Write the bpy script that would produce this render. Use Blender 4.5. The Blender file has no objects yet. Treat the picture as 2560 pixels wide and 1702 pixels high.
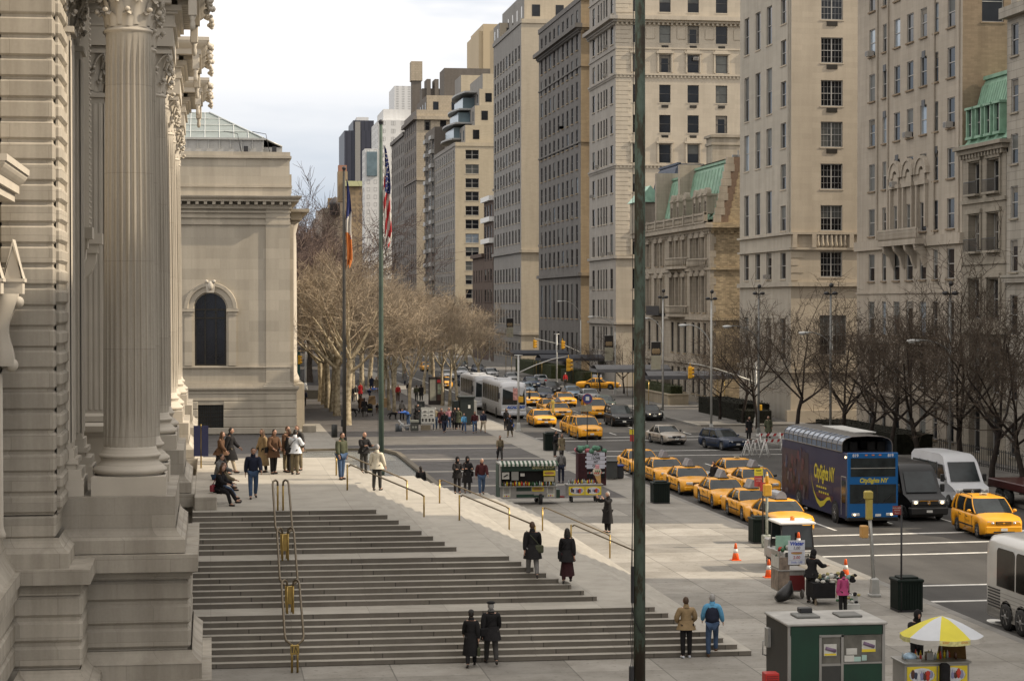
import bpy, math, random
from mathutils import Vector, Matrix
R=math.radians; PI=math.pi
random.seed(7)
sc=bpy.context.scene; COL=sc.collection
# ---------- camera model: where a spot seen in the photograph stands on the ground or on a wall ----------
F=5200.0; CX=1280.0; CY=851.0; YAW=R(8.26); PIT=R(1.0); HC=10.6; DS=2560/2358.0
def ray(x,y):
    a=(x-CX)/F; b=-(y-CY)/F
    fy=math.cos(PIT)+b*math.sin(PIT); fz=-math.sin(PIT)+b*math.cos(PIT)
    return (a*math.cos(YAW)+fy*math.sin(YAW), -a*math.sin(YAW)+fy*math.cos(YAW), fz)
def G(x,y,z=0.0):
    r=ray(x,y); t=(z-HC)/r[2]; return Vector((r[0]*t,r[1]*t,z))
def Gd(x,y,z=0.0): return G(x*DS,y*DS,z)
def atX(x,y,X):
    r=ray(x,y); t=X/r[0]; return Vector((X,r[1]*t,HC+r[2]*t))
def atY(x,y,Y):
    r=ray(x,y); t=Y/r[1]; return Vector((r[0]*t,Y,HC+r[2]*t))
# ---------- materials ----------
MATS={}
def _nt(name):
    m=bpy.data.materials.new(name); m.use_nodes=True
    nt=m.node_tree; b=nt.nodes['Principled BSDF']; return m,nt,b
def ramp(nt,fac,stops):
    r=nt.nodes.new('ShaderNodeValToRGB'); e=r.color_ramp.elements
    e[0].position=stops[0][0]; e[0].color=(*stops[0][1],1); e[1].position=stops[-1][0]; e[1].color=(*stops[-1][1],1)
    for p,c in stops[1:-1]:
        k=e.new(p); k.color=(*c,1)
    nt.links.new(fac,r.inputs[0]); return r.outputs[0]
def sh(c,k): return tuple(min(1,max(0,v*k)) for v in c[:3])
def noise(nt,scale,detail=3,vec=None,rough=.55):
    n=nt.nodes.new('ShaderNodeTexNoise'); n.inputs['Scale'].default_value=scale; n.inputs['Detail'].default_value=detail
    n.inputs['Roughness'].default_value=rough
    if vec is not None: nt.links.new(vec,n.inputs['Vector'])
    return n.outputs['Fac']
def mul(nt,a,b,fac=1.0):
    m=nt.nodes.new('ShaderNodeMix'); m.data_type='RGBA'; m.blend_type='MULTIPLY'; m.inputs[0].default_value=fac
    nt.links.new(a,m.inputs[6]); nt.links.new(b,m.inputs[7]); return m.outputs[2]
def objco(nt): return nt.nodes.new('ShaderNodeTexCoord').outputs['Object']
def mat(name,col,rough=.6,metal=0,var=.12,scale=3,spec=.5,bump=0,rnd=0,coat=0):
    if name in MATS: return MATS[name]
    m,nt,b=_nt(name)
    f=noise(nt,scale,4,objco(nt))
    c=ramp(nt,f,[(.3,sh(col,1-var)),(.7,sh(col,1+var))])
    if rnd:
        oi=nt.nodes.new('ShaderNodeObjectInfo'); c=mul(nt,c,ramp(nt,oi.outputs['Random'],[(0,(1-rnd,)*3),(1,(1,)*3)]))
    nt.links.new(c,b.inputs['Base Color'])
    b.inputs['Roughness'].default_value=rough; b.inputs['Metallic'].default_value=metal
    b.inputs['Specular IOR Level'].default_value=spec; b.inputs['Coat Weight'].default_value=coat; b.inputs['Coat Roughness'].default_value=.06
    if bump:
        bp=nt.nodes.new('ShaderNodeBump'); bp.inputs['Strength'].default_value=bump; bp.inputs['Distance'].default_value=.02
        nt.links.new(noise(nt,scale*6,4,objco(nt)),bp.inputs['Height']); nt.links.new(bp.outputs[0],b.inputs['Normal'])
    MATS[name]=m; return m
def stone(name,col,bw=1.2,bh=.45,joint=.75,var=.1,stain=.25,mortar=.012,off=.5,rough=.85,flat=False,bvar=.5):
    """masonry: block joints, block-to-block tone, weather streaks"""
    if name in MATS: return MATS[name]
    m,nt,b=_nt(name)
    co=objco(nt); sx=nt.nodes.new('ShaderNodeSeparateXYZ'); nt.links.new(co,sx.inputs[0])
    if flat: vec=co
    else:
        ad=nt.nodes.new('ShaderNodeMath'); ad.operation='ADD'; nt.links.new(sx.outputs[0],ad.inputs[0]); nt.links.new(sx.outputs[1],ad.inputs[1])
        cb=nt.nodes.new('ShaderNodeCombineXYZ'); nt.links.new(ad.outputs[0],cb.inputs[0]); nt.links.new(sx.outputs[2],cb.inputs[1]); vec=cb.outputs[0]
    br=nt.nodes.new('ShaderNodeTexBrick'); nt.links.new(vec,br.inputs['Vector'])
    br.offset=off; br.inputs['Scale'].default_value=1; br.inputs['Brick Width'].default_value=bw; br.inputs['Row Height'].default_value=bh
    br.inputs['Mortar Size'].default_value=mortar; br.inputs['Mortar Smooth'].default_value=.2; br.inputs['Bias'].default_value=0
    br.inputs['Color1'].default_value=(*sh(col,1-var),1); br.inputs['Color2'].default_value=(*sh(col,1+var*bvar),1); br.inputs['Mortar'].default_value=(*sh(col,joint),1)
    c=br.outputs['Color']
    # broad weathering and vertical streaks
    mp=nt.nodes.new('ShaderNodeMapping'); mp.inputs['Scale'].default_value=(1,1,1) if flat else (1.3,1.3,.12); nt.links.new(co,mp.inputs[0])
    c=mul(nt,c,ramp(nt,noise(nt,.9,5,mp.outputs[0],.65),[(.32,(1-stain,1-stain*1.03,1-stain*1.08)),(.62,(1,1,1))]))
    c=mul(nt,c,ramp(nt,noise(nt,.13,3,co),[(.35,(1-stain*.6,)*3),(.65,(1,1,1))]))
    c=mul(nt,c,ramp(nt,noise(nt,14,3,co),[(.3,(.93,.93,.93)),(.7,(1.0,1.0,1.0))]))
    nt.links.new(c,b.inputs['Base Color']); b.inputs['Roughness'].default_value=rough; b.inputs['Specular IOR Level'].default_value=.25
    bp=nt.nodes.new('ShaderNodeBump'); bp.inputs['Strength'].default_value=.35; bp.inputs['Distance'].default_value=.02; bp.invert=True
    nt.links.new(br.outputs['Fac'],bp.inputs['Height']); nt.links.new(bp.outputs[0],b.inputs['Normal'])
    MATS[name]=m; return m
# ---------- mesh builder ----------
TS=bpy.data.scenes.new('scratch')
def evaluated_mesh(ob):
    TS.collection.objects.link(ob)
    with bpy.context.temp_override(scene=TS,view_layer=TS.view_layers[0]): dg=bpy.context.evaluated_depsgraph_get()
    me=bpy.data.meshes.new_from_object(ob.evaluated_get(dg)); bpy.data.objects.remove(ob); return me
class MB:
    def __init__(s): s.v=[]; s.f=[]; s.m=[]; s.s=[]; s.X=None
    def add(s,vs,fs,m=0,sm=False):
        o=len(s.v)
        if s.X is not None: vs=[s.X@Vector(p) for p in vs]
        s.v+= [tuple(p) for p in vs]
        for f in fs: s.f.append(tuple(i+o for i in f)); s.m.append(m); s.s.append(sm)
        return s
    def box(s,x0,x1,y0,y1,z0,z1,m=0):
        return s.add([(x0,y0,z0),(x1,y0,z0),(x1,y1,z0),(x0,y1,z0),(x0,y0,z1),(x1,y0,z1),(x1,y1,z1),(x0,y1,z1)],
          [(3,2,1,0),(4,5,6,7),(0,1,5,4),(1,2,6,5),(2,3,7,6),(3,0,4,7)],m)
    def cbox(s,x0,x1,y0,y1,z0,z1,c=.03,m=0):
        """box with chamfered edges"""
        P=[];fs=[]
        xs=(x0,x0+c,x1-c,x1);ys=(y0,y0+c,y1-c,y1)
        ring=[(1,0),(2,0),(3,1),(3,2),(2,3),(1,3),(0,2),(0,1)]
        lv=[(z0,1),(z0+c,0),(z1-c,0),(z1,1)]
        for z,ins in lv:
            for i,j in ring:
                x=xs[i];y=ys[j]
                if ins: x=min(max(x,x0+c),x1-c); y=min(max(y,y0+c),y1-c)
                P.append((x,y,z))
        for k in range(3):
            for i in range(8): fs.append((k*8+i,k*8+(i+1)%8,k*8+8+(i+1)%8,k*8+8+i))
        fs.append(tuple(range(7,-1,-1))); fs.append(tuple(range(24,32)))
        return s.add(P,fs,m)
    def quad(s,a,b,c,d,m=0): return s.add([a,b,c,d],[(0,1,2,3)],m)
    def face(s,pts,m=0): return s.add(pts,[tuple(range(len(pts)))],m)
    def prism(s,pts,vec,m=0,sm=False):
        """extrude a closed polygon (3d points) along vec"""
        n=len(pts); vec=Vector(vec); P=[Vector(p) for p in pts]+[Vector(p)+vec for p in pts]
        fs=[tuple(range(n-1,-1,-1)),tuple(range(n,2*n))]
        s.add(P,fs,m); o=len(s.v)-2*n
        for i in range(n): s.f.append((o+i,o+(i+1)%n,o+n+(i+1)%n,o+n+i)); s.m.append(m); s.s.append(sm)
        return s
    def tube(s,pts,r,n=8,m=0,caps=True,sm=True):
        pts=[Vector(p) for p in pts]; k=len(pts)
        rr=r if isinstance(r,(list,tuple)) else [r]*k
        vs=[];fs=[]
        pu=None
        for i,p in enumerate(pts):
            if i==0: d=pts[1]-p
            elif i==k-1: d=p-pts[i-1]
            else: d=(pts[i+1]-pts[i]).normalized()+(p-pts[i-1]).normalized()
            if d.length<1e-9: d=Vector((0,0,1))
            d.normalize()
            if pu is None:
                u=Vector((0,0,1)) if abs(d.z)<.9 else Vector((1,0,0)); u=(u-d*u.dot(d)).normalized()
            else:
                u=pu-d*pu.dot(d); u=u.normalized() if u.length>1e-6 else pu
            w=d.cross(u); pu=u
            for j in range(n):
                a=2*PI*j/n; vs.append(p+(u*math.cos(a)+w*math.sin(a))*rr[i])
        for i in range(k-1):
            for j in range(n): fs.append((i*n+j,i*n+(j+1)%n,(i+1)*n+(j+1)%n,(i+1)*n+j))
        s.add(vs,fs,m,sm)
        if caps:
            o=len(s.v)-k*n
            s.f.append(tuple(o+j for j in range(n-1,-1,-1))); s.m.append(m); s.s.append(False)
            s.f.append(tuple(o+(k-1)*n+j for j in range(n))); s.m.append(m); s.s.append(False)
        return s
    def lathe(s,prof,c=(0,0,0),n=16,m=0,sm=True,axis='z',sq=False):
        vs=[];fs=[];k=len(prof)
        for r,z in prof:
            for j in range(n):
                a=2*PI*(j+.5)/n; q=r/math.cos(PI/n) if sq else r
                x,y=q*math.cos(a),q*math.sin(a)
                p=(x,y,z) if axis=='z' else ((z,x,y) if axis=='x' else (x,z,y))
                vs.append((p[0]+c[0],p[1]+c[1],p[2]+c[2]))
        for i in range(k-1):
            for j in range(n): fs.append((i*n+j,i*n+(j+1)%n,(i+1)*n+(j+1)%n,(i+1)*n+j))
        s.add(vs,fs,m,sm); o=len(s.v)-k*n
        s.f.append(tuple(o+j for j in range(n-1,-1,-1))); s.m.append(m); s.s.append(False)
        s.f.append(tuple(o+(k-1)*n+j for j in range(n))); s.m.append(m); s.s.append(False)
        return s
    def ball(s,c,r,m=0,n=10,k=6):
        rx,ry,rz=r if isinstance(r,(tuple,list)) else (r,r,r)
        vs=[];fs=[]
        for i in range(k+1):
            t=PI*i/k
            for j in range(n):
                a=2*PI*j/n; vs.append((c[0]+rx*math.sin(t)*math.cos(a),c[1]+ry*math.sin(t)*math.sin(a),c[2]+rz*math.cos(t)))
        for i in range(k):
            for j in range(n): fs.append(((i+1)*n+j,(i+1)*n+(j+1)%n,i*n+(j+1)%n,i*n+j))
        return s.add(vs,fs,m,True)
    def grid(s,P,m=0,sm=True,wrap=False):
        """P[i][j] -> surface"""
        a=len(P);b=len(P[0]);vs=[p for row in P for p in row];fs=[]
        for i in range(a-1):
            for j in range(b if wrap else b-1):
                j2=(j+1)%b; fs.append((i*b+j,i*b+j2,(i+1)*b+j2,(i+1)*b+j))
        return s.add(vs,fs,m,sm)
    def text(s,t,size,M,m=0,align='CENTER',ext=0,bold=0,sx=1.0,shear=0):
        """lettering laid out in the local XY plane of M"""
        cu=bpy.data.curves.new('t','FONT'); cu.body=t; cu.size=size; cu.align_x=align; cu.align_y='CENTER'; cu.offset=bold; cu.shear=shear; cu.resolution_u=3; cu.extrude=ext
        ob=bpy.data.objects.new('t',cu); me=evaluated_mesh(ob)
        S=Matrix.Diagonal((sx,1,1,1))
        s.add([M@S@v.co for v in me.vertices],[tuple(p.vertices) for p in me.polygons],m)
        bpy.data.curves.remove(cu); bpy.data.meshes.remove(me); return s
    def mesh(s,name,mats):
        me=bpy.data.meshes.new(name); me.from_pydata(s.v,[],s.f)
        for mm in mats: me.materials.append(mm)
        me.polygons.foreach_set('material_index',s.m); me.polygons.foreach_set('use_smooth',s.s); me.update(); return me
    def cut(s):
        s.cuts=getattr(s,'cuts',[])+[(len(s.v),len(s.f))]; return s
    def build_each(s,name,mats,parent=None):
        """one object for every stretch between cut() marks"""
        s.cut(); v0=f0=0
        for v1,f1 in s.cuts:
            if f1>f0:
                b=MB(); b.v=s.v[v0:v1]; b.f=[tuple(i-v0 for i in f) for f in s.f[f0:f1]]; b.m=s.m[f0:f1]; b.s=s.s[f0:f1]; b.build(name,mats,parent)
            v0,f0=v1,f1
    def build(s,name,mats,parent=None,loc=None,rot=None):
        if not isinstance(mats,(list,tuple)): mats=[mats]
        return link(name,s.mesh(name,mats),parent,loc,rot)
def link(name,data,parent=None,loc=None,rot=None):
    o=bpy.data.objects.new(name,data); COL.objects.link(o)
    if parent is not None: o.parent=parent
    if loc is not None: o.location=loc
    if rot is not None: o.rotation_euler=(0,0,rot) if isinstance(rot,(int,float)) else rot
    return o
def tag(o,label=None,cat=None,group=None,kind=None):
    if label: o['label']=label
    if cat: o['category']=cat
    if group: o['group']=group
    if kind: o['kind']=kind
    return o
def thing(name,label,cat,loc=(0,0,0),rot=0,group=None):
    o=link(name,None,None,loc,rot); o.empty_display_size=.3; return tag(o,label,cat,group)
KIDS={}
def copy_tree(o,parent=None):
    c=o.copy(); COL.objects.link(c)
    if parent is not None: c.parent=parent
    for ch in [x for x in COL.objects if x.parent==o]: copy_tree(ch,c)
    return c
def dup(o,loc,rot,label=None,group=None):
    c=copy_tree(o); c.location=loc; c.rotation_euler=(0,0,rot)
    if label: c['label']=label
    if group: c['group']=group
    return c
def frame(o,x,y,n):
    """matrix with origin o, local x,y axes, normal n"""
    x=Vector(x).normalized(); y=Vector(y).normalized(); n=Vector(n).normalized(); M=Matrix.Identity(4)
    for i in range(3): M[i][0]=x[i]; M[i][1]=y[i]; M[i][2]=n[i]; M[i][3]=o[i]
    return M
# ---------- camera, sky, sun ----------
cam=bpy.data.cameras.new('camera'); co=bpy.data.objects.new('camera',cam); COL.objects.link(co)
co.location=(0,0,HC); co.rotation_euler=(R(90)-PIT,0,-YAW); cam.sensor_width=36; cam.lens=F/2560*36; cam.clip_end=6000; cam.clip_start=.5
sc.camera=co
sc.cycles.max_bounces=4; sc.cycles.diffuse_bounces=2; sc.cycles.glossy_bounces=2; sc.cycles.transmission_bounces=1; sc.cycles.caustics_reflective=False; sc.cycles.caustics_refractive=False
sc.view_settings.view_transform='Standard'; sc.view_settings.look='None'; sc.view_settings.exposure=0; sc.view_settings.gamma=1
SUN_EL=35.0; SUN_S=11.0   # elevation, and degrees south of due east (avenue runs along +Y)
w=bpy.data.worlds.new('World'); sc.world=w; w.use_nodes=True; nt=w.node_tree; bg=nt.nodes['Background']
sky=nt.nodes.new('ShaderNodeTexSky'); sky.sky_type='NISHITA'; sky.sun_disc=False
sky.sun_elevation=R(SUN_EL); sky.sun_rotation=R(90+SUN_S); sky.dust_density=2.0; sky.air_density=1.0
tc=nt.nodes.new('ShaderNodeTexCoord'); mp=nt.nodes.new('ShaderNodeMapping'); mp.inputs['Scale'].default_value=(3.0,3.0,14); mp.inputs['Location'].default_value=(.35,1.2,.55)
nt.links.new(tc.outputs['Generated'],mp.inputs[0])
n1=noise(nt,1.1,5,mp.outputs[0],.55)
cr=ramp(nt,n1,[(.38,(0.0,)*3),(.62,(1,1,1))])
mx=nt.nodes.new('ShaderNodeMix'); mx.data_type='RGBA'; mx.inputs[7].default_value=(12.0,11.4,10.8,1)
sz=nt.nodes.new('ShaderNodeSeparateXYZ'); nt.links.new(tc.outputs['Generated'],sz.inputs[0])
zr=ramp(nt,sz.outputs[2],[(.02,(.10,)*3),(.095,(.42,)*3),(.14,(1,)*3)])
mm_=nt.nodes.new('ShaderNodeMath'); mm_.operation='MULTIPLY'; nt.links.new(cr,mm_.inputs[0]); nt.links.new(zr,mm_.inputs[1])
zt_=nt.nodes.new('ShaderNodeMath'); zt_.operation='MAXIMUM'; nt.links.new(mm_.outputs[0],zt_.inputs[0]); zz_=ramp(nt,sz.outputs[2],[(.125,(0,)*3),(.19,(.93,)*3)]); nt.links.new(zz_,zt_.inputs[1])
m0=nt.nodes.new('ShaderNodeMix'); m0.data_type='RGBA'; m0.inputs[0].default_value=.8; m0.inputs[7].default_value=(5.3,6.0,7.1,1); nt.links.new(sky.outputs[0],m0.inputs[6])
nt.links.new(zt_.outputs[0],mx.inputs[0]); nt.links.new(m0.outputs[2],mx.inputs[6]); nt.links.new(mx.outputs[2],bg.inputs[0]); bg.inputs[1].default_value=.118
sl=bpy.data.lights.new('sun','SUN'); sl.energy=5.0; sl.angle=R(.5); sl.color=(1,.86,.67)
so=bpy.data.objects.new('sun',sl); COL.objects.link(so)
d=Vector((math.cos(R(SUN_EL))*math.cos(R(SUN_S)),-math.cos(R(SUN_EL))*math.sin(R(SUN_S)),math.sin(R(SUN_EL))))
so.rotation_euler=d.to_track_quat('Z','Y').to_euler(); so.location=(60,-20,80)
# ---------- common materials ----------
ASPH=None
def road_mat():
    m,nt,b=_nt('asphalt'); c=objco(nt)
    mp=nt.nodes.new('ShaderNodeMapping'); mp.inputs['Scale'].default_value=(1,.12,1); nt.links.new(c,mp.inputs[0])
    a=ramp(nt,noise(nt,.5,4,mp.outputs[0]),[(.3,(.058,.055,.052)),(.7,(.098,.093,.086))])
    a=mul(nt,a,ramp(nt,noise(nt,.22,4,c),[(.35,(.74,.74,.74)),(.6,(1,1,1))]))
    vo=nt.nodes.new('ShaderNodeTexNoise'); vo.inputs['Scale'].default_value=30; nt.links.new(c,vo.inputs['Vector'])
    a=mul(nt,a,ramp(nt,vo.outputs['Fac'],[(.35,(.8,.8,.8)),(.65,(1,1,1))]))
    nt.links.new(a,b.inputs['Base Color']); b.inputs['Roughness'].default_value=.82; b.inputs['Specular IOR Level'].default_value=.3; MATS['asphalt']=m; return m
ASPH=road_mat()
PAINT=mat('road_paint',(.62,.61,.57),.7,var=.22,scale=2.5)
PAVE=stone('plaza_slabs',(.345,.325,.29),2.6,3.1,.6,.17,.16,.022,0,flat=True,bvar=.9)
PAVE2=stone('dark_pavers',(.125,.118,.115),.9,.9,.8,.12,.2,.01,.5,flat=True)
BAND=stone('light_band',(.33,.31,.275),1.5,1.5,.75,.08,.15,.01,0,flat=True)
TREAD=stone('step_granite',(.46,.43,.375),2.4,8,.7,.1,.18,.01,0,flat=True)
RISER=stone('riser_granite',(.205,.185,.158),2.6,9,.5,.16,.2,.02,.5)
CURB=stone('curb_granite',(.28,.27,.25),2.0,1,.6,.1,.2,.012,.5,flat=True)
GREENPATCH=None
STEEL=mat('brushed_steel',(.62,.60,.56),.28,1,.06)
BRASS=mat('brass',(.44,.31,.11),.35,1,.15,6)
GALV=mat('galvanised_pole',(.42,.42,.40),.5,.5,.12,5)
DKMETAL=mat('dark_metal',(.03,.03,.032),.45,.3,.15)
WHITE=mat('white_paint',(.75,.74,.71),.45,0,.05)
BLACK=mat('black_rubber',(.018,.018,.018),.7,0,.1)
# ---------- ground ----------
def sheet(name,x0,x1,y0,y1,z,m,th=0,kind='structure'):
    b=MB()
    if th: b.box(x0,x1,y0,y1,z-th,z)
    else: b.quad((x0,y0,z),(x1,y0,z),(x1,y1,z),(x0,y1,z))
    return tag(b.build(name,m),kind=kind)
sheet('ground',-600,800,-200,3000,-.22,mat('bare_ground',(.10,.09,.075),.95,0,.2,.2))
sheet('road',25.45,42.4,-60,1500,-.15,ASPH)
def side_road(name,y0,y1): sheet(name,42.4,300,y0,y1,-.15,ASPH)
side_road('side_street',79,91.5)
side_road('side_street_north',167,178.5)
side_road('side_street_far',254,262.5)
sheet('side_street_far_north',42.4,300,427,440,-.15,ASPH)
def worn(m):
    nt=m.node_tree; b=nt.nodes['Principled BSDF']; src=b.inputs['Base Color'].links[0].from_socket; co=objco(nt)
    c=mul(nt,src,ramp(nt,noise(nt,5.5,2,co,.4),[(.30,(.74,.73,.72)),(.36,(1,1,1))])); c=mul(nt,c,ramp(nt,noise(nt,.55,6,co,.7),[(.36,(.80,.79,.77)),(.56,(1,1,1))]))
    nt.links.new(c,b.inputs['Base Color'])
worn(PAVE); worn(PAVE2)
sheet('plaza',-40,25.1,-30,112,0,PAVE,.2)
sheet('sidewalk_west',-40,25.1,112,900,0,PAVE2,.2)
for i,(a,b) in enumerate([(-60,79),(91.5,167),(178.5,254),(262.5,427),(440,1200)]):
    sheet('sidewalk_east',42.7,52.6,a,b,0,stone('east_walk',(.20,.19,.175),1.5,1.5,.7,.15,.2,.012,0,flat=True),.2)
sheet('kerb_west',25.1,25.45,-60,900,.004,CURB,.3)
for a,b in [(-60,79),(91.5,167),(178.5,254),(262.5,427),(440,1200)]: sheet('kerb_east',42.4,42.7,a,b,.004,CURB,.3)
# light bands in the dark paving beyond the steps
for y in (120,130.5,141,151.5): sheet('paving_band',9.5,25.1,y,y+.9,.005,BAND)
sheet('paving_band',22.6,25.1,96,330,.009,BAND)
sheet('path',6.9,9.6,100,185,.009,BAND)
sheet('path',-30,40,166,169.5,.013,BAND) if False else None
sheet('pavement_north',5,25.1,156,166,.007,stone('mid_pavers',(.30,.27,.225),1.2,1.2,.8,.1,.2,.01,.5,flat=True))
# lane lines, stop lines, crosswalks
def marks():
    b=MB(); z=-.145
    def q(x0,x1,y0,y1): b.quad((x0,y0,z),(x1,y0,z),(x1,y1,z),(x0,y1,z))
    q(29.35,29.5,95.5,132); q(29.35,29.5,166,330); q(29.35,29.5,20,69)
    for x in (33.0,36.2,39.3):
        for y in list(range(98,140,9))+list(range(168,320,9))+list(range(15,66,9)): q(x,x+.12,y,y+3)
    def cross(xa,ya,xb,yb,w=.32):
        b.quad((xa,ya-w/2,z),(xb,yb-w/2,z),(xb,yb+w/2,z),(xa,ya+w/2,z))
    cross(25.5,93.2,42.3,94.4,.4); cross(25.6,89.4,42.3,90.6); cross(25.6,85.6,42.3,86.6)
    cross(25.6,76.2,42.3,76.4); cross(25.6,72.1,42.3,72.3)
    cross(25.6,164.6,42.3,165.2,.4); cross(25.6,160.9,42.3,161.6); cross(25.6,149.3,42.3,149.6); cross(25.6,144.4,42.3,144.7)
    return tag(b.build('road_marking',PAINT),kind='structure')
marks()
def roadtext(t,x,y,w,l,label):
    b=MB(); M=frame((x,y,-.144),(-1,0,0),(0,-1,0),(0,0,1))
    M=M@Matrix.Diagonal((w,l,1,1)); b.text(t,1,M,0,bold=.02)
    o=b.build('road_marking',PAINT); tag(o,kind='structure')
roadtext('BUS',31.5,122,1.9,5,''); roadtext('LANE',31.4,129,1.5,5,''); roadtext('ONLY',27.3,137,1.1,5,''); roadtext('LANE',27.3,131,1.1,4,''); roadtext('BUS',27.4,66.5,1.6,4,'')
# ---------- the great staircase ----------
def stairs():
    t=MB(); SX0=-.6; CYM=83.0
    z=0; ledges=[]
    # rings from the bottom: each step is a slab whose top is the tread; east and south (and north) sides step in
    rings=[]; ye=60.95; xe=16.15; yn=CYM*2-ye
    zz=0
    for fl in range(3):
        for k in range(8):
            zz+=.15; rings.append((xe,ye,yn,zz))
            if k<7: ye+=.325; xe-=.355; yn-=.325
            else: ye+=1.5; xe-=1.55; yn-=1.5
    n=0
    for i,(x,y,yn_,z) in enumerate(rings):
        # tread nosing proud of the riser by 2 cm
        x2,y2,yn2=(rings[i+1][0],rings[i+1][1],rings[i+1][2]) if i<23 else (SX0,None,None)
        e=.012
        if i<23:
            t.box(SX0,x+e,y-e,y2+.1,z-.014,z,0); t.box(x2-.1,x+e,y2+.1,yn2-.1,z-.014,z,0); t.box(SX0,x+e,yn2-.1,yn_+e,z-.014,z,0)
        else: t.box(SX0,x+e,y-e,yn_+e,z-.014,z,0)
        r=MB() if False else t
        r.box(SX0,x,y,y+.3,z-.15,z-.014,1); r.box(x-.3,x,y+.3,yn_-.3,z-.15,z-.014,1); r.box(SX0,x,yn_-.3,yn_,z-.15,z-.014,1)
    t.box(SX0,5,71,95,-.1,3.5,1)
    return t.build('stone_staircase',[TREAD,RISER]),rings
st,RINGS=stairs()
tag(st,'broad stepped granite staircase spreading from the museum door down to the plaza','staircase')

def stair_z(x,y):
    z=0
    for X,Y,YN,Z in RINGS:
        if x<=X and Y<=y<=YN: z=Z
    return z
def foot(x,y):
    """ground point seen at full-size pixel x,y, on whatever level is there"""
    z=0.0
    for zz in [3.6-.15*k for k in range(25)]:
        p=G(x,y,zz)
        q=stair_z(p.x,p.y)
        if q>=zz-.01: return Vector((p.x,p.y,q))
    return G(x,y,0)
def footd(x,y): return foot(x*DS,y*DS)
# ---------- the museum ----------
LIME=stone('limestone',(.52,.475,.405),1.9,.56,.8,.13,.3,.010,.5)
LIMEP=mat('limestone_plain',(.52,.475,.405),.8,0,.07,1.2,.25,.15)
WINGS=stone('wing_limestone',(.48,.43,.35),2.3,.84,.88,.13,.16,.012,.5)
DARKGL=mat('dark_glass',(.012,.013,.018),.12,0,.3,1.5,.45)
BRONZE=mat('bronze_frame',(.03,.026,.02),.5,.4,.2)
mus=thing('museum_building','pale limestone museum front with paired fluted columns on tall pedestals, far left','museum',(0,0,0))
def rust_stack(b,x0,x1,y0,y1,z0,z1,h,gap=.075,c=.05,m=0):
    """channelled masonry: chamfered courses over a recessed core"""
    b.box(x0+c*1.2,x1-c*1.2,y0+c*1.2,y1-c*1.2,z0,z1,m)
    z=z0
    while z<z1-.05:
        b.cbox(x0,x1,y0,y1,z+gap/2,min(z+h,z1)-gap/2,c,m); z+=h
def moulding(b,x0,x1,y0,y1,prof,m=0):
    """stacked courses whose faces step in/out by the profile [(z0,z1,proj)]"""
    for z0,z1,p in prof: b.box(x0-p,x1+p,y0-p,y1+p,z0,z1,m)
def flare(b,x0,x1,y0,y1,z0,z1,p0,p1,k=6,m=0,conv=False):
    """smooth curved moulding around a block from projection p0 (bottom) to p1 (top)"""
    P=[]
    for i in range(k+1):
        t=i/k; e=(1-math.cos(t*PI/2)) if conv else math.sin(t*PI/2); p=p0+(p1-p0)*e; z=z0+(z1-z0)*t
        P.append([(x0-p,y0-p,z),(x1+p,y0-p,z),(x1+p,y1+p,z),(x0-p,y1+p,z)])
    b.grid(P,m,False,True)
# walls
b=MB(); b.box(-30,-5.0,56.2,113,-.5,23.5); b.box(-30,-5.35,20,55.5,3.6,23.5)
b.build('wall',[LIME],mus)
b=MB(); rust_stack(b,-6.4,-5.2,28,53.35,5.2,22.5,.522,.07,.05)
b.build('rusticated_wall',[LIME],mus)
# low battered base of the near wall
b=MB(); b.box(-12,-4.68,20,53.38,3.62,3.95); flare(b,-12,-5.15,20,53.2,3.95,4.75,.35,0,5); b.box(-12,-5.15,20,53.3,4.7,5.22)
rust_stack(b,-12,-4.85,20,53.3,1.45,3.35,.62,.09,.06); b.box(-12,-4.75,20,53.34,3.3,3.63)
flare(b,-12,-4.75,20,53.3,.95,1.45,.35,0,5); b.box(-12,-4.4,20,53.6,-.1,.96)
b.build('wall_base',[LIME],mus)
# pier
b=MB(); rust_stack(b,-5.22,-3.86,53.4,56.5,5.3,23,.522,.07,.05); rust_stack(b,-3.95,-3.72,53.9,56.5,5.3,23,.522,.16,.07)
b.cbox(-5.22,-3.86,53.4,56.5,4.72,5.27,.05)
flare(b,-5.2,-3.8,53.45,56.5,4.35,4.72,.28,.02,5); b.box(-5.4,-3.52,53.15,56.5,3.98,4.35)
b.box(-5.4,-2.98,52.85,56.0,3.6,3.98); b.box(-5.4,-3.25,53.2,56,3.3,3.6)
rust_stack(b,-5.3,-3.2,53.2,56.4,1.42,3.32,.635,.10,.07); flare(b,-5.3,-3.25,53.2,56.4,.98,1.42,.4,0,5); b.box(-5.7,-2.82,52.75,56.2,-.1,.99)
b.build('pier',[LIME],mus)
# pedestal blocks under each pair of columns
def pedestal(y0,y1,first=False):
    b=MB()
    b.box(-5.0,-.92,y0+.05,y1-.05,4.69,5.52)                       # die
    flare(b,-5.0,-.92,y0+.05,y1-.05,4.4,4.69,.25,.02,4); b.box(-5.0,-.66,y0-.2,y1+.2,4.05,4.4)
    b.box(-5.05,-.33,y0-.45,y1+.45,3.58,4.03)                      # belt
    moulding(b,-5,-.55,y0-.02,y1+.02,[(3.34,3.43,.02),(3.43,3.51,.07),(3.51,3.58,.13)])
    rust_stack(b,-5,-.53,y0,y1,1.45,3.34,.63,.10,.07)
    flare(b,-5,-.5,y0,y1,1.12,1.45,.27,0,5); b.box(-5,-.24,y0-.25,y1+.25,.72,1.12)
    b.box(-5,.02,y0-.5,y1+.5,-.1,.72)
    return b.build('pedestal',[LIME],mus)
PAIRS=[(57.0,61.3),(74.6,78.9),(91.2,95.5),(107.2,111.5)]
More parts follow.
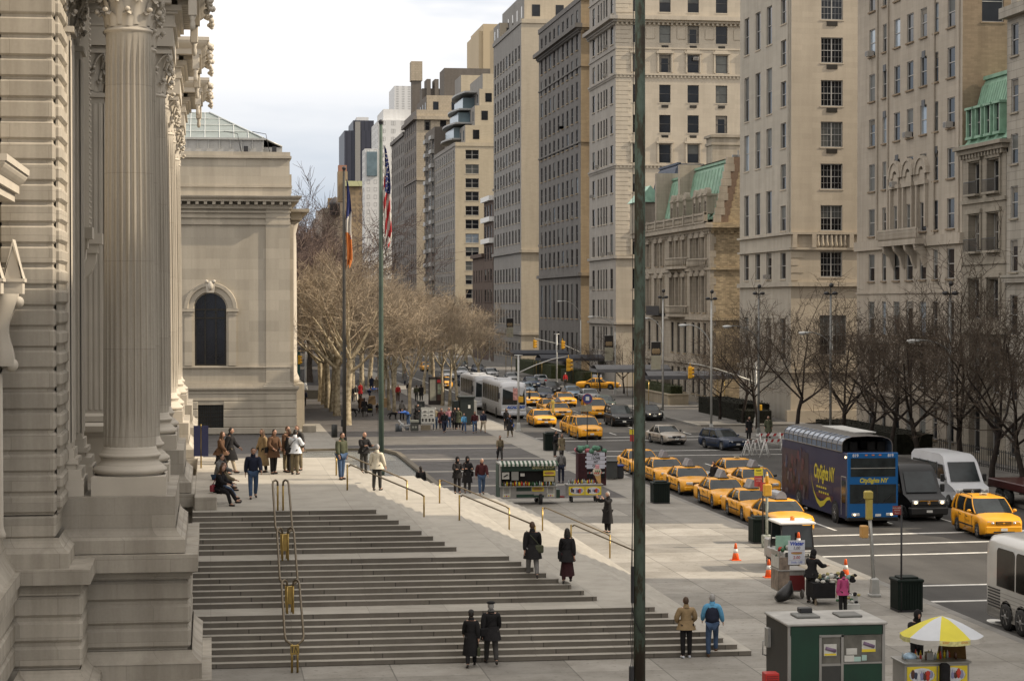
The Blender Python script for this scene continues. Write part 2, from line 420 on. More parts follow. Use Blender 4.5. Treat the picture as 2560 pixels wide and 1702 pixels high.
for a,c in PAIRS: pedestal(a-1.35,c+1.35)
# column: shaft, base, capital
def shaft_mesh(r0=.70,r1=.60,z0=6.75,z1=17.85,fl=24):
    P=[];k=12
    for i in range(k+1):
        t=i/k; z=z0+(z1-z0)*t; r=r0+(r1-r0)*t**1.7; row=[]
        for j in range(fl):
            for q,(da,dr) in enumerate([(0,0),(.16,0),(.26,-.045),(.5,-.075),(.84,-.045),(.9,0)]):
                d=dr if 0<i<k else 0
                a=2*PI*(j+(da if q<5 else .94))/fl; row.append(((r+d)*math.cos(a),(r+d)*math.sin(a),z))
        P.append(row)
    b=MB(); b.grid(P,0,False,True); return b
def torus_prof(r,z,h,k=6): return [(r+h/2*math.sin(PI*i/k),z+h*i/k) for i in range(k+1)]
SHAFT=shaft_mesh().mesh('column_shaft',[stone('limestone_drum',(.52,.475,.405),60,2.35,.8,.05,.28,.010,.5)])
b=MB()
pr=[(.95,6.02)]+torus_prof(.86,6.02,.26)+[(.86,6.28),(.86,6.31)]+[(.80,6.34),(.765,6.40),(.78,6.46)]+[(.80,6.47)]+torus_prof(.76,6.47,.15)+[(.76,6.64),(.745,6.65),(.715,6.72),(.70,6.78)]
b.lathe(pr,n=40); b.box(-.98,.98,-.98,.98,5.52,6.02)
CBASE=b.mesh('column_base',[LIMEP])
def leaf(b,a,r,z,h,w,curl):
    """acanthus leaf bending outward"""
    P=[]
    for i in range(7):
        t=i/6; rr=r+.06*t+curl*max(0,t-.55)**1.5*3.2; zz=z+h*(t if t<.85 else .85+(.85-t)*1.2); ww=w*(1-.35*t)*(1 if t<.8 else .8)
        row=[]
        for j in range(5):
            s=(j-2)/2; rp=rr-abs(s)*.03+(.03 if j==2 else 0); aa=a+s*ww/2/rr; row.append((rp*math.cos(aa),rp*math.sin(aa),zz-abs(s)*.05*t))
        P.append(row)
    b.grid(P,0,True); 
    b.ball(((r+.06+curl*1.0)*math.cos(a),(r+.06+curl*1.0)*math.sin(a),z+h*.86),(.085,.085,.07),0,6,4)
def capital_mesh():
    b=MB(); z=17.85
    b.lathe([(.60,z-.02)]+[(.60+.06*math.sin(PI*i/6),z+.13*i/6) for i in range(7)]+[(.58,z+.14),(.56,z+.25),(.57,z+.8),(.66,z+1.2),(.78,z+1.45),(.8,z+1.5)],n=24)
    for i in range(8): leaf(b,2*PI*i/8,.60,z+.15,.50,.40,.16)
    for i in range(8): leaf(b,2*PI*(i+.5)/8,.60,z+.2,.92,.36,.2)
    for i in range(4):
        for s in(-1,1):
            a=PI/4+i*PI/2; pts=[]
            for k in range(18):
                t=k/17; 
                if t<.45: q=t/.45; rr=.64+.42*q; zz=z+.95+.5*math.sin(q*PI/2); aa=a+s*(.32*(1-q)+.03)
                else:
                    q=(t-.45)/.55; th=q*2.6*PI; ra=.15*(1-q*.8); rr=1.06+ra*math.sin(th)*.8; zz=z+1.3+ra*math.cos(th); aa=a+s*.03
                pts.append((rr*math.cos(aa),rr*math.sin(aa),zz))
            b.tube(pts,.045,5,0)
        b.ball((.74*math.cos(i*PI/2),.74*math.sin(i*PI/2),z+1.5),(.13,.13,.12),0,7,5)
    # abacus with hollow sides
    P=[]
    for k in range(24):
        a=2*PI*k/24; u=((a+PI/4)%(PI/2))-PI/4; r=.83/max(.6,math.cos(u))*(1-.0*u); r=.84+.36*(abs(u)/(PI/4))**2.2
        P.append((r*math.cos(a),r*math.sin(a)))
    b.prism([(x,y,z+1.48) for x,y in P],(0,0,.14)); b.prism([(x*.93,y*.93,z+1.62) for x,y in P],(0,0,.1))
    return b.mesh('capital',[LIMEP])
CAPM=capital_mesh()
for a,c in PAIRS:
    for y in (a,c):
        s=link('column',SHAFT,mus,(-2.15,y,0)); link('column_base',CBASE,s); link('capital',CAPM,s)
# pilaster strips on the wall behind each column, with capitals
def pilaster(y):
    b=MB(); x1=-3.62
    b.box(-5.1,x1-.03,y-.62,y+.62,6.7,17.85)
    for k in range(7):
        yy=y-.56+k*.187; b.cbox(x1-.08,x1,yy-.06,yy+.06,6.9,17.6,.02)
    for k in range(7):
        xx=-4.9+k*.187; b.cbox(xx-.06,xx+.06,y-.66,y-.58,6.9,17.6,.02)
    moulding(b,-5.1,x1,y-.66,y+.66,[(6.5,6.75,.04),(6.36,6.5,.14),(6.22,6.36,.07),(5.98,6.22,.24),(5.52,5.98,.3),(17.8,17.95,.07)])
    o=b.build('pilaster',[LIMEP],mus); c=link('capital',CAPM,o,(-4.25,y,0)); c.scale=(.85,.95,1)
for a,c in PAIRS:
    for y in (a,c): pilaster(y)
# niche furniture between the columns: small pedestal, bracket and slim pilaster strip
def bay(y):
    b=MB()
    b.box(-5.2,-3.15,y-.75,y+.75,5.5,6.6); moulding(b,-5.2,-3.15,y-.75,y+.75,[(6.6,6.72,.08),(6.72,6.9,.2),(5.5,5.75,.1)])
    b.build('wall_pedestal',[LIMEP],mus)
    b=MB(); b.box(-5.1,-3.55,y-.5,y+.5,12.6,12.95); b.box(-5.1,-3.7,y-.42,y+.42,12.3,12.6)
    b.grid([[(-5.0,y-.3,z),(-3.75-d,y-.3,z),(-3.75-d,y+.3,z),(-5.0,y+.3,z)] for z,d in ((12.3,0),(12.0,.02),(11.7,.15),(11.4,.42),(11.2,.5),(11.1,.42),(11.0,.8))],0,False,True)
    b.build('wall_bracket',[LIMEP],mus)
    b=MB(); b.box(-5.1,-3.98,y-.16,y+.16,12.95,20.5)
    for k in range(40): b.ball((-3.95,y-.12,13.1+k*.18),.05,0,5,3)
    b.build('carved_strip',[LIMEP],mus)
for y in (65.2,71.0): bay(y)
# entablature: continuous beam on the wall, breaking forward over each pair, with cornice
b=MB(); b.box(-5.2,-4.1,56.3,113,19.6,21.0); b.box(-5.2,-3.7,56.3,113,21,22.4); 
b.build('entablature',[LIME],mus)
for a,c in PAIRS:
    b=MB(); y0,y1=a-.95,c+.95
    b.box(-5.2,-1.25,y0,y1,19.58,20.25); moulding(b,-5.2,-1.2,y0,y1,[(20.25,20.35,.05),(20.35,20.7,.0),(20.7,20.82,.12)])
    b.box(-5.2,-.95,y0-.2,y1+.2,20.8,21.0)
    n=int((y1-y0)/.55)
    for k in range(n+1): b.cbox(-1.1,-.55,y0+k*(y1-y0)/n-.13,y0+k*(y1-y0)/n+.13,20.98,21.2,.03)
    for k in range(6): b.cbox(-4.8+k*.65,-4.54+k*.65,y0-.65,y0-.1,20.98,21.2,.03)
    b.box(-5.2,-.35,y0-.8,y1+.8,21.2,21.42); flare(b,-5.2,-.35,y0-.8,y1+.8,21.42,21.75,.0,.28,5); b.box(-5.2,.0,y0-1.1,y1+1.1,21.75,21.9)
    o=b.build('cornice',[LIMEP],mus)
    # hanging corner drops and carved lion masks at the cornice corners
    d=MB()
    for yy in (y0-.65,y1+.65):
        d.cut()
        d.cbox(-.72,-.42,yy-.15,yy+.15,20.55,21.2,.03); d.lathe([(.02,20.05),(.09,20.1),(.11,20.25),(.08,20.4),(.13,20.55)],(-.57,yy,0),8)
    d.build_each('drop_ornament',[LIMEP],o)
    l=MB()
    rnd=random.Random(3)
    for yy in (y0-.7,(y0+y1)/2,y1+.7):
        l.cut()
        for q in range(16):
            l.ball((-.02+rnd.uniform(-.08,.16),yy+rnd.uniform(-.18,.18),21.35+rnd.uniform(-.28,.3)),rnd.uniform(.06,.13),0,6,4)
    l.build_each('lion_mask',[LIMEP],o)
# aedicule window on the near wall (only its edge shows)
b=MB()
moulding(b,-5.4,-4.75,47,52.25,[(13.1,13.3,.02),(13.3,13.5,.12)]); flare(b,-5.4,-4.62,47,52.35,13.5,13.75,.0,.18,4); b.box(-5.4,-4.4,46.8,52.6,13.75,13.9)
a_=b.build('window_surround',[LIMEP],mus)
b=MB()
for y in (51.0,51.9):
    o_=-.42 if y<51.5 else 0
    b.prism([(-4.97+o_,y,11.2),(-4.54+o_,y,11.2),(-4.75+o_,y,12.08)],(0,.7,0)); b.prism([(-5.02+o_,y-.05,11.18),(-4.97+o_,y-.05,11.3),(-4.75+o_,y-.05,12.18),(-4.75+o_,y-.05,12.02)],(0,.8,0)); b.prism([(-4.49+o_,y-.05,11.18),(-4.54+o_,y-.05,11.3),(-4.75+o_,y-.05,12.18),(-4.75+o_,y-.05,12.02)],(0,.8,0))
    b.box(-5.0+o_,-4.52+o_,y-.02,y+.6,10.85,11.2); b.box(-5.04+o_,-4.47+o_,y-.06,y+.62,11.14,11.22)
b.build('pediment',[LIMEP],a_)
b=MB(); pts=[]
for k in range(14):
    t=k/13; z=10.85-1.75*t; x=-4.60-.20*math.sin(t*PI*1.05)**2-.12*t; pts.append((x,51.85,z))
b.grid([[(-5.3,51.6,p[2]),(p[0],51.6,p[2]),(p[0],52.1,p[2]),(-5.3,52.1,p[2])] for p in pts],0,True,True)
b.ball((-4.78,51.85,9.12),(.16,.26,.17),0,10,8); b.ball((-4.60,51.85,10.65),(.12,.26,.14),0,10,8); b.build('scroll_bracket',[LIMEP],a_)
b=MB(); b.lathe([(.16,4.9),(.17,5),(.13,5.1),(.11,5.2),(.10,8.9)],(-5.10,51.85,0),12); b.build('colonnette',[LIMEP],a_)
# ---------- side wing ----------
wing=thing('museum_wing','tan stone museum wing with arched window, dentil cornice and greenish glass roof behind the steps','museum wing',(0,0,0))
WY=170.4
def wx(px): return atY(px,700,WY).x
def wz(py): return atY(600,py,WY).z
X1=wx(725); XB=wx(741)
b=MB(); 
# south wall with arched opening
axc=wx(526); hw=1.27; zt=wz(733); zb=wz(914); zs=zt-hw
def arch_wall(b,x0,x1,z0,z1,y,axc,hw,zb,zs,depth,m=0,k=12):
    b.quad((x0,y,z0),(axc-hw,y,z0),(axc-hw,y,z1),(x0,y,z1),m); b.quad((axc+hw,y,z0),(x1,y,z0),(x1,y,z1),(axc+hw,y,z1),m)
    b.quad((axc-hw,y,z0),(axc+hw,y,z0),(axc+hw,y,zb),(axc-hw,y,zb),m)
    A=[(axc-hw*math.cos(PI*i/k),zs+hw*math.sin(PI*i/k)) for i in range(k+1)]
    for i in range(k): b.quad((A[i][0],y,A[i][1]),(A[i+1][0],y,A[i+1][1]),(A[i+1][0],y,z1),(A[i][0],y,z1),m)
    L=[(axc-hw,zb)]+A+[(axc+hw,zb)]
    for i in range(len(L)): p,q=L[i],L[(i+1)%len(L)]; b.quad((p[0],y,p[1]),(q[0],y,q[1]),(q[0],y+depth,q[1]),(p[0],y+depth,p[1]),m)
arch_wall(b,-16,X1-1.9,wz(968),wz(560),WY+.12,axc,hw,zb,zs,.5)
b.box(-16,X1-1.9,WY+.12,WY+40,wz(560),wz(492)); b.box(-16,XB-.2,WY+.7,WY+40,-.1,wz(560))
b.box(X1-1.95,X1,WY,WY+30,wz(968),wz(492))           # corner pilaster
b.box(X1-.3,X1+.32,WY+7,WY+60,wz(968),wz(500)); b.box(XB-.3,XB+.95,WY+7,WY+60,-.1,wz(968))
b.box(-16,X1,WY+.3,WY+40,wz(470),wz(390)); b.box(X1-.3,X1+.45,WY+8,WY+60,wz(470),wz(420))
w_=b.build('wall',[WINGS],wing)
b=MB()
z0,z1=-.1,wz(985)
hs=[wz(y) for y in (1085,1068,1042,1022,1002,985)]
wl,wr,wt,wbm=wx(494),wx(558),wz(1011),wz(1072)
for i in range(5):
    a,c=hs[i]+.03,hs[i+1]-.03
    if a<wt and i>0: b.cbox(wr,XB,WY-.12,WY+.8,a,c,.03); b.cbox(-16,wl,WY-.12,WY+.8,a,c,.03)
    else: b.cbox(-16,XB+(.12 if i==0 else 0),WY-.12-(.12 if i==0 else 0),WY+.8,a,c,.03)
b.box(-16,wl,WY-.05,WY+.8,-.1,z1); b.box(wr,XB-.07,WY-.05,WY+.8,-.1,z1); b.box(wl,wr,WY-.05,WY+.8,wt,z1); b.box(wl,wr,WY-.05,WY+.8,-.1,wbm)
b.build('rusticated_base',[WINGS],wing)
b=MB(); moulding(b,-16,XB-.1,WY-.02,WY+1,[(wz(990),wz(984),.05),(wz(984),wz(977),.12)]); flare(b,-16,XB-.1,WY-.02,WY+1,wz(977),wz(971),.16,.28,3); b.box(-16,XB+.2,WY-.32,WY+1,wz(971),wz(966))
moulding(b,-16,XB-.35,WY,WY+1,[(wz(966),wz(961),.18),(wz(961),wz(956),.08)]); b.box(-16,X1+.08,WY-.06,WY+.6,wz(919),wz(916))
flare(b,X1-1.95,X1,WY,WY+3,wz(966),wz(953),.25,0,4)
b.build('base_moulding',[WINGS],wing)
b=MB(); moulding(b,-16,X1,WY,WY+30,[(wz(562),wz(556),.06),(wz(545),wz(541),.04),(wz(532),wz(528),.08),(wz(522),wz(512),.16)])
n=34
for k in range(n): x=-16+k*(X1+16+.5)/n; b.box(x,x+.26,WY-.62,WY-.1,wz(512),wz(504))
b.box(-16,X1+.7,WY-.7,WY+30,wz(504),wz(500)); flare(b,-16,X1+.7,WY-.7,WY+30,wz(500),wz(492),0,.24,4)
b.box(-16,X1+.96,WY-.96,WY+30,wz(492),wz(490)); b.box(X1-1,X1+1.9,WY+6.5,WY+60,wz(520),wz(512)); b.box(X1-1,X1+1.3,WY+7,WY+60,wz(540),wz(520))
b.build('cornice',[WINGS],wing)
b=MB(); moulding(b,-16,X1+.05,WY+.2,WY+28,[(wz(490),wz(468),.05),(wz(468),wz(463),.14),(wz(395),wz(389),.1),(wz(389),wz(379),.0)])
b.build('attic_moulding',[WINGS],wing)
# archivolt, imposts, keystone
b=MB(); A=[]
for r,y in ((hw+.05,WY+.1),(hw+.12,WY-.1),(hw+.5,WY-.1),(hw+.58,WY-.22),(hw+.85,WY-.22),(hw+.9,WY+.14)):
    A.append([(axc-r*math.cos(PI*i/16),y,zs+r*math.sin(PI*i/16)) for i in range(17)])
b.grid(A,0,False); 
for s in(-1,1):
    xx=axc+s*(hw+.5); b.box(xx-.5,xx+.5,WY-.22,WY+.15,zs-.22,zs+.02); b.box(xx-.38,xx+.38,WY-.1,WY+.15,zs-.5,zs-.22); b.box(xx-.32,xx+.3,WY-.04,WY+.15,zb,zs-.5)
b.build('arch_surround',[WINGS],w_)
b=MB(); b.prism([(axc-.3,WY-.25,zt+.05),(axc+.3,WY-.25,zt+.05),(axc+.42,WY-.25,zt+1.0),(axc-.42,WY-.25,zt+1.0)],(0,.3,0)); b.ball((axc,WY-.3,zt+.6),(.24,.2,.36),0,8,6)
for s in(-1,1): b.ball((axc+s*.3,WY-.3,zt+.95),(.15,.15,.14),0,6,4)
b.build('keystone',[LIMEP],w_)
def arched_window():
    b=MB(); y=WY+.45; A=[(axc-hw*math.cos(PI*i/12),y,zs+hw*math.sin(PI*i/12)) for i in range(13)]
    b.face([(axc-hw,y,zb)]+A+[(axc+hw,y,zb)],0)
    y-=.06
    for x in (-hw+.06,-.43,.43,hw-.06): b.box(axc+x-.06,axc+x+.06,y-.05,y+.03,zb,zs-.02,1)
    for z in (zb+.06,zs-.06,zs-.75): b.box(axc-hw,axc+hw,y-.06,y+.02,z-.06,z+.06,1)
    b.box(axc-.45,axc-.38,y-.05,y+.02,zs,zs+hw*.9,1); b.box(axc+.38,axc+.45,y-.05,y+.02,zs,zs+hw*.9,1)
    return b.build('arched_window',[DARKGL,BRONZE],wing)
arched_window()
b=MB(); b.quad((wl,WY+.3,wbm),(wr,WY+.3,wbm),(wr,WY+.3,wt),(wl,WY+.3,wt),0)
for k in range(13):
    x=wl+(wr-wl)*k/12; t=.045 if k%6 else .1; b.box(x-t/2,x+t/2,WY+.16,WY+.28,wbm,wt,1)
for k in range(7): z=wbm+(wt-wbm)*k/6; b.box(wl,wr,WY+.19,WY+.27,z-.03,z+.03,1)
b.build('barred_window',[mat('dim_glass',(.03,.035,.035),.3,0,.3),BRONZE],wing)
# engaged columns on the avenue side
b=MB()
for y in (WY+9,WY+12,WY+20,WY+23,WY+33,WY+36): b.cut(); b.lathe([(.75,wz(966)),(.8,wz(955)),(.6,wz(940)),(.55,wz(600)),(.5,wz(575)),(.75,wz(545)),(.8,wz(540))],(X1+.35,y,0),14)
b.build_each('engaged_column',[LIMEP],wing)
b=MB(); b.cbox(XB+.6,XB+1.7,WY+2.2,WY+3.4,-.05,.55,.03); b.build('stone_block',[WINGS],wing)
# glazed roof
GR=stone('roof_glass',(.20,.235,.22),1.18,.5,1.0,.1,.2,.05,0,.35)
rz0,rz1,rz2=wz(379),wz(343),wz(283); xr1=wx(708); xr2=wx(660); xr3=wx(525)
y0=WY+1.4
b=MB(); b.quad((-16,y0,rz1),(xr2,y0,rz1),(xr3,y0+9,rz2+.9),(-16,y0+9,rz2+.9),0); b.face([(xr2,y0,rz1),(xr2,y0+26,rz1),(xr3,y0+17,rz2+.9),(xr3,y0+9,rz2+.9)],0)
b.build('glass_roof',[GR],wing)
b=MB(); dz_=rz2+.9-rz1
for k in range(20):
    x=xr2-.02-k*1.18; f=1 if x<xr3 else max(0,(xr2-x)/(xr2-xr3)); b.tube([(x,y0-.03,rz1+.03),(x,y0-.03+9*f,rz1+.03+dz_*f)],.035,4,0,False,False)
for q in (.25,.5,.75,1): b.tube([(-16,y0-.03+9*q,rz1+.04+dz_*q),(xr2+(xr3-xr2)*q,y0-.03+9*q,rz1+.04+dz_*q)],.035,4,0,False,False)
b.tube([(xr2,y0,rz1+.06),(xr3,y0+9,rz2+.96)],.07,5); b.build('glazing_bar',[mat('glazing_bar',(.5,.52,.5),.5)],wing)
b=MB(); b.box(-16,xr2,y0+.05,y0+26,rz0,rz1,0)
b.box(-16,xr2+.2,y0-.15,y0+.02,rz1-.12,rz1+.04,1)
for k in range(24): x=-16+k*(xr2+16)/23; b.box(x-.03,x+.03,y0-.06,y0+.02,rz0+.3,rz1,1)
b.box(-16,xr1,y0+.4,y0+24,rz0-.1,rz0+.5,0)
b.face([(xr2,y0,rz1),(xr1,y0+.3,rz0+.5),(xr1,y0+20,rz0+.5),(xr2,y0+20,rz1)],0)
b.tube([(xr2,y0,rz1+.05),(xr1,y0+.3,rz0+.55)],.06,6,1)
b.build('roof_parapet',[mat('roof_panel',(.36,.36,.35),.5,.1,.08),GALV],wing)
b=MB()
for x in (xr2-1.6,xr2+.7): b.cut(); b.box(x,x+.35,y0-.7,y0-.3,rz0+.02,rz0+.5); b.tube([(x-.2,y0-.6,rz0),(x-.5,y0-.5,rz0+1.5),(x-1.6,y0-.4,rz0+1.7)],.03,5)
b.build_each('roof_fixture',[DKMETAL],wing)
# ---------- avenue buildings ----------
BX=52.0
def yAt(px): return atX(px,700,BX).y
FR=mat('window_frame_dark',(.07,.065,.06),.5,0,.2)
FRW=mat('window_frame_pale',(.34,.33,.31),.5,0,.1)
GL=mat('window_glass',(.018,.02,.024),.08,0,.5,.7,.32,rnd=.5)
GLS=mat('window_glass_sky',(.28,.33,.38),.08,.2,.2,.5,.6)
BLIND=mat('blind',(.15,.155,.145),.5,0,.12,2,.3,rnd=.6)
CURT=mat('curtain',(.22,.2,.17),.7,0,.2,3,.2,rnd=.4)
ACM=mat('air_conditioner_case',(.33,.31,.28),.5,.2,.1)
def win_mesh(w,h,style,var,trim,sill=True,pale=False):
    """one window, origin at the middle of its sill, facing -y. style: sash / grid / wide / slit"""
    b=MB(); f=.06 if w<2 else .08; d=.07
    b.quad((-w/2,d,0),(w/2,d,0),(w/2,d,h),(-w/2,d,h),2 if var==3 else 1)
    b.box(-w/2,-w/2+f,0,d,0,h); b.box(w/2-f,w/2,0,d,0,h); b.box(-w/2,w/2,0,d,h-f,h); b.box(-w/2,w/2,-.01,d,0,f)
    if style!='plain': b.box(-w/2+f,w/2-f,.01,d,h*.5-.03,h*.5+.03)
    if style in('wide','grid2'): b.box(-.05,.05,-.005,d,f,h-f)
    if style in('grid','grid2'):
        n=3 if style=='grid' else 6
        for k in range(1,n): x=-w/2+w*k/n; b.box(x-.012,x+.012,.045,d,f,h-f)
        for k in (1,3): b.box(-w/2+f,w/2-f,.045,d,h*k/4-.012,h*k/4+.012)
    if var==1: b.box(-w/2+f,w/2-f,.052,.066,h*.52,h-f,3)
    if var==2: b.box(-w/2+f,w/2-f,.052,.066,f,h-f,3)
    if var==4:
        b.box(-w/2+f,-w/2+f+w*.16,.055,.066,f,h-f,4); b.box(w/2-f-w*.16,w/2-f,.055,.066,f,h-f,4); b.box(-w/2+f,w/2-f,.054,.066,h*.8,h-f,4)
    if sill: b.box(-w/2-.1,w/2+.1,-.2,-.0,-.12,0,5)
    return b.mesh('window',[FRW if pale else FR,GL,GLS,BLIND,CURT,trim])
WC={}
def get_win(w,h,style,var,trim,sill=True,pale=False):
    k=(round(w,1),round(h,1),style,var,trim.name,sill,pale)
    if k not in WC: WC[k]=win_mesh(w,h,style,var,trim,sill,pale)
    return WC[k]
def facade(b,side,c,u0,u1,z0,z1,ops,depth,m=0):
    """wall sheet with openings and reveals. side 'W' faces -x at x=c (u is y); 'S' faces -y at y=c (u is x)"""
    def P(u,z,d): return (c+d,u,z) if side=='W' else (u,c+d,z)
    us=sorted(set([u0,u1]+[o[0] for o in ops]+[o[1] for o in ops])); zs=sorted(set([z0,z1]+[o[2] for o in ops]+[o[3] for o in ops]))
    for i in range(len(us)-1):
        if us[i+1]-us[i]<1e-6: continue
        um=(us[i]+us[i+1])/2; run=None
        for j in range(len(zs)-1):
            zm=(zs[j]+zs[j+1])/2
            hole=any(o[0]<um<o[1] and o[2]<zm<o[3] for o in ops)
            if not hole and run is None: run=zs[j]
            if (hole or j==len(zs)-2) and run is not None:
                e=zs[j] if hole else zs[j+1]
                b.quad(P(us[i],run,0),P(us[i+1],run,0),P(us[i+1],e,0),P(us[i],e,0),m); run=None
    for a,c2,e,f in ops:
        b.quad(P(a,e,0),P(a,e,depth),P(a,f,depth),P(a,f,0),m); b.quad(P(c2,e,0),P(c2,e,depth),P(c2,f,depth),P(c2,f,0),m)
        b.quad(P(a,f,0),P(c2,f,0),P(c2,f,depth),P(a,f,depth),m); b.quad(P(a,e,0),P(c2,e,0),P(c2,e,depth),P(a,e,depth),m)
def put_windows(parent,items,maxn=100):
    """items: (x,y,z,rot,mesh). the hundred nearest are parts of their own, the rest one part"""
    items=sorted(items,key=lambda t:(t[0]**2+t[1]**2))
    for x,y,z,r,me in items[:maxn]: link('window',me,parent,(x,y,z),r)
    rest=items[maxn:]
    if rest:
        b=MB(); mats=[];
        for x,y,z,r,me in rest:
            M=Matrix.Translation((x,y,z))@Matrix.Rotation(r,4,'Z'); 
            mp=[]
            for mm in me.materials:
                if mm not in mats: mats.append(mm)
                mp.append(mats.index(mm))
            o=len(b.v); b.v+=[tuple(M@v.co) for v in me.vertices]
            for p in me.polygons: b.f.append(tuple(i+o for i in p.vertices)); b.m.append(mp[p.material_index]); b.s.append(False)
        tag(b.build('window',mats,parent),kind='stuff')
def building(name,label,y0,y1,z1,depth,wmat,smat,W=[],S=[],cat='apartment building',x0=BX,wdep=.14,sdep=.22,style='sash',trim=None,bands=[],seed=1,maxn=100,probs=(.45,.3,.1,.03,.12),pale=False,sstyle=None,north=True,group=None,sz=None):
    """W: openings (ya,yb,za,zb) on the avenue front; S: (xa,xb,za,zb) on the south side"""
    t=thing(name,label,cat,(0,0,0),0,group); rd=random.Random(seed); trim=trim or smat
    b=MB(); facade(b,'W',x0,y0,y1,-.1,z1,W,wdep,0); facade(b,'S',y0,x0,x0+depth,-.1,z1,S,sdep,1)
    b.quad((x0,y1,-.1),(x0+depth,y1,-.1),(x0+depth,y1,z1),(x0,y1,z1),1); b.quad((x0+depth,y0,-.1),(x0+depth,y1,-.1),(x0+depth,y1,z1),(x0+depth,y0,z1),1)
    b.quad((x0,y0,z1),(x0+depth,y0,z1),(x0+depth,y1,z1),(x0,y1,z1),1)
    b.build('wall',[wmat,smat],t)
    it=[]
    def pick():
        r=rd.random(); a=0
        for i,p in enumerate(probs):
            a+=p
            if r<a: return i
        return 0
    for a,c,e,f in W: it.append((x0+wdep-.07,(a+c)/2,e,-PI/2,get_win(c-a,f-e,style,pick(),trim,True,pale)))
    for a,c,e,f in S: it.append(((a+c)/2,y0+sdep-.07,e,0,get_win(c-a,f-e,sstyle or style,pick(),trim,True,pale)))
    put_windows(t,it,maxn)
    for q in bands:
        za,zb,pr=q[:3]; nm=q[3] if len(q)>3 else 'cornice'
        b=MB(); b.box(x0-pr,x0+.03,y0-pr,y1+.0,za,zb,0); b.box(x0+.03,x0+depth,y0-pr,y0+.03,za,zb,1)
        if len(q)>4:
            n=int((y1-y0)/q[4])
            for k in range(n): yy=y0+(y1-y0)*k/n; b.box(x0-pr*.75,x0,yy,yy+q[4]*.45,za-.3,za,0)
            n=int(depth/q[4])
            for k in range(n): xx=x0+depth*k/n; b.box(xx,xx+q[4]*.45,y0-pr*.75,y0,za-.3,za,1)
        b.build(nm,[wmat,smat],t)
    return t
def cols(pairs): return [(min(yAt(a),yAt(c)),max(yAt(a),yAt(c))) for a,c in pairs]
def grid_ops(cs,rs): return [(a,c,e,f) for a,c in cs for e,f in rs]
def even(a,b,n,w): return [(a+(b-a)*(k+.5)/n-w/2,a+(b-a)*(k+.5)/n+w/2) for k in range(n)]
def floors(z0,dz,n,h): return [(z0+k*dz,z0+k*dz+h) for k in range(n)]
def ac_unit(parent,x,y,z,side='W'):
    b=MB()
    if side=='W': b.box(x-.45,x+.1,y-.33,y+.33,z,z+.42); 
    else: b.box(x-.33,x+.33,y-.45,y+.1,z,z+.42)
    for k in range(5):
        if side=='W': b.box(x-.465,x-.44,y-.28,y+.28,z+.05+k*.07,z+.08+k*.07,1)
        else: b.box(x-.28,x+.28,y-.465,y-.44,z+.05+k*.07,z+.08+k*.07,1)
    return b.build('air_conditioner',[ACM,DKMETAL],parent)
C=lambda x:1840+x/2.178
# --- near row, right edge of the photograph
S1=stone('grey_limestone',(.38,.35,.30),1.6,.55,.62,.08,.25,.02,.5)
S1b=stone('grey_limestone_side',(.32,.28,.22),1.6,.45,.85,.06,.2)
rs=[(12.7,14.8),(16.2,18.3),(19.75,21.7),(23.1,25.3),(26.8,28.9),(8.6,11.2),(4.3,6.9),(.6,2.8)]
b1=building('limestone_building','grey block-faced limestone building at the right edge of the photo, past the green mansard house',92.5,131.2,30,26,S1,S1b,grid_ops(even(93.5,131.6,11,1.25),rs),[],pale=True,bands=[(12.0,12.35,.35),(12.35,12.5,.45),(2.9,3.3,.2,'belt_course'),(29.3,30,.6)],seed=3)
# crenellated parapet
b=MB()
for k in range(19): b.box(52.02,52.5,92.7+k*2.05,93.7+k*2.05,30,30.9)
b.build('parapet',[S1],b1)
# --- green mansard town house
S2=stone('townhouse_stone',(.33,.295,.24),1.4,.4,.75,.08,.25,.012,.5)
COPPER=mat('verdigris_copper',(.20,.33,.24),.65,.0,.22,1.3,.4)
c2=cols([(C(1270),C(1330)),(C(1370),C(1435))])
rs2=[(18.13,20.3),(14.2,16.7),(9.6,12.3),(4.6,8.2),(.4,3.4)]
y0,y1=131.3,139.35
b2=building('mansard_townhouse','narrow stone town house topped with a bright green copper mansard, far right side',y0,y1,20.9,20,S2,S2,grid_ops(c2,rs2),[],cat='town house',wdep=.5,pale=True,bands=[(17.5,17.75,.18,'belt_course'),(13.3,13.45,.12,'belt_course'),(8.6,9.0,.45,'belt_course'),(3.7,4.0,.25,'belt_course'),(20.9,21.2,.45,'cornice',.55),(21.2,21.45,.75)],seed=8,probs=(.6,.2,.1,.0,.1))
def mansard(parent,x0,x1,ya,yb,z0,z1,set_,m,ribs=.45):
    b=MB(); 
    P=[[(x0,y,z0),(x0+set_*.25,y,z0+(z1-z0)*.12),(x0+set_*.85,y,z1-.5),(x0+set_,y,z1)] for y in (ya,yb)]
    b.grid(P,0,False); b.face([P[0][0],P[0][1],P[0][2],P[0][3],(x1,ya,z1),(x1,ya,z0)],0); b.face([P[1][0],P[1][1],P[1][2],P[1][3],(x1,yb,z1),(x1,yb,z0)],0)
    b.quad((x0+set_,ya,z1),(x1,ya,z1),(x1,yb,z1),(x0+set_,yb,z1),0)
    n=int((yb-ya)/ribs)
    for k in range(n+1):
        y=ya+(yb-ya)*k/n; b.tube([(x0+set_*.25-.02,y,z0+(z1-z0)*.12),(x0+set_*.85-.02,y,z1-.5)],.035,4,0,False,False)
    b.box(x0+set_-.25,x0+set_+.2,ya,yb,z1-.1,z1+.15,0); b.box(x0-.25,x0+.2,ya,yb,z0-.08,z0+.1,0)
    return b.build('mansard_roof',[m],parent)
mansard(b2,52.0,60,y0+.1,y1-.1,21.5,26.3,1.7,COPPER)
